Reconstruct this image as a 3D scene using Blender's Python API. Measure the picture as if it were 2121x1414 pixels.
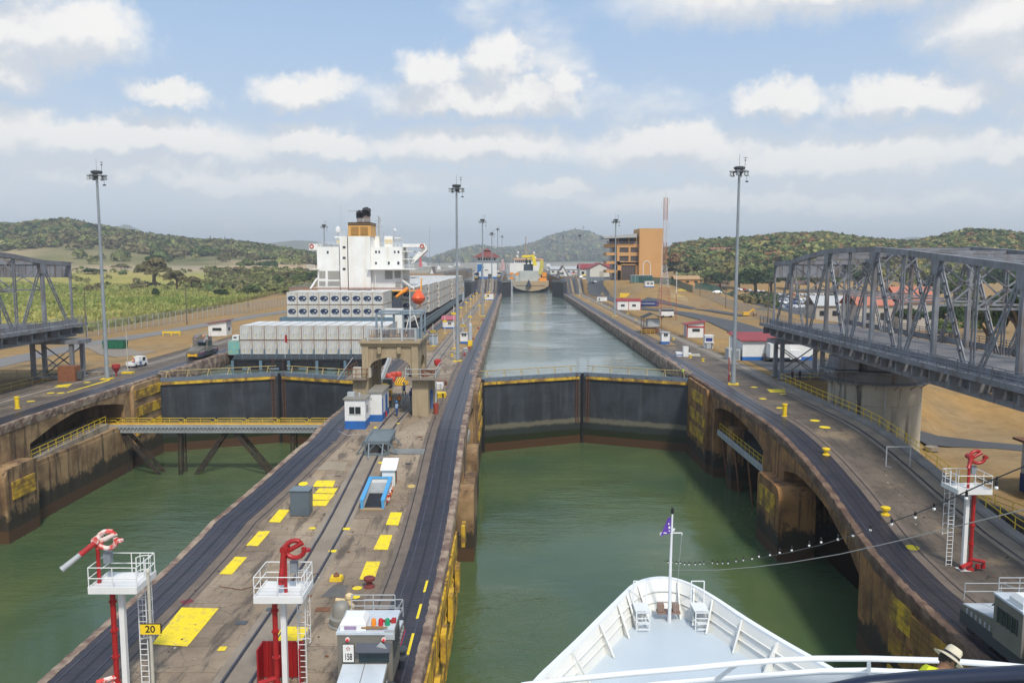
import bpy, bmesh, math, random
import numpy as np
from mathutils import Vector, Matrix
from mathutils.bvhtree import BVHTree
R=math.radians; PI=math.pi
for o in list(bpy.data.objects): bpy.data.objects.remove(o)
SC=bpy.context.scene; COL=SC.collection
# ---------------- camera
PITCH=math.atan(167/1650); CZ=30.7
cam=bpy.data.cameras.new('camera'); cam.lens=28.0; cam.sensor_width=36; cam.clip_start=.05; cam.clip_end=30000
co=bpy.data.objects.new('camera',cam); COL.objects.link(co); co.location=(0,0,CZ); co.rotation_euler=(PI/2-PITCH,0,0)
SC.camera=co
SC.view_settings.view_transform='Standard'; SC.view_settings.look='None'; SC.view_settings.exposure=0.16; SC.view_settings.gamma=1
# ---------------- sun
SUN_EL=R(52); SUN_AZ=R(160)      # azimuth clockwise from +Y : behind the camera, a little to the right
sd=bpy.data.lights.new('sun','SUN'); sd.energy=3.0; sd.angle=R(7); sd.color=(1,.94,.84)
so=bpy.data.objects.new('sun',sd); COL.objects.link(so)
sv=Vector((math.sin(SUN_AZ)*math.cos(SUN_EL),math.cos(SUN_AZ)*math.cos(SUN_EL),math.sin(SUN_EL)))
so.rotation_euler=sv.to_track_quat('Z','Y').to_euler(); so.location=sv*200
# ---------------- world: Nishita sky with cumulus by direction
W=bpy.data.worlds.new('World'); SC.world=W; W.use_nodes=True
nt=W.node_tree; nt.nodes.clear()
def N(t,typ,**k):
    n=t.nodes.new(typ)
    for a,b in k.items():
        if a=='op': n.operation=b
        else: setattr(n,a,b)
    return n
def L(t,a,b): t.links.new(a,b)
def mth(t,op,a,b=None,c=None,clamp=False):
    n=N(t,'ShaderNodeMath',op=op); n.use_clamp=clamp
    for i,x in enumerate((a,b,c)):
        if x is None: continue
        if isinstance(x,(int,float)): n.inputs[i].default_value=x
        else: L(t,x,n.inputs[i])
    return n.outputs[0]
def vmth(t,op,a,b):
    n=N(t,'ShaderNodeVectorMath',op=op)
    for i,x in enumerate((a,b)):
        if isinstance(x,(tuple,list)): n.inputs[i].default_value=x
        else: L(t,x,n.inputs[i])
    return n.outputs['Value'] if op in('LENGTH','DOT_PRODUCT','DISTANCE') else n.outputs[0]
def smooth(t,x,a,b,lo=0,hi=1):
    n=N(t,'ShaderNodeMapRange',interpolation_type='SMOOTHSTEP'); L(t,x,n.inputs[0])
    for i,v in enumerate((a,b,lo,hi)): n.inputs[i+1].default_value=v
    return n.outputs[0]
def mixc(t,f,a,b,bl='MIX'):
    n=N(t,'ShaderNodeMix',data_type='RGBA',blend_type=bl)
    for i,x in ((0,f),(6,a),(7,b)):
        if isinstance(x,(int,float)): n.inputs[i].default_value=x
        elif isinstance(x,tuple): n.inputs[i].default_value=(*x[:3],1)
        else: L(t,x,n.inputs[i])
    return n.outputs[2]
def noise(t,vec,scale,detail=4,rough=.5,col=False,**k):
    n=N(t,'ShaderNodeTexNoise'); n.inputs['Scale'].default_value=scale; n.inputs['Detail'].default_value=detail; n.inputs['Roughness'].default_value=rough
    if vec is not None: L(t,vec,n.inputs['Vector'])
    return n.outputs['Color' if col else 'Fac']
# cloud group: input (az, el, 0) radians
cg=bpy.data.node_groups.new('cloud_field','ShaderNodeTree')
cg.interface.new_socket('V',in_out='INPUT',socket_type='NodeSocketVector'); cg.interface.new_socket('D',in_out='OUTPUT',socket_type='NodeSocketFloat')
gi=N(cg,'NodeGroupInput'); go=N(cg,'NodeGroupOutput')
n1=noise(cg,gi.outputs[0],16,5,.62,True)
v=vmth(cg,'ADD',gi.outputs[0],vmth(cg,'MULTIPLY',vmth(cg,'SUBTRACT',n1,(.5,.5,.5)),(.10,.075,0)))
n2=noise(cg,gi.outputs[0],70,4,.6,True)
v=vmth(cg,'ADD',v,vmth(cg,'MULTIPLY',vmth(cg,'SUBTRACT',n2,(.5,.5,.5)),(.022,.018,0)))
def px2ae(u,vv): return ((u-1060)/1650*.97, (540-vv)/1650*.97)
BL=[(70,205,120,55),(240,120,120,55),(150,150,190,50),(380,225,75,28),(900,150,75,45),(1030,140,80,55),(1170,175,60,35),(1000,205,260,40),(640,200,110,40),
(1595,230,90,38),(1980,130,150,75),(2080,190,130,60),(1700,30,420,65),(1840,240,170,38),(2080,270,90,40),(100,55,150,45),
(330,310,330,42),(660,300,140,36),(980,300,260,44),(1380,310,220,50),(1720,340,330,50),(1150,390,110,26),(2050,330,140,40),(500,380,520,40),(1600,420,500,34),(60,330,170,45)]
acc=None
for (u,vv,ru,rv) in BL:
    a,e=px2ae(u,vv); s=vmth(cg,'SUBTRACT',v,(a,e,0)); s=vmth(cg,'MULTIPLY',s,(1650/ru,1650/rv,0))
    d=mth(cg,'SUBTRACT',1.0,vmth(cg,'LENGTH',s,(0,0,0)))
    acc=d if acc is None else mth(cg,'SMOOTH_MAX',acc,d,.15)
n3=noise(cg,vmth(cg,'MULTIPLY',gi.outputs[0],(1,1.9,1)),3.2,7,.55)
bg=mth(cg,'SUBTRACT',mth(cg,'MULTIPLY',n3,4.2),2.35)
acc=mth(cg,'SMOOTH_MAX',acc,bg,.25)
L(cg,acc,go.inputs[0])
geo=N(nt,'ShaderNodeNewGeometry'); tc=N(nt,'ShaderNodeTexCoord')
sp=N(nt,'ShaderNodeSeparateXYZ'); L(nt,tc.outputs['Generated'],sp.inputs[0])
az=mth(nt,'ARCTAN2',sp.outputs[0],sp.outputs[1]); el=mth(nt,'ARCSINE',sp.outputs[2])
cx=N(nt,'ShaderNodeCombineXYZ'); L(nt,az,cx.inputs[0]); L(nt,el,cx.inputs[1])
def grp(vec):
    g=N(nt,'ShaderNodeGroup'); g.node_tree=cg; L(nt,vec,g.inputs[0]); return g.outputs[0]
D0=grp(cx.outputs[0]); D1=grp(vmth(nt,'ADD',cx.outputs[0],(.012,.03,0)))
cover=smooth(nt,D0,-.30,.48)
lit=smooth(nt,mth(nt,'SUBTRACT',D0,D1),-.30,.50)
lit2=mth(nt,'ADD',mth(nt,'MULTIPLY',lit,.75),mth(nt,'MULTIPLY',noise(nt,cx.outputs[0],9,5,.6),.3))
ccol=mixc(nt,lit2,(.58,.62,.68),(1.0,.96,.90))
sky=N(nt,'ShaderNodeTexSky'); sky.sky_type='NISHITA'; sky.sun_disc=False; sky.sun_elevation=SUN_EL; sky.sun_rotation=SUN_AZ
sky.altitude=0; sky.air_density=1.0; sky.dust_density=2.5; sky.ozone_density=1.0
skyc=mixc(nt,1.0,sky.outputs[0],(.125,.125,.125),'MULTIPLY')
veil=smooth(nt,el,.0,.42,.90,.62)
skyc=mixc(nt,veil,skyc,mixc(nt,smooth(nt,el,.04,.36),(.60,.69,.80),(.38,.57,.84)))
base=mixc(nt,mth(nt,'MULTIPLY',cover,.9),skyc,ccol)
# thick low haze just above the horizon
hz=smooth(nt,el,.0,.18,.80,0)
base=mixc(nt,hz,base,(.72,.80,.86))
bgd=N(nt,'ShaderNodeBackground'); L(nt,base,bgd.inputs[0]); bgd.inputs[1].default_value=1.0
wo=N(nt,'ShaderNodeOutputWorld'); L(nt,bgd.outputs[0],wo.inputs[0])
W.cycles.sampling_method='MANUAL'; W.cycles.sample_map_resolution=512
# ---------------- materials
MATS={}
def M(name,c,c2=None,sc=.5,amt=.5,rough=.7,metal=0,bump=0,bsc=None,streak=None,det=6,lo=.35,hi=.65,space='Object',emit=0,spec=.5,fine=0.0):
    """c base, c2 second colour mixed by noise, streak=(colour, amount, density) vertical stains"""
    if name in MATS: return MATS[name]
    m=bpy.data.materials.new(name); m.use_nodes=True; t=m.node_tree; b=t.nodes['Principled BSDF']
    b.inputs['Roughness'].default_value=rough; b.inputs['Metallic'].default_value=metal; b.inputs['Specular IOR Level'].default_value=spec
    tc=N(t,'ShaderNodeTexCoord'); vec=tc.outputs['Object']
    if space=='World': vec=N(t,'ShaderNodeNewGeometry').outputs['Position']
    col=None
    if c2 is not None:
        f=smooth(t,noise(t,vec,sc,det,.6),lo,hi); f=mth(t,'MULTIPLY',f,amt)
        col=mixc(t,f,c,c2)
    if streak:
        sv_=vmth(t,'MULTIPLY',vec,(streak[2],streak[2],streak[2]*.07))
        f=smooth(t,noise(t,sv_,1.0,5,.65),.50,.66); f=mth(t,'MULTIPLY',f,streak[1])
        col=mixc(t,f,col if col is not None else c,streak[0])
    if fine:
        f=noise(t,vec,(bsc or 6)*1.5,6,.7); k=mth(t,'ADD',mth(t,'MULTIPLY',f,2*fine),1-fine)
        cc=N(t,'ShaderNodeCombineXYZ'); [L(t,k,cc.inputs[i]) for i in range(3)]
        col=mixc(t,1.0,col if col is not None else c,cc.outputs[0],'MULTIPLY')
    if col is None: b.inputs['Base Color'].default_value=(*c,1)
    else: L(t,col,b.inputs['Base Color'])
    if bump:
        bn=N(t,'ShaderNodeBump'); bn.inputs['Strength'].default_value=bump; bn.inputs['Distance'].default_value=.1
        L(t,noise(t,vec,bsc or sc*6,6,.65),bn.inputs['Height']); L(t,bn.outputs[0],b.inputs['Normal'])
    if emit: b.inputs['Emission Color'].default_value=(*c,1); b.inputs['Emission Strength'].default_value=emit
    MATS[name]=m; return m
def P(name,c,**k): # painted metal with slight grime
    k.setdefault('rough',.5); return M(name,c,tuple(x*.62+.01 for x in c),sc=k.pop('sc',.8),amt=k.pop('amt',.45),**k)
white=P('white_paint',(.74,.74,.72),amt=.22); shipwhite=M('ship_white_paint',(.72,.735,.74),(.60,.62,.64),sc=.6,amt=.35,rough=.35)
deckpaint=M('ship_deck_paint',(.52,.585,.63),(.44,.50,.545),sc=.25,amt=.5,rough=.45,fine=.05)
blue=P('blue_paint',(.02,.13,.42)); red=P('red_paint',(.42,.02,.015),streak=((.20,.03,.02),.5,1.5)); yel=M('yellow_paint',(.80,.55,.01),(.50,.34,.03),sc=1.1,amt=.5,rough=.6,fine=.12)
padyel=M('yellow_road_paint',(.84,.63,.01),(.42,.33,.14),sc=2.2,amt=.75,rough=.65,fine=.16,bsc=5,lo=.52,hi=.72,space='World',streak=((.5,.38,.06),.5,2.5))
orange=P('orange_paint',(.75,.20,.02)); grey=P('grey_paint',(.23,.26,.29)); dgrey=P('dark_grey_paint',(.08,.085,.09)); lgrey=P('light_grey_paint',(.42,.44,.45))
truss=M('bridge_grey_paint',(.235,.25,.28),(.14,.14,.145),sc=.45,amt=.75,rough=.5,streak=((.12,.075,.05),.6,1.6),fine=.1)
masty=M('galvanised_steel',(.26,.29,.31),(.16,.18,.2),sc=.4,amt=.6,rough=.5)
black=M('black_paint',(.015,.015,.017),rough=.5); glass=M('window_glass',(.025,.03,.035),rough=.12); rubber=M('rubber',(.02,.02,.02),rough=.8)
redroof=M('red_roof_paint',(.30,.035,.035),(.19,.03,.03),sc=.7,amt=.6,rough=.6,fine=.08); rust=M('rusty_steel',(.20,.085,.04),(.09,.04,.025),sc=2,rough=.8,fine=.2)
conc=M('concrete',(.34,.29,.22),(.19,.155,.115),sc=.6,amt=.7,rough=.9,bump=.3,bsc=5,streak=((.07,.055,.04),.6,1.2),fine=.15)
archc=M('aged_tan_concrete',(.38,.30,.19),(.29,.225,.14),sc=.4,amt=.7,rough=.9,bump=.25,bsc=4,streak=((.10,.075,.05),.55,1.1),fine=.1)
pierc=M('pier_concrete',(.46,.41,.32),(.35,.30,.23),sc=.25,amt=.7,rough=.9,bump=.2,bsc=3,streak=((.05,.042,.038),.9,.9),fine=.1)
# lock wall face: rusty streaked concrete above, damp algae band near the water
def wallface(name,c,c2,st,wz):
    m=M(name,c,c2,sc=.35,amt=.8,rough=.85,bump=.6,bsc=2.5,streak=st,space='World',fine=.22)
    t=m.node_tree; b=t.nodes['Principled BSDF']; src=b.inputs['Base Color'].links[0].from_socket
    g=N(t,'ShaderNodeNewGeometry'); s=N(t,'ShaderNodeSeparateXYZ'); L(t,g.outputs['Position'],s.inputs[0])
    z=mth(t,'ADD',s.outputs[2],mth(t,'MULTIPLY',mth(t,'SUBTRACT',noise(t,g.outputs['Position'],.45,7,.75),.5),6.0))
    f=smooth(t,z,wz+3.6,wz+2.8); col=mixc(t,mth(t,'MULTIPLY',f,.93),src,(.022,.02,.012))
    f2=smooth(t,s.outputs[2],wz+1.5,wz+1.25); col=mixc(t,f2,col,(.085,.045,.02))
    L(t,col,b.inputs['Base Color']); return m
face_m=wallface('stained_lock_wall',(.38,.245,.12),(.12,.066,.032),((.045,.028,.02),.85,1.0),0)
faceR_m=wallface('rusty_lock_wall',(.36,.18,.06),(.09,.042,.02),((.035,.022,.017),.9,1.0),0)
coping_dark=M('rust_stained_coping',(.20,.125,.08),(.075,.042,.03),sc=.6,amt=.9,rough=.85,bump=.6,bsc=3,space='World',fine=.3)
timb=wallface('yellow_fender_timber',(.22,.11,.035),(.52,.29,.025),((.05,.035,.02),.8,1.6),0)
facem_m=M('mid_lock_wall',(.25,.17,.10),(.12,.08,.05),sc=.35,amt=.8,rough=.85,bump=.6,bsc=2.5,streak=((.05,.035,.025),.85,1.0),space='World',fine=.22)
coping=M('broken_coping_concrete',(.34,.26,.19),(.11,.06,.05),sc=.8,amt=.9,rough=.9,bump=.7,bsc=3,space='World',fine=.3)
track=M('greasy_tow_track',(.034,.026,.030),(.014,.014,.022),sc=.6,amt=.8,rough=.36,bump=.5,bsc=2.2,space='World',fine=.4,lo=.3,hi=.7)
rail=M('worn_rail_steel',(.11,.11,.14),(.05,.04,.045),sc=.7,rough=.35,metal=.5)
# wall top: patchy weathered concrete, slab joints and dry-grass verge beyond the gates
def walltop(nm='wall_top_concrete',ca=(.35,.275,.195),cb=(.165,.122,.085)):
    m=M(nm,ca,cb,sc=.16,amt=.85,rough=.88,bump=.35,bsc=3.2,space='World',fine=.25)
    t=m.node_tree; b=t.nodes['Principled BSDF']; src=b.inputs['Base Color'].links[0].from_socket
    g=N(t,'ShaderNodeNewGeometry'); p=g.outputs['Position']
    br=N(t,'ShaderNodeTexBrick'); L(t,p,br.inputs['Vector']); br.inputs['Scale'].default_value=.085; br.inputs['Mortar Size'].default_value=.0035; br.inputs['Color1'].default_value=(1,1,1,1); br.inputs['Color2'].default_value=(.84,.82,.80,1); br.inputs['Mortar'].default_value=(.62,.58,.54,1)
    col=mixc(t,.9,src,br.outputs[0],'MULTIPLY')
    dk=smooth(t,noise(t,vmth(t,'MULTIPLY',p,(1.2,.22,1)),.8,6,.7),.50,.64); col=mixc(t,mth(t,'MULTIPLY',dk,.72),col,(.06,.048,.04))
    tn=smooth(t,noise(t,p,.22,5,.65),.56,.66); col=mixc(t,mth(t,'MULTIPLY',tn,.45),col,(.33,.235,.13))
    cr=N(t,'ShaderNodeTexVoronoi'); cr.feature='DISTANCE_TO_EDGE'; L(t,vmth(t,'ADD',p,vmth(t,'MULTIPLY',noise(t,p,1.5,4,.6,True),(1.4,1.4,0))),cr.inputs['Vector']); cr.inputs['Scale'].default_value=.33
    ck=smooth(t,cr.outputs['Distance'],.012,.0); col=mixc(t,mth(t,'MULTIPLY',ck,.7),col,(.05,.04,.03))
    L(t,col,b.inputs['Base Color']); return m
top_m=walltop(); topR_m=walltop('dark_wall_top_concrete',(.165,.132,.10),(.08,.064,.052))
def grassm(name,c,c2,c3):
    m=M(name,c,c2,sc=.07,amt=.9,rough=.95,bump=.5,bsc=1.2,space='World',fine=.3); t=m.node_tree; b=t.nodes['Principled BSDF']; src=b.inputs['Base Color'].links[0].from_socket
    p=N(t,'ShaderNodeNewGeometry').outputs['Position']; f=smooth(t,noise(t,p,.35,5,.7),.5,.7)
    L(t,mixc(t,mth(t,'MULTIPLY',f,.5),src,c3),b.inputs['Base Color']); return m
drygrass=grassm('dry_grass',(.34,.205,.075),(.23,.155,.07),(.29,.22,.11))
asphalt=M('asphalt',(.075,.078,.083),(.055,.056,.06),sc=.15,rough=.9,space='World',fine=.12,bsc=4)
# gates
def gatem():
    m=M('gate_steel',(.048,.056,.070),(.026,.03,.037),sc=.35,amt=.8,rough=.42,space='World',streak=((.13,.125,.12),.22,1.3),fine=.12,bump=.1,bsc=2)
    t=m.node_tree; b=t.nodes['Principled BSDF']; src=b.inputs['Base Color'].links[0].from_socket
    g=N(t,'ShaderNodeNewGeometry'); p=g.outputs['Position']; s=N(t,'ShaderNodeSeparateXYZ'); L(t,p,s.inputs[0])
    z=mth(t,'ADD',s.outputs[2],mth(t,'MULTIPLY',mth(t,'SUBTRACT',noise(t,p,.7,5,.7),.5),.9))
    col=mixc(t,mth(t,'MULTIPLY',smooth(t,z,4.6,4.1),.75),src,(.20,.18,.125))
    col=mixc(t,smooth(t,z,3.9,3.3),col,(.03,.037,.036)); col=mixc(t,smooth(t,z,2.6,2.3),col,(.018,.024,.008))
    col=mixc(t,smooth(t,s.outputs[2],1.45,1.3),col,(.075,.038,.018))
    f=mth(t,'FRACT',mth(t,'MULTIPLY',s.outputs[2],.62)); j=smooth(t,mth(t,'ABSOLUTE',mth(t,'SUBTRACT',f,.5)),.03,.0)
    col=mixc(t,mth(t,'MULTIPLY',j,.55),col,(.02,.02,.024)); L(t,col,b.inputs['Base Color']); return m
gate_m=gatem(); gatedark=M('gate_dark_steel',(.045,.047,.055),(.03,.03,.034),sc=.4,rough=.5)
# water
def water(name,c,c2,rs):
    m=bpy.data.materials.new(name); m.use_nodes=True; t=m.node_tree; b=t.nodes['Principled BSDF']
    p=N(t,'ShaderNodeNewGeometry').outputs['Position']
    L(t,mixc(t,smooth(t,noise(t,p,.04,4,.5),.35,.65),c,c2),b.inputs['Base Color'])
    b.inputs['Roughness'].default_value=.06; b.inputs['IOR'].default_value=1.33; b.inputs['Specular IOR Level'].default_value=.6
    v_=vmth(t,'MULTIPLY',p,(.55,1.25,1)); h1=noise(t,v_,1.1,4,.6); h2=noise(t,v_,.25,3,.5)
    calm=smooth(t,noise(t,p,.028,3,.5),.42,.62,.12,1.0)
    h3=noise(t,v_,3.6,2,.5); h=mth(t,'MULTIPLY',mth(t,'ADD',mth(t,'ADD',h1,mth(t,'MULTIPLY',h2,2.2)),mth(t,'MULTIPLY',h3,.25)),calm)
    bn=N(t,'ShaderNodeBump'); bn.inputs['Strength'].default_value=rs; bn.inputs['Distance'].default_value=.22; L(t,h,bn.inputs['Height']); L(t,bn.outputs[0],b.inputs['Normal']); return m
water_lo=water('green_water',(.082,.118,.045),(.050,.088,.042),.6); water_hi=water('grey_green_water',(.17,.21,.185),(.14,.185,.16),.7)
# ---------------- mesh builder
class B:
    def __init__(s): s.v=[];s.f=[];s.m=[]
    def add(s,vs,fs,m=0):
        n=len(s.v); s.v+= [tuple(x) for x in vs]; s.f+=[tuple(n+i for i in f) for f in fs]; s.m+=[m]*len(fs); return s
    def box(s,x,y,z,sx,sy,sz,rz=0,m=0,tx=1,ty=1):
        """centre x,y ; z = bottom ; tx,ty top taper"""
        c,sn=math.cos(rz),math.sin(rz); vs=[]
        for zz,kx,ky in ((0,1,1),(sz,tx,ty)):
            for a,b in ((-1,-1),(1,-1),(1,1),(-1,1)):
                X=a*sx/2*kx;Y=b*sy/2*ky; vs.append((x+X*c-Y*sn,y+X*sn+Y*c,z+zz))
        return s.add(vs,[(3,2,1,0),(4,5,6,7),(0,1,5,4),(1,2,6,5),(2,3,7,6),(3,0,4,7)],m)
    def bar(s,p,q,w,h=None,m=0,up=(0,0,1)):
        h=h or w; p=Vector(p);q=Vector(q); d=(q-p)
        if d.length<1e-6: return s
        d.normalize(); u=Vector(up)
        if abs(d.dot(u))>.98: u=Vector((0,1,0))
        a=d.cross(u).normalized()*w/2; b=a.cross(d).normalized()*h/2
        vs=[p-a-b,p+a-b,p+a+b,p-a+b,q-a-b,q+a-b,q+a+b,q-a+b]
        return s.add(vs,[(3,2,1,0),(4,5,6,7),(0,1,5,4),(1,2,6,5),(2,3,7,6),(3,0,4,7)],m)
    def tube(s,pts,r,n=8,m=0,r2=None,cap=True,closed=False):
        pts=[Vector(p) for p in pts]; k=len(pts); rings=[]; prev=None
        for i,p in enumerate(pts):
            if closed: d=pts[(i+1)%k]-pts[i-1]
            else: d=(pts[min(i+1,k-1)]-pts[max(i-1,0)])
            d.normalize()
            if prev is None:
                u=Vector((0,0,1)) if abs(d.z)<.9 else Vector((0,1,0)); a=d.cross(u).normalized()
            else: a=(prev-d*prev.dot(d)).normalized()
            prev=a; b=d.cross(a)
            rr=r if r2 is None else r+(r2-r)*i/max(k-1,1)
            rings.append([p+(a*math.cos(2*PI*j/n)+b*math.sin(2*PI*j/n))*rr for j in range(n)])
        vs=[v for g in rings for v in g]; fs=[]
        for i in range(k if closed else k-1):
            i2=(i+1)%k
            for j in range(n): fs.append((i*n+j,i*n+(j+1)%n,i2*n+(j+1)%n,i2*n+j))
        if cap and not closed: fs+= [tuple(range(n-1,-1,-1)),tuple((k-1)*n+j for j in range(n))]
        return s.add(vs,fs,m)
    def lathe(s,x,y,z,prof,n=16,m=0):
        vs=[];fs=[]
        for r,h in prof:
            for j in range(n): vs.append((x+r*math.cos(2*PI*j/n),y+r*math.sin(2*PI*j/n),z+h))
        k=len(prof)
        for i in range(k-1):
            for j in range(n): fs.append((i*n+j,i*n+(j+1)%n,(i+1)*n+(j+1)%n,(i+1)*n+j))
        fs+=[tuple(range(n-1,-1,-1)),tuple((k-1)*n+j for j in range(n))]
        return s.add(vs,fs,m)
    def prism(s,poly,z0,z1,m=0):
        n=len(poly); vs=[(x,y,z0) for x,y in poly]+[(x,y,z1) for x,y in poly]
        return s.add(vs,[tuple(range(n-1,-1,-1)),tuple(range(n,2*n))]+[(i,(i+1)%n,n+(i+1)%n,n+i) for i in range(n)],m)
    def xprism(s,poly,x0,x1,m=0): # poly in (y,z) extruded along x
        n=len(poly); vs=[(x0,y,z) for y,z in poly]+[(x1,y,z) for y,z in poly]
        return s.add(vs,[tuple(range(n)),tuple(range(2*n-1,n-1,-1))]+[(i,n+i,n+(i+1)%n,(i+1)%n) for i in range(n)],m)
    def yprism(s,poly,y0,y1,m=0): # poly in (x,z) extruded along y
        n=len(poly); vs=[(x,y0,z) for x,z in poly]+[(x,y1,z) for x,z in poly]
        return s.add(vs,[tuple(range(n)),tuple(range(2*n-1,n-1,-1))]+[(i,n+i,n+(i+1)%n,(i+1)%n) for i in range(n)],m)
    def quad(s,*p,m=0): return s.add(p,[tuple(range(len(p)))],m)
    def grid(s,rows,m=0): # rows of points
        k=len(rows[0]); vs=[p for r in rows for p in r]; fs=[(i*k+j,i*k+j+1,(i+1)*k+j+1,(i+1)*k+j) for i in range(len(rows)-1) for j in range(k-1)]
        return s.add(vs,fs,m)
    def railing(s,pts,h,r=.03,mid=1,step=2.0,m=0,n=5):
        pts=[Vector(p) for p in pts]
        for a,b in zip(pts,pts[1:]):
            for k in range(mid+1):
                z=Vector((0,0,h*(k+1)/(mid+1))); s.tube([a+z,b+z],r,n,m)
            c=max(1,int((b-a).length/step+.5))
            for i in range(c+(1 if b is pts[-1] else 0)): p=a.lerp(b,i/c); s.tube([p,p+Vector((0,0,h))],r,n,m)
        return s
    def build(s,name,mats,parent=None,smooth=False,loc=None):
        me=bpy.data.meshes.new(name); me.from_pydata(s.v,[],s.f)
        if not isinstance(mats,(list,tuple)): mats=[mats]
        for m_ in mats: me.materials.append(m_)
        if len(mats)>1: me.polygons.foreach_set('material_index',s.m)
        bm=bmesh.new(); bm.from_mesh(me); bmesh.ops.recalc_face_normals(bm,faces=bm.faces); bm.to_mesh(me); bm.free()
        if smooth:
            me.polygons.foreach_set('use_smooth',[True]*len(me.polygons)); me.set_sharp_from_angle(angle=R(40))
        o=bpy.data.objects.new(name,me); COL.objects.link(o)
        if parent: o.parent=parent
        if loc: o.location=loc
        return o
def tag(o,label=None,cat=None,group=None,kind=None):
    for k,v in (('label',label),('category',cat),('group',group),('kind',kind)):
        if v: o[k]=v
    return o
def thing(name,label,cat,loc=(0,0,0),rz=0,group=None):
    o=bpy.data.objects.new(name,None); COL.objects.link(o); o.empty_display_size=.1; o.location=loc; o.rotation_euler=(0,0,rz)
    return tag(o,label,cat,group)
def kids(o): return [c for c in bpy.data.objects if c.parent==o]
KC={}
def tree_of(o):
    if o.name not in KC: KC[o.name]=[(c,[g for g in kids(c)]) for c in kids(o)]
    return KC[o.name]
def dup(o,loc,rz=0,label=None,cat=None,group=None,scale=None):
    r=o.copy(); COL.objects.link(r); r.location=loc; r.rotation_euler=(0,0,rz)
    if scale: r.scale=(scale,)*3 if isinstance(scale,(int,float)) else scale
    if label: r['label']=label
    if cat: r['category']=cat
    if group: r['group']=group
    for c,gs in tree_of(o):
        cc=c.copy(); COL.objects.link(cc); cc.parent=r
        for g in gs: gg=g.copy(); COL.objects.link(gg); gg.parent=cc
    return r
def first_or(proto_fn,store={}):
    pass
ORD='first second third fourth fifth sixth seventh eighth ninth tenth eleventh twelfth thirteenth fourteenth fifteenth sixteenth seventeenth eighteenth nineteenth twentieth'.split()
ORD+=['twenty-'+x for x in ORD[:9]]+['thirtieth']+['thirty-'+x for x in ORD[:9]]+['fortieth']
def text(s,size,mat_,parent,loc,rot,name='lettering',depth=.01,align='CENTER'):
    cu=bpy.data.curves.new(name,'FONT'); cu.body=s; cu.size=size; cu.extrude=depth; cu.offset=size*.018; cu.align_x=align; cu.align_y='CENTER'
    o=bpy.data.objects.new(name,cu); COL.objects.link(o)
    dg=bpy.context.evaluated_depsgraph_get(); me=bpy.data.meshes.new_from_object(o.evaluated_get(dg)); bpy.data.objects.remove(o)
    me.materials.clear(); me.materials.append(mat_); o=bpy.data.objects.new(name,me); COL.objects.link(o)
    o.parent=parent; o.location=loc; o.rotation_euler=rot; return o
# ---------------- photo rays -> places
cP,sP=math.cos(PITCH),math.sin(PITCH)
def ray(u,v):
    x=(u-1060.5)/1650; y=(v-707)/1650; return x,cP-y*sP,-sP-y*cP
def atZ(u,v,z):
    d=ray(u,v); k=(z-CZ)/d[2]; return Vector((d[0]*k,d[1]*k,z))
def atX(u,v,X):
    d=ray(u,v); k=X/d[0]; return Vector((X,d[1]*k,CZ+d[2]*k))
def atY(u,v,Y):
    d=ray(u,v); k=Y/d[1]; return Vector((d[0]*k,Y,CZ+d[2]*k))
def interp(x,xs,ys): return float(np.interp(x,xs,ys))
ZK=([0,54,58,62,66,70,74,78,82,86,90,443,448,455,463,470,2000],[8.5,8.5,8.62,8.95,9.5,10.15,10.85,11.5,12.0,12.35,12.5,12.5,13.2,15.6,18.4,20,20])
def zw(y): return interp(y,*ZK)
def G(u,v,off=0):
    z=12.5
    for i in range(25): p=atZ(u,v,z); z=z*.5+zw(p.y)*.5
    return Vector((p.x,p.y,zw(p.y)+off))
# ================= terrain =================
rnd=random.Random(7); rng=np.random.default_rng(5)
def ss(x,a,b):
    t=np.clip((x-a)/(b-a),0,1); return t*t*(3-2*t)
_n=rng.random((64,64))
def vn(x,y):
    x=np.asarray(x,float);y=np.asarray(y,float); xi=np.floor(x).astype(int);yi=np.floor(y).astype(int); fx=x-xi;fy=y-yi; fx=fx*fx*(3-2*fx);fy=fy*fy*(3-2*fy)
    g=lambda a,b:_n[a%64,b%64]
    return (g(xi,yi)*(1-fx)+g(xi+1,yi)*fx)*(1-fy)+(g(xi,yi+1)*(1-fx)+g(xi+1,yi+1)*fx)*fy
def fbm(x,y): return sum(vn(x*2**i+i*7.3,y*2**i+i*3.1)/2**i for i in range(4))/1.875-.5
RIDGES=[ # Y0, width, skyline samples (photo u,v)
 (1300,330,[(-900,470),(0,468),(60,466),(120,457),(180,461),(230,474),(300,486),(400,498),(470,500),(520,506),(560,512),(620,522),(700,533),(800,560),(1400,560),(1500,560),(9000,560)]),
 (900,230,[(-9000,575),(1240,575),(1340,545),(1400,506),(1450,500),(1500,496),(1560,492),(1620,486),(1660,485),(1700,483),(1760,492),(1810,497),(1870,503),(1910,497),(1950,487),(2000,477),(2060,480),(2121,488),(2600,470),(9000,480)]),
 (4000,620,[(-900,545),(880,545),(905,536),(940,522),(990,512),(1030,519),(1075,515),(1110,505),(1150,490),(1192,481),(1220,486),(1245,496),(1290,508),(1400,520),(1900,530),(9000,540)]),
 (5200,700,[(-900,500),(180,492),(240,478),(268,464),(290,474),(320,492),(380,505),(520,510),(570,503),(615,498),(655,500),(700,508),(800,528),(900,535),(1100,535),(1300,520),(1620,500),(1680,494),(1740,501),(1830,498),(1890,491),(1945,498),(2121,500),(9000,500)])]
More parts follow.
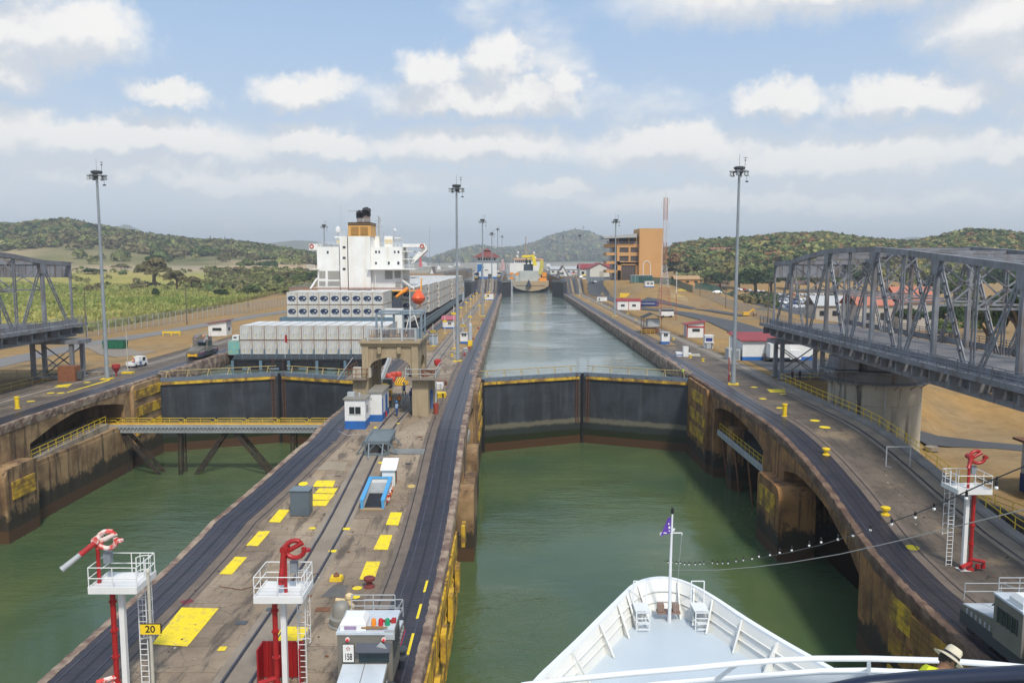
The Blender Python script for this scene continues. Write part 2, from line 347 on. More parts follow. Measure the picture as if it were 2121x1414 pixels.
def tz(x,y):
    x=np.asarray(x,float);y=np.asarray(y,float)
    # right bank
    k=ss(x,44,64); y0=425-125*k; y1=470-40*k
    zr=12.42+7.45*ss(y,y0,y1)
    low=ss(x,88,125)*(1-ss(y,520,640)); zr=zr*(1-low)+9.0*low
    s=1-ss(y,104+14*ss(x,52,75),118+30*ss(x,52,75)); zr=zr*(1-s)+5.4*s
    # left bank
    zl=12.42+7.5*ss(y,520,700)+1.6*ss(-x,118,160)*ss(y,185,230)*(fbm(x*.03,y*.03)+.5)*1.6
    pit=ss(x,-84,-79)*(1-ss(y,112,119))*1.0; zl=zl*(1-pit)+6.5*pit
    z=np.where(x>-10,zr,zl)
    ch=(x>-70.6)&(x<39.8)&(y<1150); z=np.where(ch,-6.0,z)
    far=ss(y,700,800); base=np.where(ch,z,z*(1-far)+19.9*far)
    u=1060.5+1650*x/np.maximum(y,30.); z=base
    for Y0,w,pr in RIDGES:
        v=np.interp(u,[p[0] for p in pr],[p[1] for p in pr]); h=(540-v)/1650*Y0+CZ-{1300:8.0,900:8.5,4000:16.0,5200:0}[Y0]
        bump=np.where(y<Y0,np.exp(-((y-Y0)/w)**2),np.exp(-((y-Y0)/(w*1.3))**2))
        hh=(h-19.9)*bump*(1+.12*fbm(x*.012,y*.012)*np.where(bump<.85,1,0))
        z=np.where(ch,z,np.maximum(z,19.9*far+base*(1-far)+np.maximum(hh,-2)*np.where(y>560,1,ss(y,480,560))))
    return z
def spaced(a,b,s0,g,pts=()):
    r=[a];s=s0
    while r[-1]<b: r.append(r[-1]+s); s*=g
    return sorted(set(r)|set(pts))
xr=spaced(41.2,7000,2.5,1.035); xl=[-v for v in spaced(71.3,7000,2.5,1.035)]
X=np.array(sorted(xl+[-70.5,-60,-40,-20,0,20,39.7]+xr)); Y=np.array([-40,-20,0]+spaced(15,9000,3.0,1.014))
gx,gy=np.meshgrid(X,Y); gz=tz(gx,gy)
nx=len(X);ny=len(Y); V=np.stack([gx,gy,gz],-1).reshape(-1,3)
ii=(np.arange(ny-1)[:,None]*nx+np.arange(nx-1)[None,:]).reshape(-1); F=np.stack([ii,ii+1,ii+nx+1,ii+nx],1)
def npmesh(name,V,F,mats,cols=None,midx=None):
    me=bpy.data.meshes.new(name); k=F.shape[1]; me.vertices.add(len(V)); me.vertices.foreach_set('co',np.asarray(V,dtype=np.float32).ravel())
    me.loops.add(F.size); me.loops.foreach_set('vertex_index',F.ravel().astype(np.int32)); me.polygons.add(len(F)); me.polygons.foreach_set('loop_start',np.arange(0,F.size,k,dtype=np.int32))
    me.update(calc_edges=True)
    if not isinstance(mats,(list,tuple)): mats=[mats]
    for m_ in mats: me.materials.append(m_)
    if midx is not None: me.polygons.foreach_set('material_index',midx.astype(np.int32))
    if cols is not None:
        a=me.color_attributes.new('kind_colour','FLOAT_COLOR','POINT'); c=np.ones((len(V),4),dtype=np.float32); c[:,:3]=cols; a.data.foreach_set('color',c.ravel())
    o=bpy.data.objects.new(name,me); COL.objects.link(o); return o
def groundcol(x,y,z):
    n=fbm(x*.02,y*.02); n2=fbm(x*.1+9,y*.1)
    dry=np.array([.35,.21,.075]); tan=np.array([.29,.205,.11]); c=dry+(tan-dry)*np.clip(.5+2*n2,0,1)[:,None]
    c=c*(1+.35*n[:,None])
    bx=np.interp(y,[0,120,180,200,300,430,670,3000],[-150,-125,-106,-107,-112,-126,-171,-300])+8*n2
    gr=(ss(bx-x,0,5)*ss(y,130,190))[:,None]
    gcol=np.array([.25,.28,.075])+np.array([.12,.03,.01])*np.clip(.5+2.2*n,0,1)[:,None]-np.array([.05,.06,.01])*np.clip(n2*2,0,1)[:,None]
    c=c*(1-gr)+gcol*gr
    hill=ss(y,640,760)[:,None]; fl_=(1-ss(z,22,27))[:,None]; hill=hill; fc=np.array([.10,.115,.045])*(1-fl_)+np.array([.27,.25,.21])*fl_+np.array([.10,.07,.03])*np.clip(.4+2.5*fbm(x*.006,y*.006),0,1)[:,None]
    c=c*(1-hill)+fc*hill
    u=1060+1650*x/np.maximum(y,30); q=(ss(y,600,680)*(1-ss(y,1180,1300))*(1-ss(u,640,760))*np.clip(.75+2.5*fbm(x*.008+3,y*.008),0,1))[:,None]
    c=c*(1-q)+np.array([.46,.34,.20])*q
    return c
gm=bpy.data.materials.new('ground_cover'); gm.use_nodes=True; t=gm.node_tree; b=t.nodes['Principled BSDF']; b.inputs['Roughness'].default_value=.95; b.inputs['Specular IOR Level'].default_value=.1
at=N(t,'ShaderNodeAttribute'); at.attribute_name='kind_colour'; p=N(t,'ShaderNodeNewGeometry').outputs['Position']
k=mth(t,'ADD',.42,mth(t,'MULTIPLY',noise(t,p,.32,8,.75),1.12)); c_=N(t,'ShaderNodeCombineXYZ'); [L(t,k,c_.inputs[i]) for i in range(3)]
c1=mixc(t,1.0,at.outputs['Color'],c_.outputs[0],'MULTIPLY'); st=smooth(t,noise(t,vmth(t,'MULTIPLY',p,(.25,1.0,1)),.35,6,.7),.5,.68)
L(t,mixc(t,mth(t,'MULTIPLY',st,.5),c1,mixc(t,1.0,c1,(.62,.70,.85),'MULTIPLY')),b.inputs['Base Color'])
bn=N(t,'ShaderNodeBump'); bn.inputs['Strength'].default_value=.5; bn.inputs['Distance'].default_value=.3; L(t,noise(t,p,.9,6,.7),bn.inputs['Height']); L(t,bn.outputs[0],b.inputs['Normal'])
ground=npmesh('ground',V,F,gm,groundcol(V[:,0],V[:,1],V[:,2])); ground['kind']='structure'
ground.data.polygons.foreach_set('use_smooth',[True]*len(ground.data.polygons))
BV=BVHTree.FromPolygons([tuple(v) for v in V.tolist()],[tuple(f) for f in F.tolist()])
def gz_(x,y):
    h=BV.ray_cast(Vector((x,y,500)),Vector((0,0,-1))); return h[0].z if h[0] else 0
def atG(u,v):
    d=Vector(ray(u,v)); h=BV.ray_cast(Vector((0,0,CZ)),d.normalized()); return h[0] if h[0] else atZ(u,v,12.4)
def drape(name,pts,w,mat_,off=.05,kind='structure',step=3.0,parent=None):
    """strip of ground surface; pts (x,y) centre line, w width or list"""
    P_=[Vector((p[0],p[1],0)) for p in pts]; out=[];ws=[]
    for i,(a,b_) in enumerate(zip(P_,P_[1:])):
        n_=max(1,int((b_-a).length/step))
        for j in range(n_): out.append(a.lerp(b_,j/n_)); ws.append(w[i]+(w[i+1]-w[i])*j/n_ if isinstance(w,(list,tuple)) else w)
    out.append(P_[-1]); ws.append(w[-1] if isinstance(w,(list,tuple)) else w)
    rows=[]
    for i,p in enumerate(out):
        d=(out[min(i+1,len(out)-1)]-out[max(i-1,0)]).normalized(); s_=Vector((-d.y,d.x,0)); r=[]
        for k_ in range(7):
            q=p+s_*ws[i]*(k_/6-.5); r.append((q.x,q.y,gz_(q.x,q.y)+off))
        rows.append(r)
    bb=B(); bb.grid(rows); o=bb.build(name,mat_); o['kind']=kind; return o
def V2(*uv): return [tuple(atG(u,v)[:2]) for u,v in uv]
# roads and paths
rd=[(50,470)]+V2((1232,600),(1262,618),(1330,640),(1410,648),(1500,668),(1560,690),(1600,705),(1640,722))
drape('road',rd,[9,9,7,6,7,9,11,12,12],asphalt,off=.2,step=1.5)
drape('road',V2((1330,622),(1400,632),(1480,645),(1540,655)),5,asphalt,off=.24,step=1.5)
drape('road',V2((2200,935),(2050,922),(1960,916),(1900,910)),4.2,asphalt)
drape('road',V2((-60,765),(60,738),(165,718),(250,702),(330,690),(450,668),(560,650),(640,638)),[7,7,7,7,6,6,6,6],M('grey_road',(.20,.19,.18),(.15,.145,.14),sc=.2,rough=.95,space='World',fine=.15),off=.06)
drape('pavement',V2((200,715),(260,735),(330,745)),[5,8,6],M('old_concrete_pavement',(.25,.21,.17),(.18,.15,.12),sc=.3,rough=.9,space='World',fine=.2),off=.09)
drape('track',V2((-40,690),(180,668),(330,650),(480,625),(590,606)),9,M('bare_brown_earth',(.26,.16,.08),(.19,.115,.06),sc=.2,rough=.95,space='World',fine=.25),off=.05)
bb=B(); q=[atZ(1475,722,0),atZ(1720,733,0),atZ(1720,790,0),atZ(1590,768,0),atZ(1500,735,0)]
rows=[]
for i in range(12):
    r=[]
    for j in range(14):
        x=43.2+j*1.35; y=122+i*2.3; r.append((x,y,gz_(x,y)+.06))
    rows.append(r)
bb.grid(rows); o=bb.build('yard',asphalt); o['kind']='structure'
drape('road',[(112,300),(118,360),(150,430),(170,520)],[10,10,12,14],asphalt,off=.06)
drape('car_park',[(150,330),(160,440)],[95,105],asphalt,off=.09,step=6)
# ================= water =================
bb=B(); bb.quad((-61.5,-80,0),(32.5,-80,0),(32.5,134,0),(-61.5,134,0)); o=bb.build('water',water_lo); o['kind']='structure'
bb=B()
for a,b_ in ((-5.6,28.6),(-56.7,-22.0)):
    c_=(a+b_)/2; bb.quad((a-1.2,127,10.1),(a+.7,127.2,10.1),(c_,134,10.1),(b_-.7,127.2,10.1),(b_+1.2,127,10.1),(b_+1.2,1145,10.1),(a-1.2,1145,10.1))
o=bb.build('water',water_hi); o['kind']='structure'
# ================= lock walls =================
YS=sorted(set(list(np.arange(15,130,1.0))+list(np.arange(130,440,6.0))+list(np.arange(440,476,2.0))+list(np.arange(480,1145,30.0))+[1145]))
cXL=lambda y:interp(y,[0,58,64,72,82,110,130],[-25,-25.1,-24.9,-23.2,-21.4,-21.0,-22.4])
cXR=lambda y:interp(y,[0,70,90,112,126,130],[-4.9,-4.9,-5.2,-5.5,-5.7,-5.75])
rXL=lambda y:interp(y,[0,46,52,58,64,70,76],[26.3,26.35,26.6,27.2,27.9,28.4,28.6]); rXR=lambda y:40.4
lXL=lambda y:-71.0; lXR=lambda y:-56.7
A1=([88.5,90.6,94.9,101,105.7,109,111.6],[9.05,9.67,10.53,11.05,10.87,10.4,9.55]); A2=([61,64.1,66.6,69.8,73,76.6,79,82.1],[5.9,7.05,7.56,8.49,9.0,9.35,9.3,8.7])
AL=([91.7,97.2,102,107,112.5,115.8],[9.24,10.52,11.18,11.14,10.35,9.55])
def archf(*A):
    def f(y):
        for ys,zs in A:
            if ys[0]<=y<=ys[-1]: return float(np.interp(y,ys,zs))
        return None
    return f
def lockwall(name,label,XL,XR,fl,fr,mL,mR,verge=None):
    w=thing(name,label,'wall')
    bb=B(); rows=[]
    for y in YS:
        a,b_=XL(y),XR(y); rows.append([(a+(b_-a)*i/8,y,zw(y)) for i in range(9)])
    bb.grid(rows); bb.build('wall_top',top_m if w is None or 'centre' in name else topR_m,w)
    for X_,f,m_,sgn in ((XL,fl,mL,1),(XR,fr,mR,-1)):
        bb=B(); ins=sgn*9.0; prev=None
        for y0,y1 in zip(YS,YS[1:]):
            z0,z1=zw(y0),zw(y1); x0,x1=X_(y0),X_(y1); a0=f(y0) if f else None; a1=f(y1) if f else None
            if a0 is None or a1 is None:
                bb.quad((x0,y0,-6),(x1,y1,-6),(x1,y1,z1),(x0,y0,z0))
                if (a0 is None)!=(a1 is None):
                    y_,x_,a_=(y1,x1,a1) if a0 is None else (y0,x0,a0); bb.quad((x_,y_,-6),(x_+ins,y_,-6),(x_+ins,y_,a_),(x_,y_,a_))
            else:
                bb.quad((x0,y0,a0),(x1,y1,a1),(x1,y1,z1),(x0,y0,z0)); bb.quad((x0,y0,a0),(x1,y1,a1),(x1+ins,y1,a1),(x0+ins,y0,a0)); bb.quad((x0+ins,y0,-6),(x1+ins,y1,-6),(x1+ins,y1,a1),(x0+ins,y0,a0))
        bb.build('wall_face',m_,w)
    return w
def along(w,name,Xf,o0,o1,sgn,mat_,dz=.03,h=0,y0=15,y1=1145,wob=0,prof=None):
    """strip along a wall edge: offsets o0..o1 inward"""
    bb=B(); rows=[]; r_=random.Random(int(abs(o0)*100)+int(abs(Xf(80))))
    ys=[y for y in YS if y0<=y<=y1]
    if wob: ys=[y for y in np.arange(y0,min(y1,130),.45)]+[y for y in np.arange(130,y1,1.6)] if y1>130 else list(np.arange(y0,y1,.45))
    for y in ys:
        X0=Xf(y); z=zw(y)
        if prof: rows.append([(X0+sgn*(a+r_.uniform(-wob,wob)*1.3),y+r_.uniform(-wob,wob),z+c+r_.uniform(-wob,wob)*.7) for a,c in prof])
        elif h: rows.append([(X0+sgn*o0,y,z),(X0+sgn*o0,y,z+h),(X0+sgn*o1,y,z+h),(X0+sgn*o1,y,z)])
        else: rows.append([(X0+sgn*o0,y,z+dz),(X0+sgn*o1,y,z+dz)])
    bb.grid(rows); return bb.build(name,mat_,w)
def tow(w,Xf,sgn,e=.45,kmid=False,cm=None):
    along(w,'coping',Xf,0,0,sgn,cm or coping,wob=.035,y1=126,prof=[(-.06,-.9),(-.10,-.35),(-.07,.0),(.0,.07),(.25,.09),(e+.05,.06)])
    along(w,'coping',Xf,0,0,sgn,coping,wob=.05,y0=127,y1=443,prof=[(-.12,-2.3),(-.2,-1.2),(-.16,-.25),(-.05,.03),(.4,.06),(.9,.05),(1.2,.04)])
    along(w,'tow_track_bed',Xf,e,e+2.55,sgn,track,dz=.05)
    for o in (e+.45,e+2.0): along(w,'tow_rail',Xf,o,o+.08,sgn,rail,h=.075)
    along(w,'rack_rail',Xf,e+1.2,e+1.38,sgn,black,h=.06)
    along(w,'conductor_slot',Xf,e+3.25,e+3.33,sgn,black,dz=.045); along(w,'worn_strip',Xf,e+2.55,e+3.7,sgn,M('dark_oily_concrete',(.17,.13,.10),(.085,.066,.055),sc=.7,rough=.8,space='World',fine=.25),dz=.022)
def curve_rails(w,pts,y0=15,y1=443):
    xs=[p[1] for p in pts]; X_=[p[0] for p in pts]; f=lambda y:interp(y,xs,X_)
    along(w,'return_track_bed',f,-1.25,1.25,1,M('pale_track_concrete',(.27,.225,.175),(.16,.125,.095),sc=.4,rough=.9,space='World',fine=.22),dz=.012,y0=y0,y1=y1)
    for s in (-.76,.76):
        along(w,'return_rail',f,s-.05,s+.05,1,rail,h=.05,y0=y0,y1=y1); along(w,'rail_groove',f,s+.06,s+.17,1,black,dz=.02,y0=y0,y1=y1)
cw=lockwall('centre_lock_wall','wide concrete centre wall between the lock chambers, with yellow pads and tow tracks',cXL,cXR,None,archf(A1,A2),face_m,face_m)
tow(cw,cXL,1); tow(cw,cXR,-1); curve_rails(cw,[(-14.7,0),(-14.6,60),(-14.1,80),(-13.4,100),(-13.6,125),(-14.3,150),(-14.4,443)])
rw=lockwall('right_lock_wall','concrete lock wall on the right with arches and rusty streaks under its tow track',rXL,rXR,archf(A1,A2),None,faceR_m,facem_m)
tow(rw,rXL,1,cm=coping_dark); curve_rails(rw,[(38.6,0),(38.8,105),(39.2,118),(39.8,133),(39.5,170),(37.6,275),(37.5,443)])
along(rw,'outer_curb',rXR,0,.9,-1,M('grey_curb_concrete',(.27,.25,.23),(.16,.145,.13),sc=.5,rough=.9,space='World',fine=.2),h=.35,y1=118)
lw=lockwall('left_lock_wall','concrete lock wall on the far left with one long low arch beneath its tow track',lXL,lXR,None,archf(AL),facem_m,face_m)
tow(lw,lXR,-1); curve_rails(lw,[(-66.5,0),(-66,110),(-65,125),(-64,150),(-66,200),(-66.5,443)])
along(cw,'grass_verge',lambda y:-8.2,-4.3,.0,1,drygrass,dz=.03,y0=163,y1=441); along(cw,'grass_verge',lambda y:-19,-.4,3.0,1,drygrass,dz=.03,y0=160,y1=441)
along(rw,'grass_verge',lambda y:33.6,0,2.2,1,drygrass,dz=.03,y0=168,y1=441); along(rw,'grass_verge',lambda y:32.2,0,1.1,1,drygrass,dz=.028,y0=205,y1=441)
along(lw,'grass_verge',lambda y:-71,0,3.2,1,drygrass,dz=.03,y0=132,y1=441)
# ramp ribs beyond y=443
for w,xs in ((cw,(-19,-17.3,-15.6,-13.9,-12.2,-10.5)),(rw,(32.6,34,35.4,36.8,38.2,39.6)),(lw,(-61,-63,-65,-67,-69))):
    for i,x in enumerate(xs):
        along(w,'ramp_stair' if i%2 else 'ramp_slab',lambda y,x=x:x,0,.8 if i%2 else 1.1,1,(M('tan_ramp',(.32,.23,.12),(.2,.14,.08),sc=.5,space='World',fine=.2) if i%3==1 else asphalt if i%3==0 else track),h=.12,y0=441,y1=474)
# piers and fender blocks
def block(w,name,x0,x1,y0,y1,zt,mat_=None,r=.8):
    bb=B(); s=min(r,abs(x1-x0)*.5,abs(y1-y0)*.4); n=5; prof=[(y0,-6),(y0,zt-s)]+[(y0+s*(1-math.cos(PI/2*i/n)),zt-s+s*math.sin(PI/2*i/n)) for i in range(1,n+1)]+[(y1-.3,zt),(y1,zt-.3),(y1,-6)]
    bb.xprism(prof,x0,x1); return bb.build(name,mat_ or face_m,w)
block(rw,'gate_pier',28.1,31,113.2,126,12.2,faceR_m); block(lw,'gate_pier',-59,-56.2,116.8,126,12.2); block(cw,'gate_pier',-8,-4.85,113.2,126,12.2)
block(rw,'fender_block',27.2,31,79.1,86.2,7.6,faceR_m,1.2); block(lw,'fender_block',-61,-54.8,84.2,90,8.2,None,1.2); block(cw,'fender_block',-9,-3.9,79.1,86.2,7.6,None,1.2)
block(cw,'fender_block',-9,-4.4,98,103,6.8,None,1.0)
block(rw,'mooring_pillar',29.4,31,104.5,106.8,8.4,faceR_m,.5)
bb=B(); bb.box(-57.8,102,-6,3.4,27,12.6); bb.box(-57.8,102,6.6,3.2,26.6,.5); bb.build('lower_ledge',face_m,lw)
def fpanel(w,x,y0,y1,z0,z1,nm='fender_panel',sgn=1,m_=None):
    bb=B(); n=4
    for i in range(n):
        a=z0+(z1-z0)*i/n; bb.box(x-sgn*.07,(y0+y1)/2,a+.02,.16,abs(y1-y0),(z1-z0)/n-.05)
    return bb.build(nm,m_ or timb,w)
yf=M('worn_yellow_board',(.66,.41,.03),(.20,.11,.04),sc=.7,amt=.9,rough=.7,space='World',fine=.3,lo=.40,hi=.60,streak=((.06,.04,.025),.6,1.6))
for (u0,v0,u1,v1) in ((1435,803,1456,836),(1430.5,840,1460,874),(1430,872,1459,910)):
    a=atX(u0,v0,28.1); b_=atX(u1,v1,28.1); fpanel(rw,28.1,max(b_.y,113.4),min(a.y,125.8),min(b_.z,a.z-1.4) if a.z-b_.z>1.4 else a.z-1.6,a.z,m_=yf)
for z0 in (10.0,7.4,4.6): fpanel(lw,-56.2,117.2,125.6,z0,z0+1.5,sgn=-1,m_=yf); fpanel(cw,-4.85,113.6,125.6,z0,z0+1.5,sgn=-1,m_=yf)
a=atX(1573,985,27.2); fpanel(rw,27.2,80.2,85.2,4.3,6.6,m_=yf); fpanel(lw,-54.8,85.2,89.3,4.6,6.6,sgn=-1,m_=yf)
for i,(a_,c_) in enumerate(((5.7,7.6),(3.2,5.0),(.9,2.5))):
    for y0,y1 in ((16,24.8),(25.2,33.8),(34.2,42.6),(43,50.2),(50.6,56.5)):
        if (i==2 and y0<30): continue
        fpanel(rw,interp((y0+y1)/2,[0,46,52,57],[26.25,26.3,26.45,26.9]),y0,y1 if y1<56 else 53.6,a_,c_,m_=yf if y1>56 and i!=1 else timb)
    for y0,y1 in ((20,26.6),(27,33.7),(34.1,40.3),(40.7,47.2),(47.6,53.9),(54.3,60.3),(60.8,66.5)):
        fpanel(cw,-4.85,y0,y1,a_-.1,c_,sgn=-1,m_=yf)
for y in (36,40.5,45,50,56,63,71): # hanging yellow bumpers of the near centre wall
    bb=B(); bb.box(-4.45,y,4.0+(y%3)*.4,.35,1.6,1.9); bb.build('rubbing_timber',yf,cw)
for y0,y1 in ((43.0,45.6),(47.6,49.7),(51.6,53.5)):
    bb=B(); xx=-5.9; bb.box(xx,(y0+y1)/2,8.52,.16,y1-y0,.06); bb.build('edge_stripe',padyel,cw)
# recess floors + gangways inside the right arch and the centre arch
for w,x0,x1 in ((rw,29.3,33.3),(cw,-9.6,-6.2)):
    g=thing('retracted_gangway','dark footbridge with yellow rails folded away inside the '+('right' if w is rw else 'centre')+' wall arch','footbridge')
    bb=B(); bb.box((x0+x1)/2,99.8,6.6,x1-x0,21.5,.25); bb.build('deck',dgrey,g)
    bb=B(); bb.box(x0-.15,99.8,6.25,.25,22,.75); bb.box(x1+.15,99.8,6.25,.25,22,.75); [bb.box(x0-.3,90+i*.9,6.5,.14,.2,.35) for i in range(23)]; bb.build('edge_beam',lgrey,g)
    bb=B(); bb.railing([(x0,89.5,6.85),(x0,110.5,6.85)],1.1,.035,1,1.7); bb.railing([(x1,89.5,6.85),(x1,110.5,6.85)],1.1,.035,1,1.7); bb.build('railing',yel,g)
    bb=B()
    for y in (91,97,103,109): bb.bar((x0,y,6.5),(x0+1.6,y+1.4,-3),.25); bb.bar((x1,y,6.5),(x1,y,-3),.25)
    bb.build('strut',rust,g)
# ================= gates =================
def leaf(name,label,hx,hy,ax,ay,zt,zb,thick=1.9,full=True,group=None):
    d=Vector((ax-hx,ay-hy,0)); ln=d.length; rz=math.atan2(d.y,d.x)
    g=thing(name,label,'lock gate',(hx,hy,0),rz,group); sg=1 if ax>hx else -1
    fy=-1 if sg>0 else 1    # side facing the camera in local y
    bb=B(); bb.box(ln/2,-fy*thick/2,zb,ln-.06,thick,zt-zb-.55); bb.build('gate_panel',gate_m if full else gatedark,g)
    bb=B(); bb.box(ln/2-.2,fy*.16,zt-1.05,ln-.9,.30,.42); bb.build('fender_beam',yf if full else M('beige_beam',(.35,.30,.2)),g)
    bb=B(); bb.box(ln/2,-fy*thick*.42,zt-.54,ln-.1,thick*.8,.40); bb.box(ln/2,-fy*.06,zt-.58,ln-.2,.14,.62)
    for i in range(9): bb.box(ln*(i+.5)/9,fy*.10,zt-.5,.16,.16,.4)
    bb.build('walkway',M('blue_grey_walkway',(.13,.17,.22),(.09,.11,.14),sc=1.2,rough=.6,fine=.15),g)
    if full:
        bb=B(); y_=-fy*thick*.8; n=6
        for i in range(n):
            x=ln*(i+.5)/n; bb.tube([(x-.35,y_+fy*.8,zt-.14),(x,y_,zt+.95)],.06,5); bb.tube([(x+.35,y_+fy*.1,zt-.14),(x,y_,zt+.95)],.045,5)
        bb.tube([(.3,y_,zt+.95),(ln-.3,y_,zt+.95)],.075,6); bb.tube([(.3,y_,zt+.45),(ln-.3,y_,zt+.45)],.025,5); bb.build('railing',M('pale_yellow_rail',(.42,.33,.13),(.22,.15,.07),sc=2,rough=.7),g)
        bb=B(); 
        for s_ in (0,.5): bb.box(ln-.75-s_,fy*.22,zb+6.5,.07,.07,zt-zb-7)
        for i in range(28): bb.box(ln-1.0,fy*.22,zb+6.6+i*.4,.5,.06,.05)
        bb.build('ladder',rust,g)
        bb=B(); bb.box(ln-.12,fy*.05,zb,.24,.5,zt-zb-.1); bb.build('gate_post',black,g); bb=B(); bb.box(.25,fy*.05,zb,.4,.5,zt-zb-.2); bb.build('gate_post',black,g)
    return g
leaf('lock_gate_leaf','dark riveted gate leaf on the left half of the central chamber\'s closed gate',-4.9,126,11.83,133,12.0,-3)
leaf('lock_gate_leaf','dark riveted gate leaf on the right half of the central chamber\'s closed gate',28.6,126,11.87,133,12.0,-3)
leaf('lock_gate_leaf','dark gate leaf closing the left chamber, nearest the far left wall, below the container ship',-56.7,126,-39.27,133,12.0,-3)
leaf('lock_gate_leaf','dark gate leaf closing the left chamber, next to the concrete arch of the centre wall',-21.9,126,-39.2,133,12.0,-3)
leaf('lock_gate_leaf','dark open gate leaf jutting from the centre wall beside the dredger stern',-5.6,443,-.6,461,19.8,4,full=False)
leaf('lock_gate_leaf','dark open gate leaf jutting from the right wall beside the dredger stern',28.6,443,23.2,461,19.8,4,full=False)
leaf('lock_gate_leaf','dark open gate leaf at the far end of the container ship\'s chamber',-22.4,441,-27.4,458,19.8,4,full=False)
bb=B(); bb.box(12.4,560,6,34,2,12.6); bb.build('dummy',gatedark) if False else None
# ================= footbridge of the left chamber =================
g=thing('chamber_footbridge','long grey footbridge with yellow pipe and rails spanning the left chamber on slanting dark struts','footbridge')
bb=B(); bb.box(-40.5,113,6.2,41.5,1.7,.55); bb.box(-40.5,112.1,6.95,41.5,.2,.42)
for i in range(76): bb.box(-61+i*.545,112.05,6.75,.16,.3,.3)
bb.build('girder',P('pale_bridge_grey',(.33,.35,.36)),g)
bb=B(); bb.box(-40.5,113.1,6.78,41.3,1.7,.12); bb.build('deck',dgrey,g)
bb=B(); bb.tube([(-59,112.6,7.35),(-20.5,112.6,7.35)],.22,10); [bb.lathe(-57+i*7.5,112.6,7.0,[(.04,0),(.04,.35)],6) for i in range(5)]; bb.build('yellow_pipe',M('ochre_pipe',(.62,.33,.04),(.4,.2,.03),sc=1,rough=.5),g)
bb=B()
for y in (112.25,113.85):
    for i in range(9):
        a=-60.8+i*4.5; bb.tube([(a,y,6.9),(a,y,7.85),(a+.2,y,8.0),(a+4.1,y,8.0),(a+4.3,y,7.85),(a+4.3,y,6.9)],.04,5); bb.tube([(a,y,7.45),(a+4.3,y,7.45)],.03,5); bb.tube([(a+2.1,y,6.9),(a+2.1,y,8.0)],.03,5)
bb.build('railing',yel,g)
strut=M('black_weathered_timber',(.022,.020,.020),(.07,.042,.025),sc=1.2,amt=.8,rough=.8,bump=.4,bsc=4,fine=.3)
def lat_strut(bb,p,q,w=.55):
    p=Vector(p);q=Vector(q); o=Vector((w/2,0,0))
    for s in (-1,1): bb.bar(p+o*s,q+o*s,.13,.2)
    n=int((q-p).length/.9)
    for i in range(n): a=p.lerp(q,i/n);b2=p.lerp(q,(i+1)/n); sg=1 if i%2 else -1; bb.bar(a+o*sg,b2-o*sg,.09)
for (x0,x1) in ((-56.7,-56.2),(-56.2,-50.9),(-47.8,-47.9),(-41.2,-45.7),(-40.0,-34.9),(-31.6,-31.6)):
    bb=B(); 
    for yy in (112.6,114.2): lat_strut(bb,(x0,yy,6.3),(x1+(x1-x0)*.45,yy,-2.9),.42)
    bb.build('strut',strut,g)
g=thing('concrete_ledge_walk','sloping concrete ledge with yellow handrail along the face under the left wall arch','walkway')
bb=B(); bb.xprism([(92,7.1),(110,7.0),(110,8.0),(92,7.4)],-60,-56.6); bb.build('ledge',conc,g); bb=B(); bb.railing([(-56.9,92.5,7.4),(-56.9,101,7.7),(-57,110,8.0)],1.0,.035,1,1.6); bb.build('railing',yel,g)
# ================= swing bridges =================
ND=[118.5,111.8,105,98.3,91.6,84.8,78,71.3,64.6,57.9,51.2,44.5]; TOPZ=[30.5,31.3,31.9,32,32,31.6,31.1,30.6,30.1,29.5,29,28.4]; ZD=20.9; ZB=19.0
def lattice(bb,p,q,w=.42,t=.09):
    p=Vector(p);q=Vector(q); o=Vector((0,w/2,0)) if abs((q-p).normalized().y)<.5 else Vector((w/2,0,0))
    d=(q-p).normalized(); side=Vector((1,0,0)).cross(d).normalized()*w/2
    for s in (-1,1): bb.bar(p+side*s,q+side*s,.26,.07,up=(1,0,0))
    n=int((q-p).length/.62)
    for i in range(n):
        a=p.lerp(q,i/n);b2=p.lerp(q,(i+1)/n); sg=1 if i%2 else -1
        for xo in (-.15,.15): bb.bar(a+side*sg+Vector((xo,0,0)),b2-side*sg+Vector((xo,0,0)),.05,.02,up=(1,0,0))
def batten(bb,p,q,w=.5):
    p=Vector(p);q=Vector(q); d=(q-p).normalized(); side=Vector((1,0,0)).cross(d).normalized()*w/2
    for s in (-1,1): bb.bar(p+side*s,q+side*s,.3,.11,up=(1,0,0))
    n=int((q-p).length/1.35)
    for i in range(n+1): c=p.lerp(q,i/n); e=d*.16; bb.bar(c-e,c+e,w,.38,up=(1,0,0))
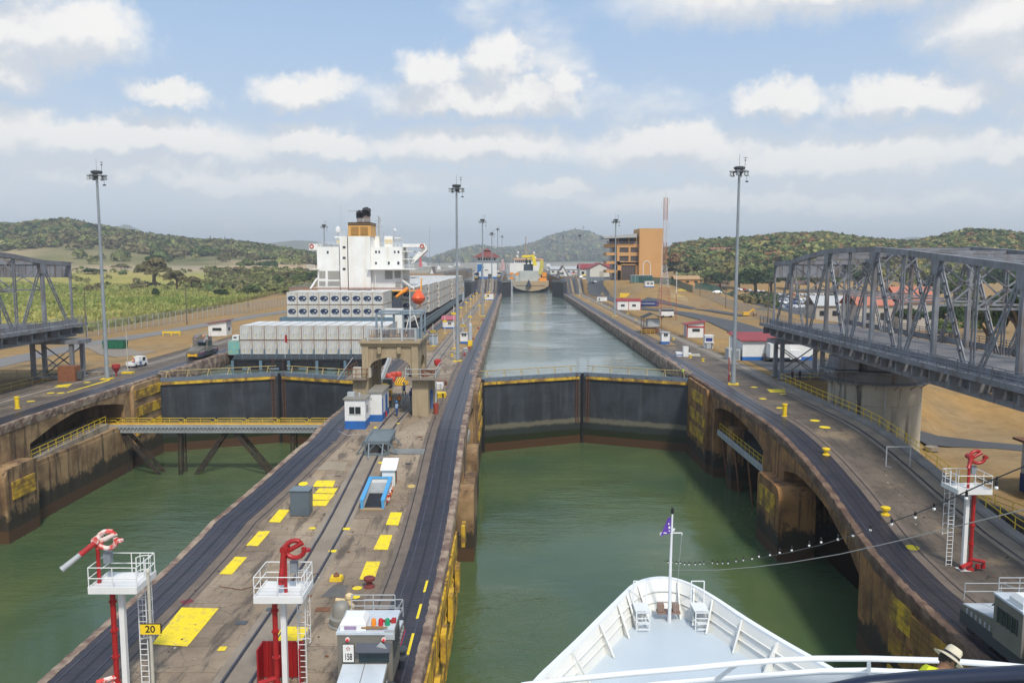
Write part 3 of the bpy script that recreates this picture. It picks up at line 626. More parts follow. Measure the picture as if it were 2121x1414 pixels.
def swing(label,s,x0,x1,nn):
    g=thing('swing_bridge',label,'bridge'); nd=ND[:nn]; tp=TOPZ[:nn]
    for ti,x in enumerate((x0,x1)):
        bb=B(); pts=[(x,126,30.2)]+[(x,y,z) for y,z in zip(nd,tp)]
        for a,b_ in zip(pts,pts[1:]): bb.bar(a,b_,.55,.62)
        for i,(y,z) in enumerate(zip(nd,tp)):
            if i%2==0: bb.xprism([(y-.75,z-.2),(y-.5,z-1.7),(y+.5,z-1.7),(y+.75,z-.2)],x-.30,x+.30)
        bb.build('top_chord',truss,g)
        bb=B(); bb.bar((x,126.5,ZB+.1),(x,nd[-1],ZB-.2),.5,.6); bb.bar((x,126.5,ZD-.55),(x,nd[-1],ZD-.55),.25,.7); bb.build('bottom_chord',truss,g)
        bb=B(); bb.bar((x,126,ZB),(x,126,30.2),.28,.28); bb.build('end_post',truss,g)
        for i,(y,z) in enumerate(zip(nd,tp)):
            bb=B()
            if i%2==0: bb.bar((x,y,ZB),(x,y,z-.2),.42,.5)
            else: lattice(bb,(x,y,ZB),(x,y,z-.25),.5)
            bb.build('post',truss,g)
        prs=[((126,ZB),(nd[0],tp[0]))]+[((nd[i],tp[i]),(nd[i+1],ZB)) if i%2==0 else ((nd[i],ZB),(nd[i+1],tp[i+1])) for i in range(nn-1)]
        for k_,(a,b_) in enumerate(prs):
            bb=B(); (batten if k_ in(5,7,3) else lattice)(bb,(x,*a),(x,*b_),.5); bb.build('diagonal',truss,g)
    # portal girder and bracing
    bb=B(); xa,xb=min(x0,x1),max(x0,x1); bb.box((xa+xb)/2,126,28.1,xb-xa+.4,.3,2.3); [bb.box(xa+(xb-xa)*i/10,125.8,28.15,.12,.14,2.2) for i in range(11)]; bb.box((xa+xb)/2,126,30.35,xb-xa+.9,1.0,.12); bb.build('portal_girder',truss,g)
    bb=B()
    for i,(y,z) in enumerate(zip(nd,tp)):
        bb.bar((x0,y,z-.1),(x1,y,z-.1),.35,.5); 
        if i<nn-1: bb.bar((x0,y,z),(x1,nd[i+1],tp[i+1]),.22,.25); bb.bar((x1,y,z),(x0,nd[i+1],tp[i+1]),.22,.25)
    bb.build('top_bracing',truss,g)
    bb=B()
    for i,(y,z) in enumerate(zip(nd,tp)):
        bb=B(); zl=26.4; bb.bar((x0,y,zl),(x1,y,zl),.22,.22); bb.bar((x0,y,zl),((x0+x1)/2,y,z-.3),.14); bb.bar((x1,y,zl),((x0+x1)/2,y,z-.3),.14); bb.bar((x0,y,z-.4),((x0+x1)/2,y,zl),.14); bb.bar((x1,y,z-.4),((x0+x1)/2,y,zl),.14); bb.build('sway_bracing',truss,g)
    bb=B()
    for i in range(int((126-nd[-1])/3.37)+1):
        y=126-i*3.37; bb.box((x0+x1)/2,y,ZB+.25,abs(x1-x0)+3.2,.22,.95)
        for x,sg in ((xa,-1),(xb,1)): bb.bar((x,y,ZB+.2),(x+sg*2.0,y,ZD-.2),.1)
    bb.build('floor_beam',truss,g)
    bb=B(); Yl=126.8-nd[-1]; ym=(126.8+nd[-1])/2
    bb.box((x0+x1)/2,ym,ZD-.35,abs(x1-x0)-.9,Yl,.2); bb.build('deck',M('worn_bridge_deck',(.21,.20,.20),(.13,.12,.12),sc=.5,rough=.8),g)
    for x,sg in ((xa,-1),(xb,1)):
        bb=B(); bb.box(x+sg*1.15,ym,ZD-.15,1.5,Yl,.12); bb.box(x+sg*1.95,ym,ZD-.45,.1,Yl,.5); bb.box(x+sg*.42,ym,ZD-.05,.06,Yl,.65); bb.build('footway',truss,g)
        bb=B(); bb.railing([(x+sg*1.95,126.6,ZD-.05),(x+sg*1.95,nd[-1],ZD-.05)],1.15,.05,3,1.7); bb.build('railing',truss,g)
    return g
gR=swing('grey steel truss swing bridge parked along the right lock wall on a round pier',1,41.5,52.5,12)
gL=swing('grey steel truss swing bridge at the left edge of the view',-1,-69.7,-81.2,11)
# pivot pier
g=thing('bridge_pier','round stained concrete pier carrying the right swing bridge','pier',(47.8,104,0))
bb=B(); bb.lathe(0,0,4.5,[(5.8,0),(5.7,.5),(5.7,3.9),(5.64,3.93),(5.64,4.0),(5.7,4.03),(5.7,7.9),(5.64,7.93),(5.64,8.0),(5.7,8.03),(5.7,10.5),(5.9,10.55),(5.9,10.75),(5.6,10.85)],56); bb.build('drum',pierc,g,True)
bb=B(); bb.lathe(0,0,15.3,[(5.95,0),(5.95,.12),(5.6,.15),(5.6,1.2),(5.85,1.25),(5.85,1.45),(4,1.5)],48); bb.lathe(0,0,16.8,[(4.2,0),(4.2,1.2),(3.5,2.3)],32); bb.build('turntable',P('rusty_grey_paint',(.20,.19,.185),streak=((.12,.06,.03),.8,1.2)),g,True)
bb=B(); pts=[(6.5*math.cos(a),6.5*math.sin(a),15.35) for a in [i*PI/16 for i in range(33)]]; bb.railing(pts,1.1,.03,1,2.4)
for i in range(16):
    a=i*PI/8; bb.bar((5.7*math.cos(a),5.7*math.sin(a),14.6),(6.6*math.cos(a),6.6*math.sin(a),15.3),.08)
bb.lathe(0,0,15.25,[(6.65,0),(6.65,.08),(5.8,.08)],32); bb.build('ring_walkway',truss,g)
bb=B(); bb.tube([(-1.2,-5.85,5),(-1.2,-5.85,15.2)],.07,6); bb.build('drain_pipe',lgrey,g)
bb=B(); bb.box(-5.2,-2.5,17.0,2.6,3.2,1.6); bb.railing([(-7.2,-4.5,16.9),(-7.2,-.5,16.9),(-4,-.5,16.9)],1.1,.04,2,1); bb.box(-6,-2.6,16.8,3.4,4.4,.12); bb.build('drive_platform',truss,g)
def trestle(label,xa,xb,Y_,zt):
    g=thing('bridge_trestle',label,'trestle'); z0=12.5
    for x in (xa,xb):
        for y in (Y_,Y_+3): bb=B(); bb.bar((x,y,z0),(x,y,zt),.55,.55); bb.box(x,y,z0,1.1,1.1,.25); bb.build('leg',truss,g)
    bb=B()
    for y in (Y_,Y_+3): bb.bar((xa,y,z0+.4),(xb,y,zt-.6),.16); bb.bar((xb,y,z0+.4),(xa,y,zt-.6),.16); bb.bar((xa,y,z0+.35),(xb,y,z0+.35),.3)
    bb.build('cross_brace',truss,g); bb=B(); bb.box((xa+xb)/2,Y_+1.5,zt,abs(xb-xa)+2.6,4,.6); bb.build('cap_beam',truss,g)
trestle('steel trestle under the far end of the right swing bridge',41.5,47.7,121.5,18.0)
trestle('steel trestle under the end of the left swing bridge',-73.6,-67.6,121.5,18.0)
# ================= flat markings on the centre wall =================
def pad(w,quad_px,m_=padyel,name='yellow_marking',off=.03):
    ps=[G(u,v) for u,v in quad_px]; n=5; rows=[]
    for i in range(n):
        a=ps[0].lerp(ps[3],i/(n-1)); b_=ps[1].lerp(ps[2],i/(n-1)); rows.append([(p.x,p.y,zw(p.y)+off) for p in [a.lerp(b_,j/2) for j in range(3)]])
    bb=B(); bb.grid(rows); return bb.build(name,m_,w)
def disc(w,u,v,r,m_=padyel,off=.03,name='yellow_disc'):
    c=G(u,v); bb=B(); bb.add([(c.x+r*math.cos(i*PI/12),c.y+r*math.sin(i*PI/12),zw(c.y+r*math.sin(i*PI/12))+off) for i in range(24)],[tuple(range(24))]); return bb.build(name,m_,w)
for q in ([(376,1258),(453,1260),(388,1339),(315,1334)],[(487,1153),(512,1154),(480,1190),(454,1189)],[(536,1100),(560,1100),(534,1131),(509,1130)],[(578,1055),(600,1056),(580,1082),(556,1081)],
          [(656,995),(695,995),(689,1009),(648,1008)],[(661,1011),(700,1011),(692,1022),(652,1021)],[(648,1023),(694,1023),(684,1035),(648,1035)],[(648,1037),(683,1036),(675,1048),(645,1048)],
          [(809,1061),(833,1061),(825,1088),(799,1087)],[(788,1108),(813,1108),(803,1139),(773,1138)],[(759,1163),(788,1163),(775,1201),(744,1200)],[(585,1297),(640,1299),(622,1333),(566,1330)],
          [(455,1339),(471,1339),(465,1348),(449,1348)],[(642,1092),(654,1092),(652,1096),(638,1096)],[(709,1093),(726,1093),(724,1098),(708,1097)],[(682,1139),(698,1139),(695,1144),(679,1143)],[(775,884),(781,884),(780,887),(774,887)],[(822,876),(828,876),(827,878),(821,878)],[(784,957),(792,957),(791,960),(783,960)]):
    pad(cw,q)
disc(cw,628,1002,.42); disc(cw,740,1218,.33); disc(cw,736,1236,.32); disc(cw,852,1007,.36,m_=M('faded_yellow',(.5,.36,.12)))
for u,v,r in ((1688,871,.55),(1709,885,.6),(1562,802,.5),(1580,826,.5),(1616,845,.5),(1890,1134,.5)): disc(rw,u,v,r,name='yellow_disc')
pad(rw,[(1588,806),(1625,806),(1628,813),(1596,813)]); pad(rw,[(1614,815),(1627,815),(1629,817),(1617,817)])
for u,v in ((105,814),(126,814),(64,831),(180,792)): disc(lw,u,v,.5)
pad(lw,[(120,797),(150,795),(140,802),(112,802)]); pad(lw,[(139,812),(227,786),(227,788),(137,814)])
dk=M('grey_stain_plate',(.10,.095,.09),(.16,.14,.12),sc=.8,space='World',fine=.2)
pad(cw,[(808,929),(882,930),(879,941),(806,940)],M('steel_plate',(.22,.23,.22),(.12,.12,.11),sc=.8,rough=.5),'steel_cover',.04); pad(cw,[(690,1212),(722,1212),(712,1236),(664,1236)],dk,'sealed_hatch',.02)
pad(cw,[(675,862),(715,800),(722,800),(684,862)],M('slab_patch',(.32,.27,.2)),'repair_patch',.015) if False else None
pad(cw,[(678,955),(720,957),(712,975),(655,972)],M('light_slab',(.30,.25,.18),(.22,.17,.11),sc=.5,space='World',fine=.2),'repaired_slab',.018)
pad(cw,[(372,1245),(395,1240),(402,1245),(380,1254)],M('maroon_paint',(.17,.03,.035)),'maroon_marking',.025)
# ================= light masts =================
def mast():
    g=thing('light_mast','x','light mast'); bb=B(); bb.lathe(0,0,0,[(.55,0),(.55,.12),(.36,.14),(.34,.9),(.31,1.0),(.17,30.6)],14); bb.build('pole',masty,g,True)
    bb=B(); bb.box(0,0,.0,1.5,1.5,.16); bb.build('base_plate',yel,g)
    bb=B(); bb.lathe(0,0,30.5,[(.25,0),(.55,.3),(.6,.75),(.75,.8),(.85,1.05),(.6,1.2),(0.02,1.25)],12); bb.tube([(.9*math.cos(a),.9*math.sin(a),30.95) for a in [i*PI/6 for i in range(12)]],.06,5,closed=True); bb.build('crown_ring',dgrey,g)
    for i in range(6):
        a=i*PI/3+.3; x,y=1.15*math.cos(a),1.15*math.sin(a); bb=B(); bb.lathe(x,y,30.35,[(.30,0),(.27,.02),(.24,.28),(.17,.5),(.3,.56),(.3,.72),(.08,.76)],10); bb.build('floodlight',lgrey if i%2 else masty,g,True)
    bb=B(); bb.tube([(.75,0,31),(.8,0,33)],.03,5); bb.box(.8,0,32.5,.3,.08,.1); bb.box(.8,0,32.9,.5,.05,.06); bb.tube([(0,0,31.6),(0,0,33.4)],.02,4); bb.tube([(1.05,0,30.4),(1.08,0,29.6)],.02,4); bb.box(1.08,0,29.45,.4,.2,.18); bb.build('aerial',black,g)
    return g
ML=[(222,785,'tall light mast on the left wall in front of the green field'),(948,748,'tall light mast on the centre wall, largest of those between the chambers'),(1519,796,'tall light mast on the right wall, left of the truss bridge end'),
 (1000,655,'light mast on the centre wall in front of the red-roofed control house'),(1273,655,'light mast on the right bank in front of the ochre building'),(1019,618,'light mast at the foot of the centre wall ramp, just right of the control house'),
 (672,640,'light mast whose head rises behind the left bridge wing'),(1200,612,'light mast at the foot of the right wall ramp'),
 (904,645,'light mast beyond the ship\'s right bridge wing, nearest the superstructure'),
 (1031,574,'light mast on the upper centre wall left of the dredger, nearer of the pair'),(1040,566,'slim light mast left of the dredger, farther of the pair'),(1166,566,'light mast right of the dredger in front of the cone-shaped hill'),(1143,560,'light mast right of the dredger, between it and the hill'),(1129,556,'farthest light mast, close beside the yellow dredger crane')]
m0=mast(); mz=[]
for u,v,lb in ML:
    if u in(672,): p=Vector((-70.4,301,12.5))
    elif u==904: p=Vector((-62,640,16))
    else: p=atZ(u,v,20 if v<590 else 12.5)
    mz.append((p,lb))
for i,(p,lb) in enumerate(mz):
    lz=p.z if abs(p.x)<60 else gz_(p.x,p.y) if i not in(0,6) else 12.5
    if i==0: m0.location=(p.x,p.y,lz); m0['label']=lb; m0['group']='tall light masts along the locks'
    else: dup(m0,(p.x,p.y,lz),rnd.uniform(-.3,.3),lb,group='tall light masts along the locks')
# ================= people =================
def limb(bb,p,q,r1,r2,n=8): bb.tube([p,Vector(p).lerp(Vector(q),.5),q],r1,n,r2=r2)
def person(label,loc,rz=0,shirt=(.25,.38,.6),pants=(.03,.04,.08),vest=None,hat=None,pose='stand',scale=1,group='workers on the lock walls'):
    g=thing('person',label,'person',loc,rz,group); g.scale=(scale,)*3
    skin=M('skin',(.22,.11,.06),rough=.6); cs=lambda c:M('cloth_%d_%d_%d'%tuple(int(x*99) for x in c),c,tuple(x*.6 for x in c),sc=6,rough=.9)
    me=bpy.data.meshes.new('body'); st=.06 if pose!='walk' else .22
    hd=(0,0,1.66)
    ar={'stand':[(.21,.03,1.14),(.19,.12,.90)],'point':[(.22,.14,1.18),(.14,.36,1.22)],'walk':[(.21,.1,1.14),(.19,.24,.95)]}[pose]
    vs=[(0,0,.95),(0,0,1.18),(0,.0,1.40),(0,.01,1.50),hd,(0,.0,1.76),
        (.10,0,.90),(.11,st*.6,.50),(.11,st*.2,.08),(.12,st*.2+.16,.03),(-.10,0,.90),(-.11,-st*.5,.50),(-.11,-st*1.3,.08),(-.12,-st*1.3+.16,.03),
        (.18,0,1.40),ar[0],ar[1],(-.18,0,1.40),(-.22,.0,1.12),(-.20,.1,.88)]
    ed=[(0,1),(1,2),(2,3),(3,4),(4,5),(0,6),(6,7),(7,8),(8,9),(0,10),(10,11),(11,12),(12,13),(2,14),(14,15),(15,16),(2,17),(17,18),(18,19)]
    rad=[.15,.15,.165,.06,.10,.075,.10,.068,.05,.045,.10,.068,.05,.045,.075,.05,.04,.075,.05,.04]
    me.from_pydata(vs,ed,[]); o=bpy.data.objects.new('body',me); COL.objects.link(o)
    md=o.modifiers.new('s','SKIN'); me.skin_vertices[0].data[0].use_root=True
    for i,r in enumerate(rad): me.skin_vertices[0].data[i].radius=(r,r*.8 if i<3 else r)
    o.modifiers.new('u','SUBSURF').levels=1; o.modifiers['u'].render_levels=1
    dg=bpy.context.evaluated_depsgraph_get(); m2=bpy.data.meshes.new_from_object(o.evaluated_get(dg)); bpy.data.objects.remove(o)
    o=bpy.data.objects.new('body',m2); COL.objects.link(o); o.parent=g
    m2.materials.clear(); [m2.materials.append(x) for x in (skin,cs(shirt),cs(pants),rubber)]
    for p_ in m2.polygons:
        c=p_.center; p_.material_index=3 if c.z<.12 else 2 if c.z<.97 else 0 if (c.z>1.49 or (abs(c.x)>.15 and c.z<1.0)) else 1; p_.use_smooth=True
    if vest:
        bb=B(); bb.lathe(0,0,.98,[(.185,0),(.19,.2),(.205,.38),(.15,.47)],12); o2=bb.build('safety_vest',M('vest_%d'%int(vest[1]*99),vest,rough=.8),g); o2.scale=(1.05,.9,1)
        bb=B(); bb.box(-.08,-.18,1.0,.05,.03,.42); bb.box(.08,-.18,1.0,.05,.03,.42); bb.build('reflective_stripe',M('stripe',(.75,.75,.3)),g)
    if hat:
        bb=B(); bb.lathe(0,.02,1.72,[(.17,0),(.17,.015),(.125,.02),(.12,.07),(.08,.12),(.01,.14)],12); bb.build('hard_hat',M('hat_%d'%int(hat[2]*99+hat[0]*9),hat,rough=.4),g,True)
    return g
wh=(.75,.75,.72); bl=(.02,.22,.6)
person('worker in pale blue shirt and blue hard hat standing beside the front right arch leg',G(822,862),.9,(.30,.42,.62),(.04,.08,.22),None,bl)
person('worker in orange vest and white hard hat with khaki trousers',G(827,844),.2,(.6,.2,.03),(.32,.27,.18),(.85,.16,.01),wh)
person('worker in orange and yellow vest and dark trousers left of the track',G(808,845),-.3,(.55,.15,.05),(.03,.05,.05),(.85,.25,.02),(.08,.07,.35))
person('worker in blue shirt and dark trousers walking on the track under the arch',G(837,820),2.6,(.16,.24,.42),(.02,.025,.05),None,bl,'walk')
person('worker with white hard hat crouching beside the blue doorway under the arch',G(794,838)-Vector((0,0,.25)),.4,(.2,.22,.26),(.04,.05,.08),None,wh,scale=.85)
person('worker in blue half hidden behind the front right arch leg',G(852,832),.1,(.16,.24,.5),(.03,.04,.1),None,bl)
person('worker in blue jacket walking among the yellow number posts on the centre wall',G(981,641),.1,(.3,.4,.55),(.05,.08,.15),None,wh)
person('worker in yellow vest and blue helmet standing on the closed gate\'s right end',Vector((27.6,127.6,11.85)),1.2,(.5,.5,.1),(.05,.06,.1),(.45,.65,.05),bl)
person('worker in blue shirt and red trousers standing beside the right light mast',G(1510,790),.7,(.22,.33,.6),(.33,.03,.03),(.3,.02,.02),None)
person('darkly dressed person resting at the trestle foot, left one of the two',Vector((43.0,121.0,12.5)),.3,(.12,.03,.04),(.03,.02,.03),None,None,scale=.9)
person('darkly dressed person resting at the trestle foot, right one of the two',Vector((44.2,121.1,12.5)),-.3,(.05,.04,.06),(.03,.02,.03),None,None,scale=.9)
person('worker in red vest and yellow helmet beside the white pickup cart',G(277,760),-.2,(.1,.15,.35),(.04,.06,.15),(.6,.05,.03),(.8,.6,.05))
person('worker in white shirt at the back of the white pickup cart',G(291,760),.3,(.5,.55,.62),(.05,.1,.25),None,None)
person('distant pedestrian in orange by the car park edge',Vector((*atG(1592,625)[:2],gz_(*atG(1592,625)[:2]))),0,(.6,.12,.05),(.1,.1,.15),None,None,group='pedestrians by the car park')
# ================= bollards etc =================
def bollard(label,p,kind,col=yel,group=None):
    g=None; bb=B()
    if kind=='tall': bb.lathe(0,0,0,[(.34,0),(.34,.06),(.24,.1),(.27,1.3),(.33,1.35),(.33,1.5),(.05,1.52)],14)
    else: bb.lathe(0,0,0,[(.38,0),(.36,.1),(.2,.18),(.18,.42),(.38,.5),(.40,.66),(.3,.72),(.02,.74)],14)
    o=bb.build('bollard',col,None,True,loc=p); return tag(o,label,'bollard',group)
bollard('tall tapered yellow bollard on the left wall near the picture edge',G(36,846),'tall'); bollard('tall tapered yellow bollard on the right wall before the bridge pier',G(1625,862),'tall')
bg_='low yellow bollards on the right wall'
bollard('low yellow mooring bollard on the right wall, beside the round bridge pier',G(1711,942),'low',yel,bg_); bollard('low yellow mooring bollard on the right wall, behind the string of bulbs',G(1834,1066),'low',yel,bg_)
bollard('maroon bollard on the centre wall beside the yellow discs',G(765,1215),'low',M('maroon_iron',(.17,.035,.03),rough=.6))
# small yellow/red bollards on the far walls
sm=B(); sm.lathe(0,0,0,[(.3,0),(.18,.1),(.18,.3),(.34,.38),(.32,.5),(.02,.52)],10)
for i,(u,v) in enumerate([(1409,733),(1456,744),(1430,737),(1395,700),(1370,690),(1345,668),(1318,660),(1300,647),(1262,634),(1246,626),(1236,621),(1220,616)]):
    p=G(u,v+4); bollard('small yellow bollard along the right wall verge, %s counting from the near end'%ORD[i],p,'low',yel,'small bollards on the right verge').scale=(.8,.8,.7)
for i,(u,v) in enumerate([(962,737),(972,723),(980,704),(991,682),(1000,665),(936,738)]):
    p=G(u,v); bollard('small %s bollard on the centre wall, %s of its row from the near end'%('yellow' if i==5 else 'dark red',ORD[i]),p,'low',yel if i==5 else red,'small bollards on the centre wall').scale=(.7,.7,.7)
g=thing('valve_stand','yellow square plinth with a rusty valve cap on the centre wall','plinth',G(697,1200)); bb=B(); bb.box(0,0,0,.85,.75,.26,m=0,tx=.9,ty=.9); bb.build('plinth',yel,g); bb=B(); bb.lathe(0,0,.26,[(.22,0),(.2,.12),(.1,.2),(.1,.25)],10); bb.build('cap',rust,g,True)
g=thing('hydrant','cream coloured hydrant with a domed cap behind the towing locomotive','hydrant',G(724,1262)); bb=B(); bb.lathe(0,0,0,[(.3,0),(.3,.08),(.2,.12),(.2,.75),(.27,.8),(.25,.98),(.1,1.1)],12); bb.build('barrel',M('cream_paint',(.68,.52,.28),rough=.5),g,True); bb=B(); bb.tube([(0,0,.55),(-.9,.25,.55)],.13,8); bb.tube([(0,0,.4),(.3,-.3,.4)],.12,8); bb.build('outlet',M('cream_paint',(0,0,0)),g,True)
g=thing('capstan_housing','grey domed machine housing on a ringed base left of the locomotive','machine housing',G(708,1294)); bb=B(); bb.lathe(0,0,0,[(.80,0),(.80,.1),(.70,.15),(.74,.35),(.74,.55),(.6,.62)],22); bb.build('base_ring',P('stone_grey_paint',(.25,.24,.21)),g,True); bb=B(); bb.lathe(0,0,.62,[(.56,0),(.52,.45),(.42,.75),(.25,.86),(.05,.88)],22); bb.build('dome',P('stone_grey_paint',(0,0,0)),g,True)
g=thing('steel_cabinet','slate grey steel cabinet standing on the centre wall beside yellow pads','cabinet'); pc=G(602,1069); pr=G(640,1070); w_=(pr-pc).length
g.location=(pc.x+w_/2,pc.y+.6,pc.z); bb=B(); bb.box(0,0,.06,w_,1.25,2.1); bb.build('body',P('slate_grey_paint',(.105,.135,.16)),g); bb=B(); bb.box(0,0,2.16,w_+.12,1.4,.07); bb.build('lid',P('slate_light',(.16,.20,.23)),g); bb=B(); bb.box(w_/2+.02,-.1,.2,.03,1.0,1.8); bb.box(w_/2+.06,-.5,1.1,.06,.05,.2); bb.build('door',P('slate_grey_paint',(0,0,0)),g)
# stair hatch with white hood
g=thing('stair_hatch','open stairwell with a blue topped parapet around a dark opening','stairwell',(0,0,0)); fl=G(750,1054); fr=G(793,1055); z0=fl.z; xa,xb=fl.x,fr.x; ya=fl.y; yb=ya+5.2
bb=B()
yb=ya+4.3; zy=zw(yb)-z0
for x in (xa,xb): bb.xprism([(ya,z0-.4),(yb,z0-.4),(yb,z0+zy+.8),(ya,z0+.75)],x-.1,x+.1)
bb.box((xa+xb)/2,yb,z0-.4,xb-xa+.2,.2,1.2+zy); bb.build('parapet',white,g)
bb=B()
for x in (xa,xb): bb.bar((x,ya-.12,z0+.8),(x,yb+.1,z0+zy+.86),.34,.12)
bb.box((xa+xb)/2,yb,z0+zy+.81,xb-xa+.34,.34,.12); bb.box(xa,ya-.02,z0+.0,.22,.22,.86); bb.box(xb,ya-.02,z0+.0,.22,.22,.86); bb.build('parapet_cap',M('sky_blue_paint',(.08,.33,.60),rough=.5),g)
bb=B(); bb.bar(((xa+xb)/2,ya+.2,z0+.06),((xa+xb)/2,ya+2.9,zw(ya+2.9)+.06),xb-xa-.25,.04); bb.build('dark_opening',black,g); bb=B(); [bb.box((xa+xb)/2,yb-.3-i*.25,z0,xb-xa-.22,.25,zy+.45-i*.13) for i in range(5)]; bb.build('steps',lgrey,g); bb=B(); bb.box((xa+xb)/2,ya-.05,z0-.02,xb-xa+.2,.5,.1); bb.build('threshold',M('timber',(.35,.25,.14)),g)
bb=B(); rr=random.Random(3)
for i in range(26): bb.box(xb+.28+rr.uniform(0,.1),ya+.4+i*.13,zw(ya+.4+i*.13)+.15+rr.uniform(0,.5),.12,.14,.2,rr.random(),m=i%3)
bb.build('hung_lifejackets',[red,white,orange],g)
p=G(808,1007); g=thing('stair_hood','narrow white shed with sloping roof and a red and green door behind the stairwell','shed',(p.x-.15,p.y+.9,p.z)); g.scale=(.74,.8,.74); 
bb=B(); bb.xprism([(-.9,0),(.9,0),(.9,2.75),(-.9,2.05)],-.8,.8); bb.build('wall',white,g); bb=B(); bb.xprism([(-1.15,1.98),(1.15,2.86),(1.15,2.96),(-1.15,2.08)],-.98,.98); bb.build('roof',M('white_roof',(.78,.78,.77),rough=.6),g); bb=B(); bb.box(.83,-.2,.1,.05,.8,1.75); bb.build('door',red,g); bb=B(); bb.box(.84,-.78,.1,.04,.3,1.75); bb.build('door_panel',M('green_paint',(.03,.2,.08)),g)
# grey steel rack over the return track
a=G(752,948); b_=G(803,944); c_=G(812,884); z0=a.z; g=thing('steel_rack','slatted grey steel rack table on diagonal legs straddling the return track','rack'); x0,x1=a.x+.1,b_.x+.05; y0=a.y+.6; y1=y0+4.6; zt=z0+1.4
sl=P('slate_rack',(.14,.18,.20)); bb=B(); bb.bar((x0,y0,zt),(x0,y1,zt+.22),.2,.3); bb.bar((x1,y0,zt),(x1,y1,zt+.22),.2,.3); bb.bar((x0,y0,zt),(x1,y0,zt),.2,.3); bb.bar((x0,y1,zt+.22),(x1,y1,zt+.22),.2,.3); bb.build('top_frame',sl,g)
bb=B(); n=17
for i in range(n): y=y0+(y1-y0)*(i+.5)/n; bb.bar((x0,y,zt+.22*(i+.5)/n),(x1,y,zt+.22*(i+.5)/n),.22,.12)
bb.build('slats',P('slate_rack2',(.19,.23,.25)),g)
for x in (x0,x1):
    for y,zz in ((y0,0),(y0+2.3,.1),(y1-.3,.2)): bb=B(); bb.bar((x,y,zw(y)),(x,y,zt+zz),.13); bb.build('leg',sl,g)
bb=B()
for x,sx in ((x0,-1),(x1,1)):
    bb.bar((x+sx*.9,y0+.2,zw(y0)+.05),(x,y0,zt),.12); bb.bar((x+sx*.9,y0+2.8,zw(y0+2.8)+.05),(x,y0+2.6,zt+.3),.12)
bb.bar((x0+.5,y0-1.1,zw(y0-1)+.05),(x0+.4,y0,zt),.12); bb.bar((x1-.5,y0-1.1,zw(y0-1)+.05),(x1-.5,y0,zt),.12); bb.bar((x0,y0,z0+.2),(x1,y0,z0+.2),.2); bb.bar((x0,y0,z0+.2),((x0+x1)/2,y0,zt),.09); bb.bar((x1,y0,z0+.2),((x0+x1)/2,y0,zt),.09); bb.build('brace',sl,g)
# ================= booths =================
def booth(label,p,w,d,h,rz=0,roof='flat',bluh=.75,wins=((-.3,.3),),side=True,wallm=None,door=False,cat='control booth',name='control_booth',roofm=None,zw0=None):
    g=thing(name,label,cat,p,rz); wm=wallm or white; bb=B(); bb.box(0,0,bluh,w,d,h-bluh); bb.build('wall',wm,g)
    if bluh>0: bb=B(); bb.box(0,0,0,w+.03,d+.03,bluh); bb.build('blue_base',blue,g)
    bb=B()
    if roof=='flat': bb.box(0,0,h,w+.3,d+.3,.14); bb.build('roof',roofm or M('felt_roof',(.27,.25,.21),(.18,.16,.14),sc=1.5),g)
    elif roof=='shed': bb.xprism([(-d/2-.5,h+.15),(d/2+.5,h+.95),(d/2+.5,h+1.07),(-d/2-.5,h+.27)],-w/2-.45,w/2+.45); bb.xprism([(-d/2,h),(d/2,h),(d/2,h+.78),(-d/2,h+.2)],-w/2,w/2) ; bb.build('roof',roofm or redroof,g)
    elif roof=='slant': bb.yprism([(-w/2-.5,h+.1),(w/2+.5,h+.9),(w/2+.5,h+1.02),(-w/2-.5,h+.22)],-d/2-.5,d/2+.5); bb.build('roof',roofm or redroof,g); bb=B(); bb.yprism([(-w/2,h),(w/2,h),(w/2,h+.82),(-w/2,h+.2)],-d/2,d/2); bb.build('gable',wm,g)
    zz=zw0 or h*.52
    for a,b_ in wins: 
        bb=B(); bb.box((a+b_)/2,-d/2-.02,zz,b_-a,.06,h*.24); o=bb.build('window',glass,g)
        bb=B(); bb.box((a+b_)/2,-d/2-.045,zz-.08,b_-a+.14,.04,.07); bb.build('window_sill',wm,g)
    if side: bb=B(); bb.box(w/2+.02,0,zz,.06,d*.35,h*.24); bb.build('window',glass,g)
    if door: bb=B(); bb.box(-w/2+.45,-d/2-.03,.1,.7,.06,min(2,h-.4)); bb.build('door',lgrey,g)
    return g
pl=G(714,890); pr=G(757,889); w_=(pr-pl).length
g=booth('white control booth with a blue base and double window left of the track',((pl.x+pr.x)/2,pl.y+1.5,pl.z),w_,2.6,3.3,wins=((-.62,-.05),(.03,.62)),bluh=.95)
bb=B(); bb.box(-.55,-.3,3.44,.8,.7,.55); bb.box(-.55,-.68,3.5,.6,.06,.4); bb.lathe(.2,.3,3.44,[(.15,0),(.15,.35),(.02,.4)],8); bb.box(w_/2+.1,1.1,2.8,.35,.3,.35); bb.build('roof_equipment',lgrey,g)
# annex under the arch
p=G(776,873); g=booth('white annex with blue doors built against the left arch leg',(p.x+.1,p.y+2.6,p.z),1.5,5.2,3.3,bluh=.8,wins=(),side=False); bb=B(); bb.box(.78,-2.2,.05,.05,.5,2.6); bb.box(.78,.5,.05,.05,1.2,2.6); bb.build('door',blue,g); bb=B(); bb.lathe(1.0,-1.2,.3,[(.1,0),(.1,.6),(.02,.7)],8); bb.build('fire_extinguisher',red,g)
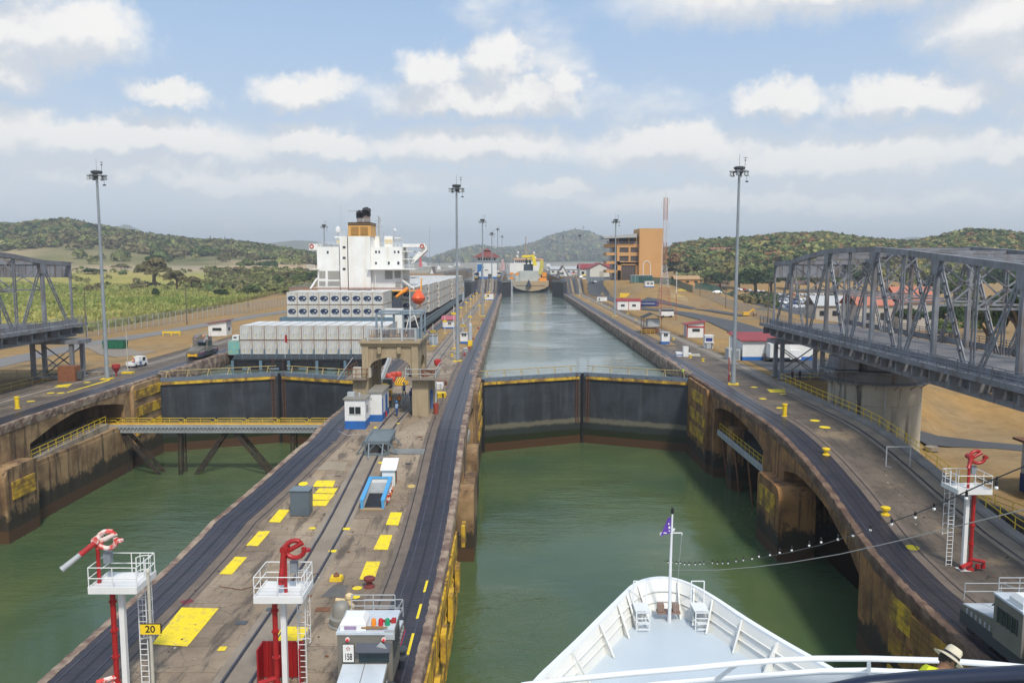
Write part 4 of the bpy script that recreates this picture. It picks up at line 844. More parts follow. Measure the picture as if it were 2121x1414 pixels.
# booths on the walls
p=G(929,681); booth('white booth with a pink shed roof on the centre wall beside the container ship',(p.x,p.y+1.4,p.z),3.1,2.6,2.3,roof='shed',bluh=.45,wins=((-.1,.25),(.35,.7)),roofm=M('pink_roof',(.42,.10,.13),rough=.6))
p=G(897,715); g=booth('grey cabinet booth with one white side behind the first number post',(p.x,p.y+1.2,p.z),1.7,2.2,2.1,bluh=0,wins=(),side=False,wallm=P('booth_grey',(.30,.36,.42))); bb=B(); bb.box(.87,0,0,.04,2.1,.3); bb.box(.87,0,.3,.04,2.1,1.9,m=1); bb.build('side_panel',[blue,white],g)
p=G(961,712); booth('narrow white booth with a blue base, right of the central light mast',(p.x,p.y+1,p.z),1.6,1.6,2.3,bluh=.5,wins=((-.5,-.05),(.05,.5)),side=False,roofm=lgrey,zw0=1.7)
p=G(1379,713); booth('narrow white booth with a blue base at the right wall edge',(p.x,p.y+1,p.z),1.75,1.6,2.5,bluh=.6,wins=((-.4,-.02),(.05,.45)),side=False,roofm=lgrey,zw0=1.75)
p=G(1013,622); booth('small white kiosk at the foot of the centre wall ramp',(p.x,p.y+2,p.z),4,3,3.2,bluh=.4,wins=((-1,0),),roofm=redroof)
p=G(974,716); bb=B(); bb.lathe(0,0,1.2,[(.45,0),(.45,3.0),(.4,3.4),(.2,3.65),(.02,3.7)],14); g=thing('vertical_tank','slim grey cylindrical tank on a yellow stand on the centre wall','tank',p); bb.build('tank',lgrey,g,True); bb=B(); bb.box(0,0,0,.95,.9,1.2); bb.build('stand',yel,g)
p=G(964,728); g=thing('round_vent','low grey mushroom vent on the centre wall before the white booth','vent',p); bb=B(); bb.lathe(0,0,0,[(.5,0),(.5,.35),(.35,.4),(.35,.5)],12); bb.build('base',lgrey,g,True); bb=B(); bb.lathe(0,0,.5,[(.55,0),(.55,.2),(.2,.3)],12); bb.build('hood',lgrey,g,True)
def onG(u,v): q=atG(u,v); return q
p=G(450,694) if False else atZ(450,696,12.45); booth('white hut with red shed roof and red window band on the left bank',(p.x,p.y+2,12.45),4.4,3.6,2.9,roof='slant',bluh=0,wins=((-1.2,1.0),),zw0=1.3)
p=atZ(1441,699,12.45); g=booth('white hut with red slanting roof and red corner posts on the right bank',(p.x,p.y+2,12.45),4.2,3.6,2.9,roof='slant',bluh=0,wins=((-.8,1.0),),zw0=1.4,side=False)
bb=B(); [bb.box(x,-1.83,0,.22,.1,3.5 if x>0 else 3.1) for x in (-2.0,2.0)]; bb.box(0,-1.85,2.35,4.2,.08,.35); bb.box(-2.14,0,0,.08,.2,3); bb.build('red_trim',red,g)
p=atZ(1303,642,12.45); g=booth('wide white portable office with red trim and two windows on the right bank',(p.x,p.y+3,12.45),9.0,5,3.2,bluh=0,wins=((-3.0,-1.6),(1.2,2.6)),roofm=redroof,zw0=1.3); bb=B(); [bb.box(x,-2.54,0,.2,.08,3.2) for x in (-4.4,-.1,4.4)]; bb.build('red_trim',red,g); bb=B(); bb.xprism([(-2.7,3.3),(2.7,3.3),(0,4.2)],-4.7,4.7); bb.build('ridge_roof',redroof,g)
p=atZ(1345,616,13); booth('small white kiosk with blue base beside the bank road',(p.x,p.y+1,gz_(p.x,p.y)),4.2,3,2.9,bluh=.5,wins=((-1.4,-.2),(.4,1.6)),side=False,roofm=lgrey)
p=atZ(1247,623,12.5); booth('white sided guard hut at the foot of the grass bank',(p.x,p.y+1,gz_(p.x,p.y)),4.5,3,3.2,bluh=0,wins=((-1.6,-1.0),),side=False,roof='flat',roofm=rust)
p=atZ(1341,637,12.45); g=thing('banner_stand','long dark blue banner board on the grass of the right bank','banner',(p.x+1,p.y+6,12.4)); bb=B(); bb.bar((-4.8,0,1.2),(4.8,1.0,1.2),.2,2.0); bb.build('board',M('navy_banner',(.015,.03,.16),rough=.7),g); bb=B(); bb.box(-4.5,0,0,.1,.1,1); bb.box(4.5,1,0,.1,.1,1); bb.build('post',lgrey,g)
bb=B(); bb.box(0,-.25,1.2,6.0,.02,.3); bb.build('lettering_band',lgrey,g)
p=atZ(1469,722,12.45); g=thing('portable_booth','small blue and white booth with an awning on the right bank','booth',(p.x,p.y+1,12.45)); bb=B(); bb.box(0,0,0,1.7,1.5,2.6); bb.build('body',white,g); bb=B(); bb.box(0,-.77,1.5,1.4,.05,.75); bb.box(.5,-.77,0,.35,.05,1.2); bb.build('blue_panel',M('navy_banner',(0,0,0)),g); bb=B(); bb.box(0,-.9,1.25,2.0,.9,.15); bb.box(0,0,2.6,1.9,1.7,.2); bb.build('awning',white,g); bb=B(); bb.box(-.1,-1.0,0,1.0,.5,1.2); bb.build('counter',lgrey,g)
# white electrical cupboard
p=G(1421,739); g=thing('electric_cupboard','tall white cupboard with a low white box behind it on the right wall','cabinet',(p.x,p.y+.6,p.z)); bb=B(); bb.box(0,0,0,.95,.9,1.85); bb.build('tall_cabinet',white,g); bb=B(); bb.box(-1.0,.6,0,1.5,1.4,.8); bb.box(.8,.8,0,.9,1,.6); bb.build('low_box',white,g); bb=B(); bb.box(-1.0,-.12,.25,1.5,.06,.15); bb.box(.8,.28,.2,.9,.06,.15); bb.build('blue_stripe',blue,g); bb=B(); bb.box(0,0,1.85,1.05,1.0,.08); bb.build('lid',white,g)
g=thing('drum_rack','low row of white round boxes lying beside the white cupboard','box row',(p.x+1.9,p.y+.7,p.z)); 
for i in range(4): bb=B(); bb.tube([(-.7+i*.45,-.3,.28),(-.7+i*.45,.35,.28)],.26,8); bb.build('drum',M('offwhite',(.55,.54,.48)),g,True)
# warehouse + truck
a=atZ(1546,727,12.45); g=thing('warehouse','white warehouse with blue base stripe and red metal roof on the right bank','warehouse',(47.5,150.0,12.45)); W2=a.x
bb=B(); x0=42.4-47.5; x1=8.0; bb.box((x0+x1)/2,0,0,x1-x0,9,3.7); bb.build('wall',white,g); bb=B(); bb.xprism([(-5.0,3.6),(5.0,4.3),(5.0,4.45),(-5.0,3.75)],x0-.5,x1+.5); bb.build('roof',redroof,g)
bb=B(); bb.box((x0+x1)/2,0,0,x1-x0+.06,9.06,.7); bb.build('blue_base',blue,g); bb=B(); bb.box(x0+4.6,-4.6,0,1.5,.1,1.3); bb.build('wooden_pallet',M('timber',(0,0,0)),g)
g=thing('transformer_box','grey electrical enclosure beside the warehouse wall','enclosure',(41.0,147,12.45)); bb=B(); bb.box(0,0,0,2.2,2.4,2.1); bb.build('body',lgrey,g); bb=B(); bb.box(-.3,-1.22,.2,.6,.05,1.6); bb.box(.5,-1.22,.2,.6,.05,1.6); bb.build('door',grey,g)
# pavilion work tent
p=atZ(1353,692,12.45); g=thing('work_shelter','open work shelter with dark canopy, scaffold posts and grey machinery','shelter',(p.x-.2,p.y+2,12.45)); bb=B()
for x in (-2.2,2.2):
    for y in (-2,2): bb.tube([(x,y,0),(x,y,4.2)],.07,6)
bb.build('post',rust,g); bb=B(); bb.yprism([(-2.5,4.1),(0,5.2),(2.5,4.1),(2.4,4.0),(0,5.05),(-2.4,4.0)],-2.6,2.6); bb.build('canopy',M('charcoal_canvas',(.04,.045,.05),rough=.9),g)
bb=B(); bb.box(.4,0,1.9,3,2.6,1.8); bb.build('tank',lgrey,g); bb=B(); bb.box(-.2,.3,.3,3.6,2.6,1.1); [bb.box(-1.8+i*.9,-1.3,0,.1,.1,1.9) for i in range(5)]; bb.build('machinery',rust,g); bb=B(); bb.railing([(-2.8,-2.6,0),(.5,-2.6,0)],1.1,.04,1,1); bb.build('railing',yel,g)
p=atZ(1384,658,12.45); g=thing('white_tank_trailer','white box body with a black top edge beside the work shelter','box trailer',(p.x,p.y+3,12.45)); bb=B(); bb.box(0,0,.5,4.2,3,2.3); bb.build('body',white,g); bb=B(); bb.box(0,-1.52,2.0,4.2,.05,.6); bb.box(0,0,2.8,4.3,3.1,.1); bb.build('black_band',black,g); bb=B(); [bb.tube([(x,-1.5,.35),(x,1.5,.35)],.35,10) for x in (-1.3,1.3)]; bb.build('wheel',rubber,g)
# flag poles red/white, utility poles
def pole(label,p,h,r,cols,name='marker_pole',cat='pole',group=None):
    g=thing(name,label,cat,p,0,group); bb=B(); bb.tube([(0,0,0),(0,0,h*.55)],r,6); bb.build('lower_pole',cols[0],g); bb=B(); bb.tube([(0,0,h*.55),(0,0,h)],r*.85,6); bb.build('upper_pole',cols[1],g); return g
for u,v,t_,lb in ((1369,660,504,'red and white marker pole left of the lattice mast'),(1400,663,562,'red and white marker pole right of the lattice mast'),(1509,790,698,'thin white and red marker post at the right light mast')):
    p=atZ(u,v,12.5); h=atY(u,t_,p.y).z-12.5; pole(lb,p,h,.10,(M('faded_red',(.36,.09,.07)),white),group='red and white marker poles')
upm=M('utility_pole_wood',(.11,.09,.08),rough=.9)
for i,(u,v,t_) in enumerate([(387,672,590),(514,636,577),(180,712,604),(1450,614,552),(1503,638,560),(1590,682,578),(253,552,520),(447,556,528)]):
    q=atG(u,v); h=max(3,atY(u,t_,q.y).z-q.z); g=thing('utility_pole','dark wooden utility pole on the %s, %s'%(('left bank','by the long fence, '+ORD[min(i,9)]+' of the poles from the left') if u<700 else ('right bank','by the grey fence, '+ORD[i]+' of all the poles')),'utility pole',q,0,'utility poles along the fences')
    g['label']=['utility pole in the left field, farther right of the two nearest the ship','utility pole beside the ship end of the left fence','utility pole near the end of the left swing bridge','utility pole at the green fence, leftmost on the right bank','utility pole on the right bank between the green fence and mast','utility pole on the right bank beside the bridge end','thin utility pole far back in the green field near the big tree','thin utility pole far back near the bushy rise'][i]
    bb=B(); bb.tube([(0,0,-.3),(0,0,h)],.15,6,r2=.1); bb.build('pole',upm,g); bb=B(); bb.box(0,0,h-.5,2.2,.12,.12); [bb.box(x,0,h-.38,.1,.1,.25) for x in (-.9,.9)]; bb.build('crossarm',upm,g)
# ================= number posts =================
POSTS=[(897,717,686,'936','front post'),(921.5,691,665,'',''),(940.5,722,649,'',''),(955,657,637,'',''),(965.5,645,626,'',''),(974.5,636,619,'',''),(974,674,656,'',''),(959,708,674,'932',''),(992.5,652.5,632.7,'',''),(981,625,612.6,'',''),(1005.6,632,616,'',''),(987,622,607,'',''),(1009.6,624,610,'',''),(1013.4,620,605,'','')]
PL=['beside the grey cabinet booth','in front of the pink roofed booth','left of the central mast with its sign high up','just left of the central mast, behind the pink roofed booth','second farther post beside the ship','third farther post, near the walking worker','above the grey cylindrical tank','behind the narrow white booth','beside the second mast','far post nearest the ship bow','far post at the small kiosk','farthest post of the left row','farthest but one of the right row','farthest post, at the ramp foot']
for (u,v,vs,tx,_),pl_ in zip(POSTS,PL):
    p=G(u,v); zs=atY(u,vs,p.y).z-p.z; ht=zs+1.6; g=thing('number_post','white post with yellow sign, '+pl_,'sign post',p,0,'numbered posts along the centre wall')
    bb=B(); bb.tube([(0,0,0),(0,0,ht)],.055,6); bb.build('post',white,g); bb=B(); bb.box(0,-.09,zs-.25,1.05,.05,.5); s_=bb.build('sign_board',yel,g); bb=B(); bb.box(0,0,0,.9,.7,.14); bb.build('foot',yel,g)
    if tx: text(tx,.52,black,g,(0,-.125,zs),(PI/2,0,0),depth=.004)
# ================= sign post 20 =================
p=Vector((-18.75,39.6,8.5)); zt=atY(302,1178,39.6).z; g=thing('number_post','cream post carrying a yellow board with the black number 20','sign post',p)
bb=B(); bb.tube([(0,0,0),(0,0,zt-8.5-.25)],.09,10,r2=.075); bb.lathe(0,0,zt-8.5-.25,[(.06,0),(.11,.06),(.11,.16),(.05,.24)],10); bb.build('post',M('cream_steel',(.50,.48,.40),(.38,.35,.28),sc=1.2),g,True)
zs=atY(307,1302,39.5).z-8.5; bb=B(); bb.box(.05,-.13,zs-.27,1.03,.04,.52); bb.build('sign_board',M('sign_yellow',(.85,.60,.02),rough=.5),g); bb=B(); bb.box(.09,-.09,zs-.24,1.06,.03,.53); bb.build('backing',black,g); text('20',.52,black,g,(.05,-.155,zs),(PI/2,0,0),depth=.004)
# ================= container ship =================
CX_=-39.4
ship=thing('container_ship','large container ship with dark hull, white superstructure and ochre funnel filling the left chamber','ship')
hull_m=M('dark_hull',(.009,.011,.016),(.02,.018,.018),sc=.25,rough=.6,spec=.25,space='World',streak=((.06,.04,.03),.4,.8),fine=.2); hullside=M('navy_hull_side',(.03,.035,.075),(.05,.05,.07),sc=.2,rough=.45,space='World')
bb=B(); out=[(CX_-13.5,149),(CX_+13.5,149),(CX_+15.3,156),(CX_+15.4,385),(CX_+11,412),(CX_+4,432),(CX_,437),(CX_-4,432),(CX_-11,412),(CX_-15.4,385),(CX_-15.3,156)]
bb.prism(out,8,12.15); out2=[(x,max(y,165)) for x,y in out]; bb.prism([(CX_-15.38,200),(CX_+15.38,200)]+out[3:10],12.15,14.4); bb.build('hull',hull_m,ship)
bb=B()
for i in range(5): bb.box(CX_-10.6+i*5.3,148.93,10.35,3.5,.2,1.25)
bb.build('mooring_opening',black,ship); bb=B()
for i in range(6): bb.box(CX_-13.25+i*5.3,148.85,10.2,.5,.25,1.8)
for i in range(5): bb.box(CX_-10.6+i*5.3,148.8,10.3,1.6,.25,.35)
bb.build('mooring_post',M('slate_blue_steel',(.12,.20,.26),(.08,.12,.15),sc=1),ship)
bb=B(); rb=bb
for i in range(66):
    y=203+i*2.8; rb.box(CX_+15.45,y,12.5,.12,.14,2.3)
rb.box(CX_+15.45,294,14.6,.16,186,.16); rb.box(CX_+15.45,294,13.4,.12,186,.12); rb.box(CX_+15.2,294,12.3,.15,186,1.5); rb.build('side_lashing_rail',M('pale_slate_steel',(.22,.29,.33),(.15,.19,.22),sc=.5),ship)
bb=B(); bb.railing([(CX_-13,149.3,12.15),(CX_+13,149.3,12.15)],1,.04,2,1.5); [bb.box(CX_-14.5+i*2.45+.0,156.6,12.15,.25,.3,1.2) for i in range(13)]; bb.build('stern_rail',M('slate_blue_steel',(0,0,0)),ship)
S=lambda u,v,Y=197: atY(u,v,Y)
def fbox(bb,u0,v0,u1,v1,Y0,dep,m=0):
    a=S(u0,v0,Y0); b_=S(u1,v1,Y0); bb.box((a.x+b_.x)/2,Y0+dep/2,b_.z,abs(b_.x-a.x),dep,a.z-b_.z,m=m)
sw=M('ship_superstructure_white',(.80,.80,.77),(.70,.69,.64),sc=.35,amt=.6,rough=.45,streak=((.60,.45,.25),.22,.55),fine=.03)
bb=B(); fbox(bb,656,511,704,602,198,14); fbox(bb,703,489,720.6,602,197,14); fbox(bb,720.5,489,768.2,602,196.8,10); fbox(bb,768,511,834,602,198,14); bb.build('superstructure',sw,ship)
bb=B(); fbox(bb,761,556.5,860,558.5,195.5,17); fbox(bb,640,557,657,558.5,196,14); fbox(bb,640,505,657,518,200,5); fbox(bb,834,505,881,512,200,5); bb.xprism([(200,0)]*3,0,1) if False else None
for sgn,ua,ub in ((-1,640,657),(1,839,881)):
    a=S(ua,512);b_=S(ub,512); lo=S(ua,520).z; x0,x1=(a.x,b_.x); 
    if sgn>0: bb.yprism([(x0+1.0,S(0,545).z),(x0+1.5,S(0,545).z),(x1,S(0,518).z),(x1,S(0,511).z),(x1-1.2,S(0,511).z),(x1-1.6,S(0,517).z),(x0+1.4,S(0,534).z)],200.5,204.5)
    else: bb.yprism([(x0,S(0,513).z),(x1,S(0,513).z),(x1,S(0,533).z)],200.5,204.5)
bb.build('bridge_wing',sw,ship)
bb=B()
for k in range(4):
    v_=558+(-16)*k if False else 0
for (u0,u1,v_) in ((835,858,536),(835,856,520),(835,860,575),(835,858,590)): fbox(bb,u0,v_,u1,v_+1.5,200,8)
for u_ in (838,847,856): fbox(bb,u_,520,u_+1,602,200,.2)
bb.build('side_deck',sw,ship)
fm_=M('ochre_funnel_paint',(.66,.36,.10),(.5,.27,.07),sc=.5,amt=.5,rough=.5)
bb=B(); fbox(bb,720.6,461.5,768.2,489.2,196.8,7.5); fb=bb.build('funnel',fm_,ship); bb=B(); fbox(bb,720.4,464.5,768.4,466,196.7,7.6); fbox(bb,720.2,460.5,768.6,462.3,196.6,7.8); bb.build('funnel_band',black,fb)
for ua,ub in ((727,742.5),(746.5,762)):
    bb=B(); fbox(bb,ua,470,ub,486.5,196.7,.2); bb.build('louvre_recess',M('louvre_dark',(.13,.06,.02)),fb); bb=B()
    for i in range(9): fbox(bb,ua,470.6+i*1.8,ub,471.5+i*1.8,196.62,.2)
    bb.build('louvre_slat',fm_,fb)
for u_,r_,vt in ((742,.45,447),(744.5,.35,445),(750,.45,446),(755,.5,441),(759.5,.55,440),(764,.5,442)):
    p=S(u_,461,199.5); q=S(u_,vt,199.5); bb=B(); bb.tube([(p.x,199.5,p.z-.3),(p.x,199.5,q.z)],r_*.8,10); bb.build('exhaust_pipe',M('brown_steel',(.20,.15,.13)),fb,True); 
    bb=B(); bb.tube([(p.x,199.5,q.z-.6),(p.x,199.3,q.z+.3),(p.x+.2,198.7,q.z+.9)],r_*1.05,10); bb.build('exhaust_cap',black,fb,True)
bb=B()
for u0,v0,u1,v1 in ((710,510,715.5,514),(710,532,715.5,536),(710,555,715.5,559),(677,520,680.5,525),(777,519.5,780.5,524),(784,519.5,787,524),(816,519.5,819,524),(823.5,519.5,827,524),(777,543,780.5,547),(803.5,542,807,548),(823,542,827,548)):
    b2=B(); fbox(b2,u0,v0,u1,v1,196.9 if u0==710 else 197.92,.2); b2.build('window',glass,ship)
    fbox(bb,u0-.5,v0-.5,u1+.5,v1+.5,196.94 if u0==710 else 197.95,.15)
bb.build('window_surround',lgrey,ship)
for u0,v0,u1,v1 in ((661,561,674,576),(679,561,704,578),(661,582,674,591),(679,582,703,591),(797,561,813,578),(817,561,830,576),(819,584,830,594)):
    b2=B(); fbox(b2,u0,v0,u1,v1,197.9,.2); o=b2.build('vent_louvre',M('louvre_grey',(.36,.35,.31),(.28,.27,.24),sc=2),ship); b2=B(); n_=int((u1-u0)/1.6)
    for i in range(n_): fbox(b2,u0+(u1-u0)*i/n_,v0,u0+(u1-u0)*i/n_+.5,v1,197.84,.2)
    b2.build('slat',lgrey,o)
bb=B(); 
for (u0,u1,vb) in ((657,704,511),(769,834,511),(721,768,461),(641,656,557),(762,859,556.5),(704,720,489)):
    a=S(u0,vb,198.3 if vb<560 else 196);b_=S(u1,vb,198.3); yy=196.0 if vb>550 else 198.3; bb.railing([(a.x,yy,a.z),(b_.x,yy,a.z)],1.0,.035,2,1.6)
bb.build('railing',shipwhite,ship)
bb=B(); 
for u_,v0,v1,r in ((784,489,447,.16),(787,489,450,.12),(700,489,470,.05),(817,500,474,.1),(711,489,478,.05),(690,511,495,.04),(706,489,426,.025),(828,508,486,.05),(831,505,470,.03),(795,490,480,.1)):
    p=S(u_,v0,203);q=S(u_,v1,203); bb.tube([(p.x,203,p.z),(q.x,203,q.z)],r,6)
a=S(784,470,203); bb.box(a.x,203,a.z,2.2,.1,.12); a=S(784,458,203); bb.box(a.x,203,a.z,1.8,.1,.12); a=S(740,438,203); bb.box(a.x,203,a.z,4.6,.15,.2); bb.build('mast',lgrey,ship)
bb=B(); p=S(700,476,203); bb.lathe(p.x,203,p.z-.9,[(.3,0),(.65,.3),(.7,1.1),(.5,1.6),(.02,1.8)],12); p=S(818,476,203); bb.lathe(p.x,203,p.z-.4,[(.3,0),(.4,.4),(.02,.8)],10); bb.build('radar_dome',shipwhite,ship,True)
bb=B(); fbox(bb,796,489,813,511,202,5); fbox(bb,768,489,786,511,203,4); fbox(bb,817,492,829,494,201,6); fbox(bb,818,494,819,511,202,.3); fbox(bb,827,494,828,511,202,.3); fbox(bb,693,489,703,493,202,4); bb.build('wheelhouse_top',sw,ship); bb=B(); fbox(bb,797,496,805,505,201.9,.2); fbox(bb,806,496,812,505,201.9,.2); fbox(bb,697,497,703,505,201.9,.2); bb.build('locker',M('cream_locker',(.6,.5,.3)),ship)
for sgn,u_ in ((0,645.5),(1,874)): p=S(u_,510,200); bb=B(); bb.tube([(p.x+.45*math.cos(a),199.9,p.z+.45*math.sin(a)) for a in [i*PI/6 for i in range(12)]],.13,6,closed=True); bb.build('lifebuoy',M('lifebuoy_red',(.5,.08,.06)),ship,True)
bb=B(); a=S(657,576,198);b_=S(632,600,190); bb.bar((a.x,198,a.z),(b_.x,195,b_.z),.35); bb.bar((a.x,198,b_.z+.3),(b_.x,195,b_.z),.25); a=S(829,577,198);b_=S(858,599,195); bb.bar((a.x,198,a.z),(b_.x,195,b_.z),.4); bb.bar((S(768,0).x,196.5,16),(S(768,0).x,196.5,S(0,560).z),.12); bb.build('davit_strut',sw,ship)
bb=B(); a=S(812,602,186);b_=S(872,602,186); bb.bar((a.x,186,a.z),(b_.x,186,b_.z),.3); a=S(873,576,186);b_=S(870,636,186); bb.bar((a.x,186,a.z),(b_.x,186,b_.z),.32); bb.build('davit_arm',M('davit_orange',(.75,.38,.06)),ship)
bb=B(); a=S(848,650,184); bb.bar((a.x-1,184,14),(a.x+.5,184,S(0,632,184).z),.2); bb.bar((a.x+2.4,184,14),(a.x+.5,184,S(0,632,184).z),.2); bb.bar((a.x-.4,184,17),(a.x+2.2,184,19),.15); bb.box(a.x-3.5,184,13.5,4,3,6.2); bb.build('boat_cradle',sw,ship)
bb=B(); fbox(bb,597,596.5,875,598.5,195,1.5); bb.build('lashing_bridge',M('rust_red_deck',(.30,.12,.08)),ship)
p=S(865.5,616,184); lb=thing('lifeboat','bright orange enclosed lifeboat hanging from the ship\'s right hand davit','lifeboat',(p.x,185,p.z)); bb=B(); bb.lathe(0,0,-1.6,[(.3,0),(1.0,.3),(1.5,.9),(1.6,1.4),(1.25,2.2),(.6,3.0),(.3,3.4),(.02,3.5)],16); o=bb.build('hull',M('lifeboat_orange',(.78,.10,.02),rough=.4),lb,True); o.scale=(1,1.9,1)
bb=B(); bb.tube([(1.62*math.cos(a),3.0*math.sin(a),-.2) for a in [i*PI/12 for i in range(24)]],.07,5,closed=True); bb.build('fender_rope',M('dark_orange',(.35,.05,.02)),lb,True)
# ---- containers
cwm=M('container_white',(.62,.63,.60),(.42,.42,.38),sc=.9,amt=.6,rough=.6,streak=((.33,.17,.08),.45,1.3),fine=.08); cside=M('container_side_grey',(.50,.51,.48),(.40,.41,.39),sc=.25,amt=.7,rough=.6,fine=.05); ctop=M('container_roof_white',(.66,.67,.66),(.48,.49,.48),sc=.3,amt=.6,rough=.6)
cfr=M('container_frame',(.40,.33,.27),(.26,.15,.09),sc=1.5,rough=.7); reef=M('reefer_navy',(.012,.025,.075),(.03,.05,.10),sc=2,rough=.5)
def cont(kind,Lc=12.19,body=None,mat3=None):
    g=thing('shipping_container','x','container'); w,h=2.40,2.80; bb=B()
    bb.box(0,Lc/2,.06,w-.06,Lc-.04,h-.08,m=0); bb.f.pop(); bb.m.pop()
    bb.m=[0]*len(bb.f); bb.m[1]=1
    bb.build('body',mat3 or [cside,ctop],g)
    bb=B()
    for x in (-w/2+.05,w/2-.05):
        bb.box(x,.03,0,.12,.1,h); bb.box(x,Lc-.03,0,.12,.1,h); bb.box(x,Lc/2,h-.1,.1,Lc,.1); bb.box(x,Lc/2,0,.1,Lc,.12)
        for k in range(int(Lc/1.9)): bb.box(x*1.01,(k+.9)*1.9,.1,.06,.05,h-.2)
    bb.box(0,.03,h-.12,w,.1,.12); bb.box(0,.03,0,w,.1,.14); bb.build('frame',cfr if kind=='door' else M('container_frame_pale',(.45,.41,.35),(.33,.22,.15),sc=1.5),g)
    bb=B(); bb.box(0,.0,.12,w-.16,.06,h-.24); bb.build('end_panel',body or cwm,g)
    if kind=='door':
        bb=B()
        for x in (-.82,-.34,.34,.82): bb.box(x,-.06,.15,.05,.05,h-.3); bb.box(x,-.07,1.0,.22,.05,.08)
        bb.box(0,-.035,.12,.03,.02,h-.24); bb.build('lock_rod',lgrey if not body else body,g)
        bb=B(); bb.box(-.55,-.05,.62,.22,.03,.2); bb.box(.6,-.05,.55,.25,.03,.16); bb.box(.1,-.05,1.7,.14,.03,.12); bb.build('warning_label',yel,g)
    elif kind=='reefer':
        bb=B(); zc=1.35; pts=[(-.88,zc-.30),(-.62,zc-.42),(-.5,zc-.62),(.5,zc-.62),(.62,zc-.42),(.85,zc-.3),(.85,zc+.22),(.6,zc+.42),(.35,zc+.55),(-.35,zc+.55),(-.6,zc+.42),(-.88,zc+.22)]; bb.yprism([(x,z+.05) for x,z in pts],-.09,-.02); o=bb.build('cooling_unit',reef,g)
        bb=B(); bb.box(.35,-.11,zc-.02,.36,.05,.24); bb.box(.62,-.11,zc-.5,.16,.05,.12); bb.box(-.1,-.11,zc-.45,.3,.04,.1); bb.build('label_plate',white,g); bb=B(); bb.box(-.55,-.06,2.35,.12,.04,.1); bb.box(0,-.06,2.42,.28,.04,.06,m=1); bb.box(.6,-.06,2.3,.12,.04,.12); bb.build('warning_label',[yel,blue],g)
    return g
cd=cont('door'); cr=cont('reefer'); used=set()
def put(pr,loc,lb,group,sc=None):
    if pr.name not in used: used.add(pr.name); pr.location=loc; pr['label']=lb; pr['group']=group; pr['category']='container'; (setattr(pr,'scale',sc) if sc else None); return pr
    return dup(pr,loc,0,lb,'container',group,sc)
def cap(i,n=99): return ORD[i]
for t_ in range(2):
    for i in range(12): put(cd,(CX_-13.3+i*2.455,157+rnd.uniform(-.04,.04),12.2+t_*2.92),'weathered white container, %s from the left in the %s tier of the stern row'%(cap(i),('lower','upper')[t_]),'containers of the stern row')
    for i in range(9):
        put(cr,(-50.0+i*2.45,181+rnd.uniform(-.04,.04),17.9+t_*2.92),'white refrigerated container with navy unit, %s from left, %s tier behind the stern row'%(cap(i),('lower','upper')[t_]),'refrigerated containers before the superstructure')
bb=B(); bb.box(-40,187,12.1,26,12,5.75); bb.build('hatch_coaming',M('slate_blue_steel',(0,0,0)),ship)
teal=M('teal_container',(.22,.47,.42),(.16,.36,.33),sc=1,rough=.6); g=cont('door',6.06,teal,[teal,teal]); g.location=(CX_-15.8,157.2,12.2-.1); g['label']='small teal container standing left of the lower stern row'
g=thing('white_deck_box','small white locker on top of the teal container','locker',(CX_-15.7,159,14.95)); bb=B(); bb.box(0,0,0,1.3,2,.95); bb.build('body',white,g); bb=B(); bb.box(-.1,-1.02,.4,.6,.04,.3); bb.build('window',glass,g)
bay=0; y=206.0
while y<392:
    x1=CX_+15.3-1.3-(1.9 if bay<3 else 1.25 if bay<5 else .6 if bay<9 else 0); zz0=14.9; hi=3
    vis=max(1,min(12,int((x1-(-205/1650*(y+12)-1.0))/2.45)+1)) if y>206 else 3
    isr=bay in (0,3,5,7,9,12,14)
    for k in range(vis):
        for t_ in range(hi):
            if k>0 and t_<2: continue
            put(cr if isr else cd,(x1-k*2.455+rnd.uniform(-.03,.03),y,zz0+t_*2.92),('pale container, %s bay before the superstructure, %s tier, %s stack from hull side'%(cap(bay),('bottom','middle','top')[t_],cap(k))),'deck containers ahead of the superstructure')
    y+=12.19+(1.6 if isr or bay%2 else .5); bay+=1
g=cont('door',6.06,M('ochre_container',(.55,.35,.10)),[M('ochre_container',(0,0,0)),M('ochre_container',(0,0,0))]); g.location=(CX_+15.3-1.3,y+1,15.0); g['label']='ochre container at the far forward end of the ship\'s side stack'
# small panama-style flag at stern
g=thing('stern_flag','small red and white flag hanging at the stern of the container ship','flag',(CX_-4.2,152,12.2)); bb=B(); bb.tube([(0,0,0),(0.1,-.3,4.6)],.05,6); bb.build('staff',white,g); bb=B(); bb.grid([[(.1+j*.12,-.3+.05*(j%2),4.5-i*.3-j*.05) for j in range(5)] for i in range(6)]); bb.build('cloth',red,g)
# ================= concrete arch tower =================
aY=92.6; g=thing('arch_tower','old tan concrete arch tower straddling the return track on the centre wall','tower'); z0=12.5
def archwall(bb,a0,a1,o0,o1,zs,zc,zt,fn,d0,d1):
    n=14; up=[(o0+(o1-o0)*i/n, zs+(zc-zs)*math.sqrt(max(0,1-(2*i/n-1)**2))) for i in range(n+1)]
    for (p,q) in zip(up,up[1:]): fn([(p[0],p[1]),(q[0],q[1]),(q[0],zt),(p[0],zt)],d0,d1)
    if a0<o0: fn([(a0,z0+4.4),(o0,z0+4.4),(o0,zt),(a0,zt)],d0,d1)
    if a1>o1: fn([(o1,z0+4.4),(a1,z0+4.4),(a1,zt),(o1,zt)],d0,d1)
bb=B(); archwall(bb,-17.6,-11.0,-16.85,-11.8,18.0,19.4,21.1,bb.yprism,aY+.2,aY+1.2); bb.build('arch_wall',archc,g); bb=B(); archwall(bb,-17.6,-11.0,-16.85,-11.8,18.0,19.4,21.1,bb.yprism,101,102)
bb.build('arch_wall',archc,g); bb=B()
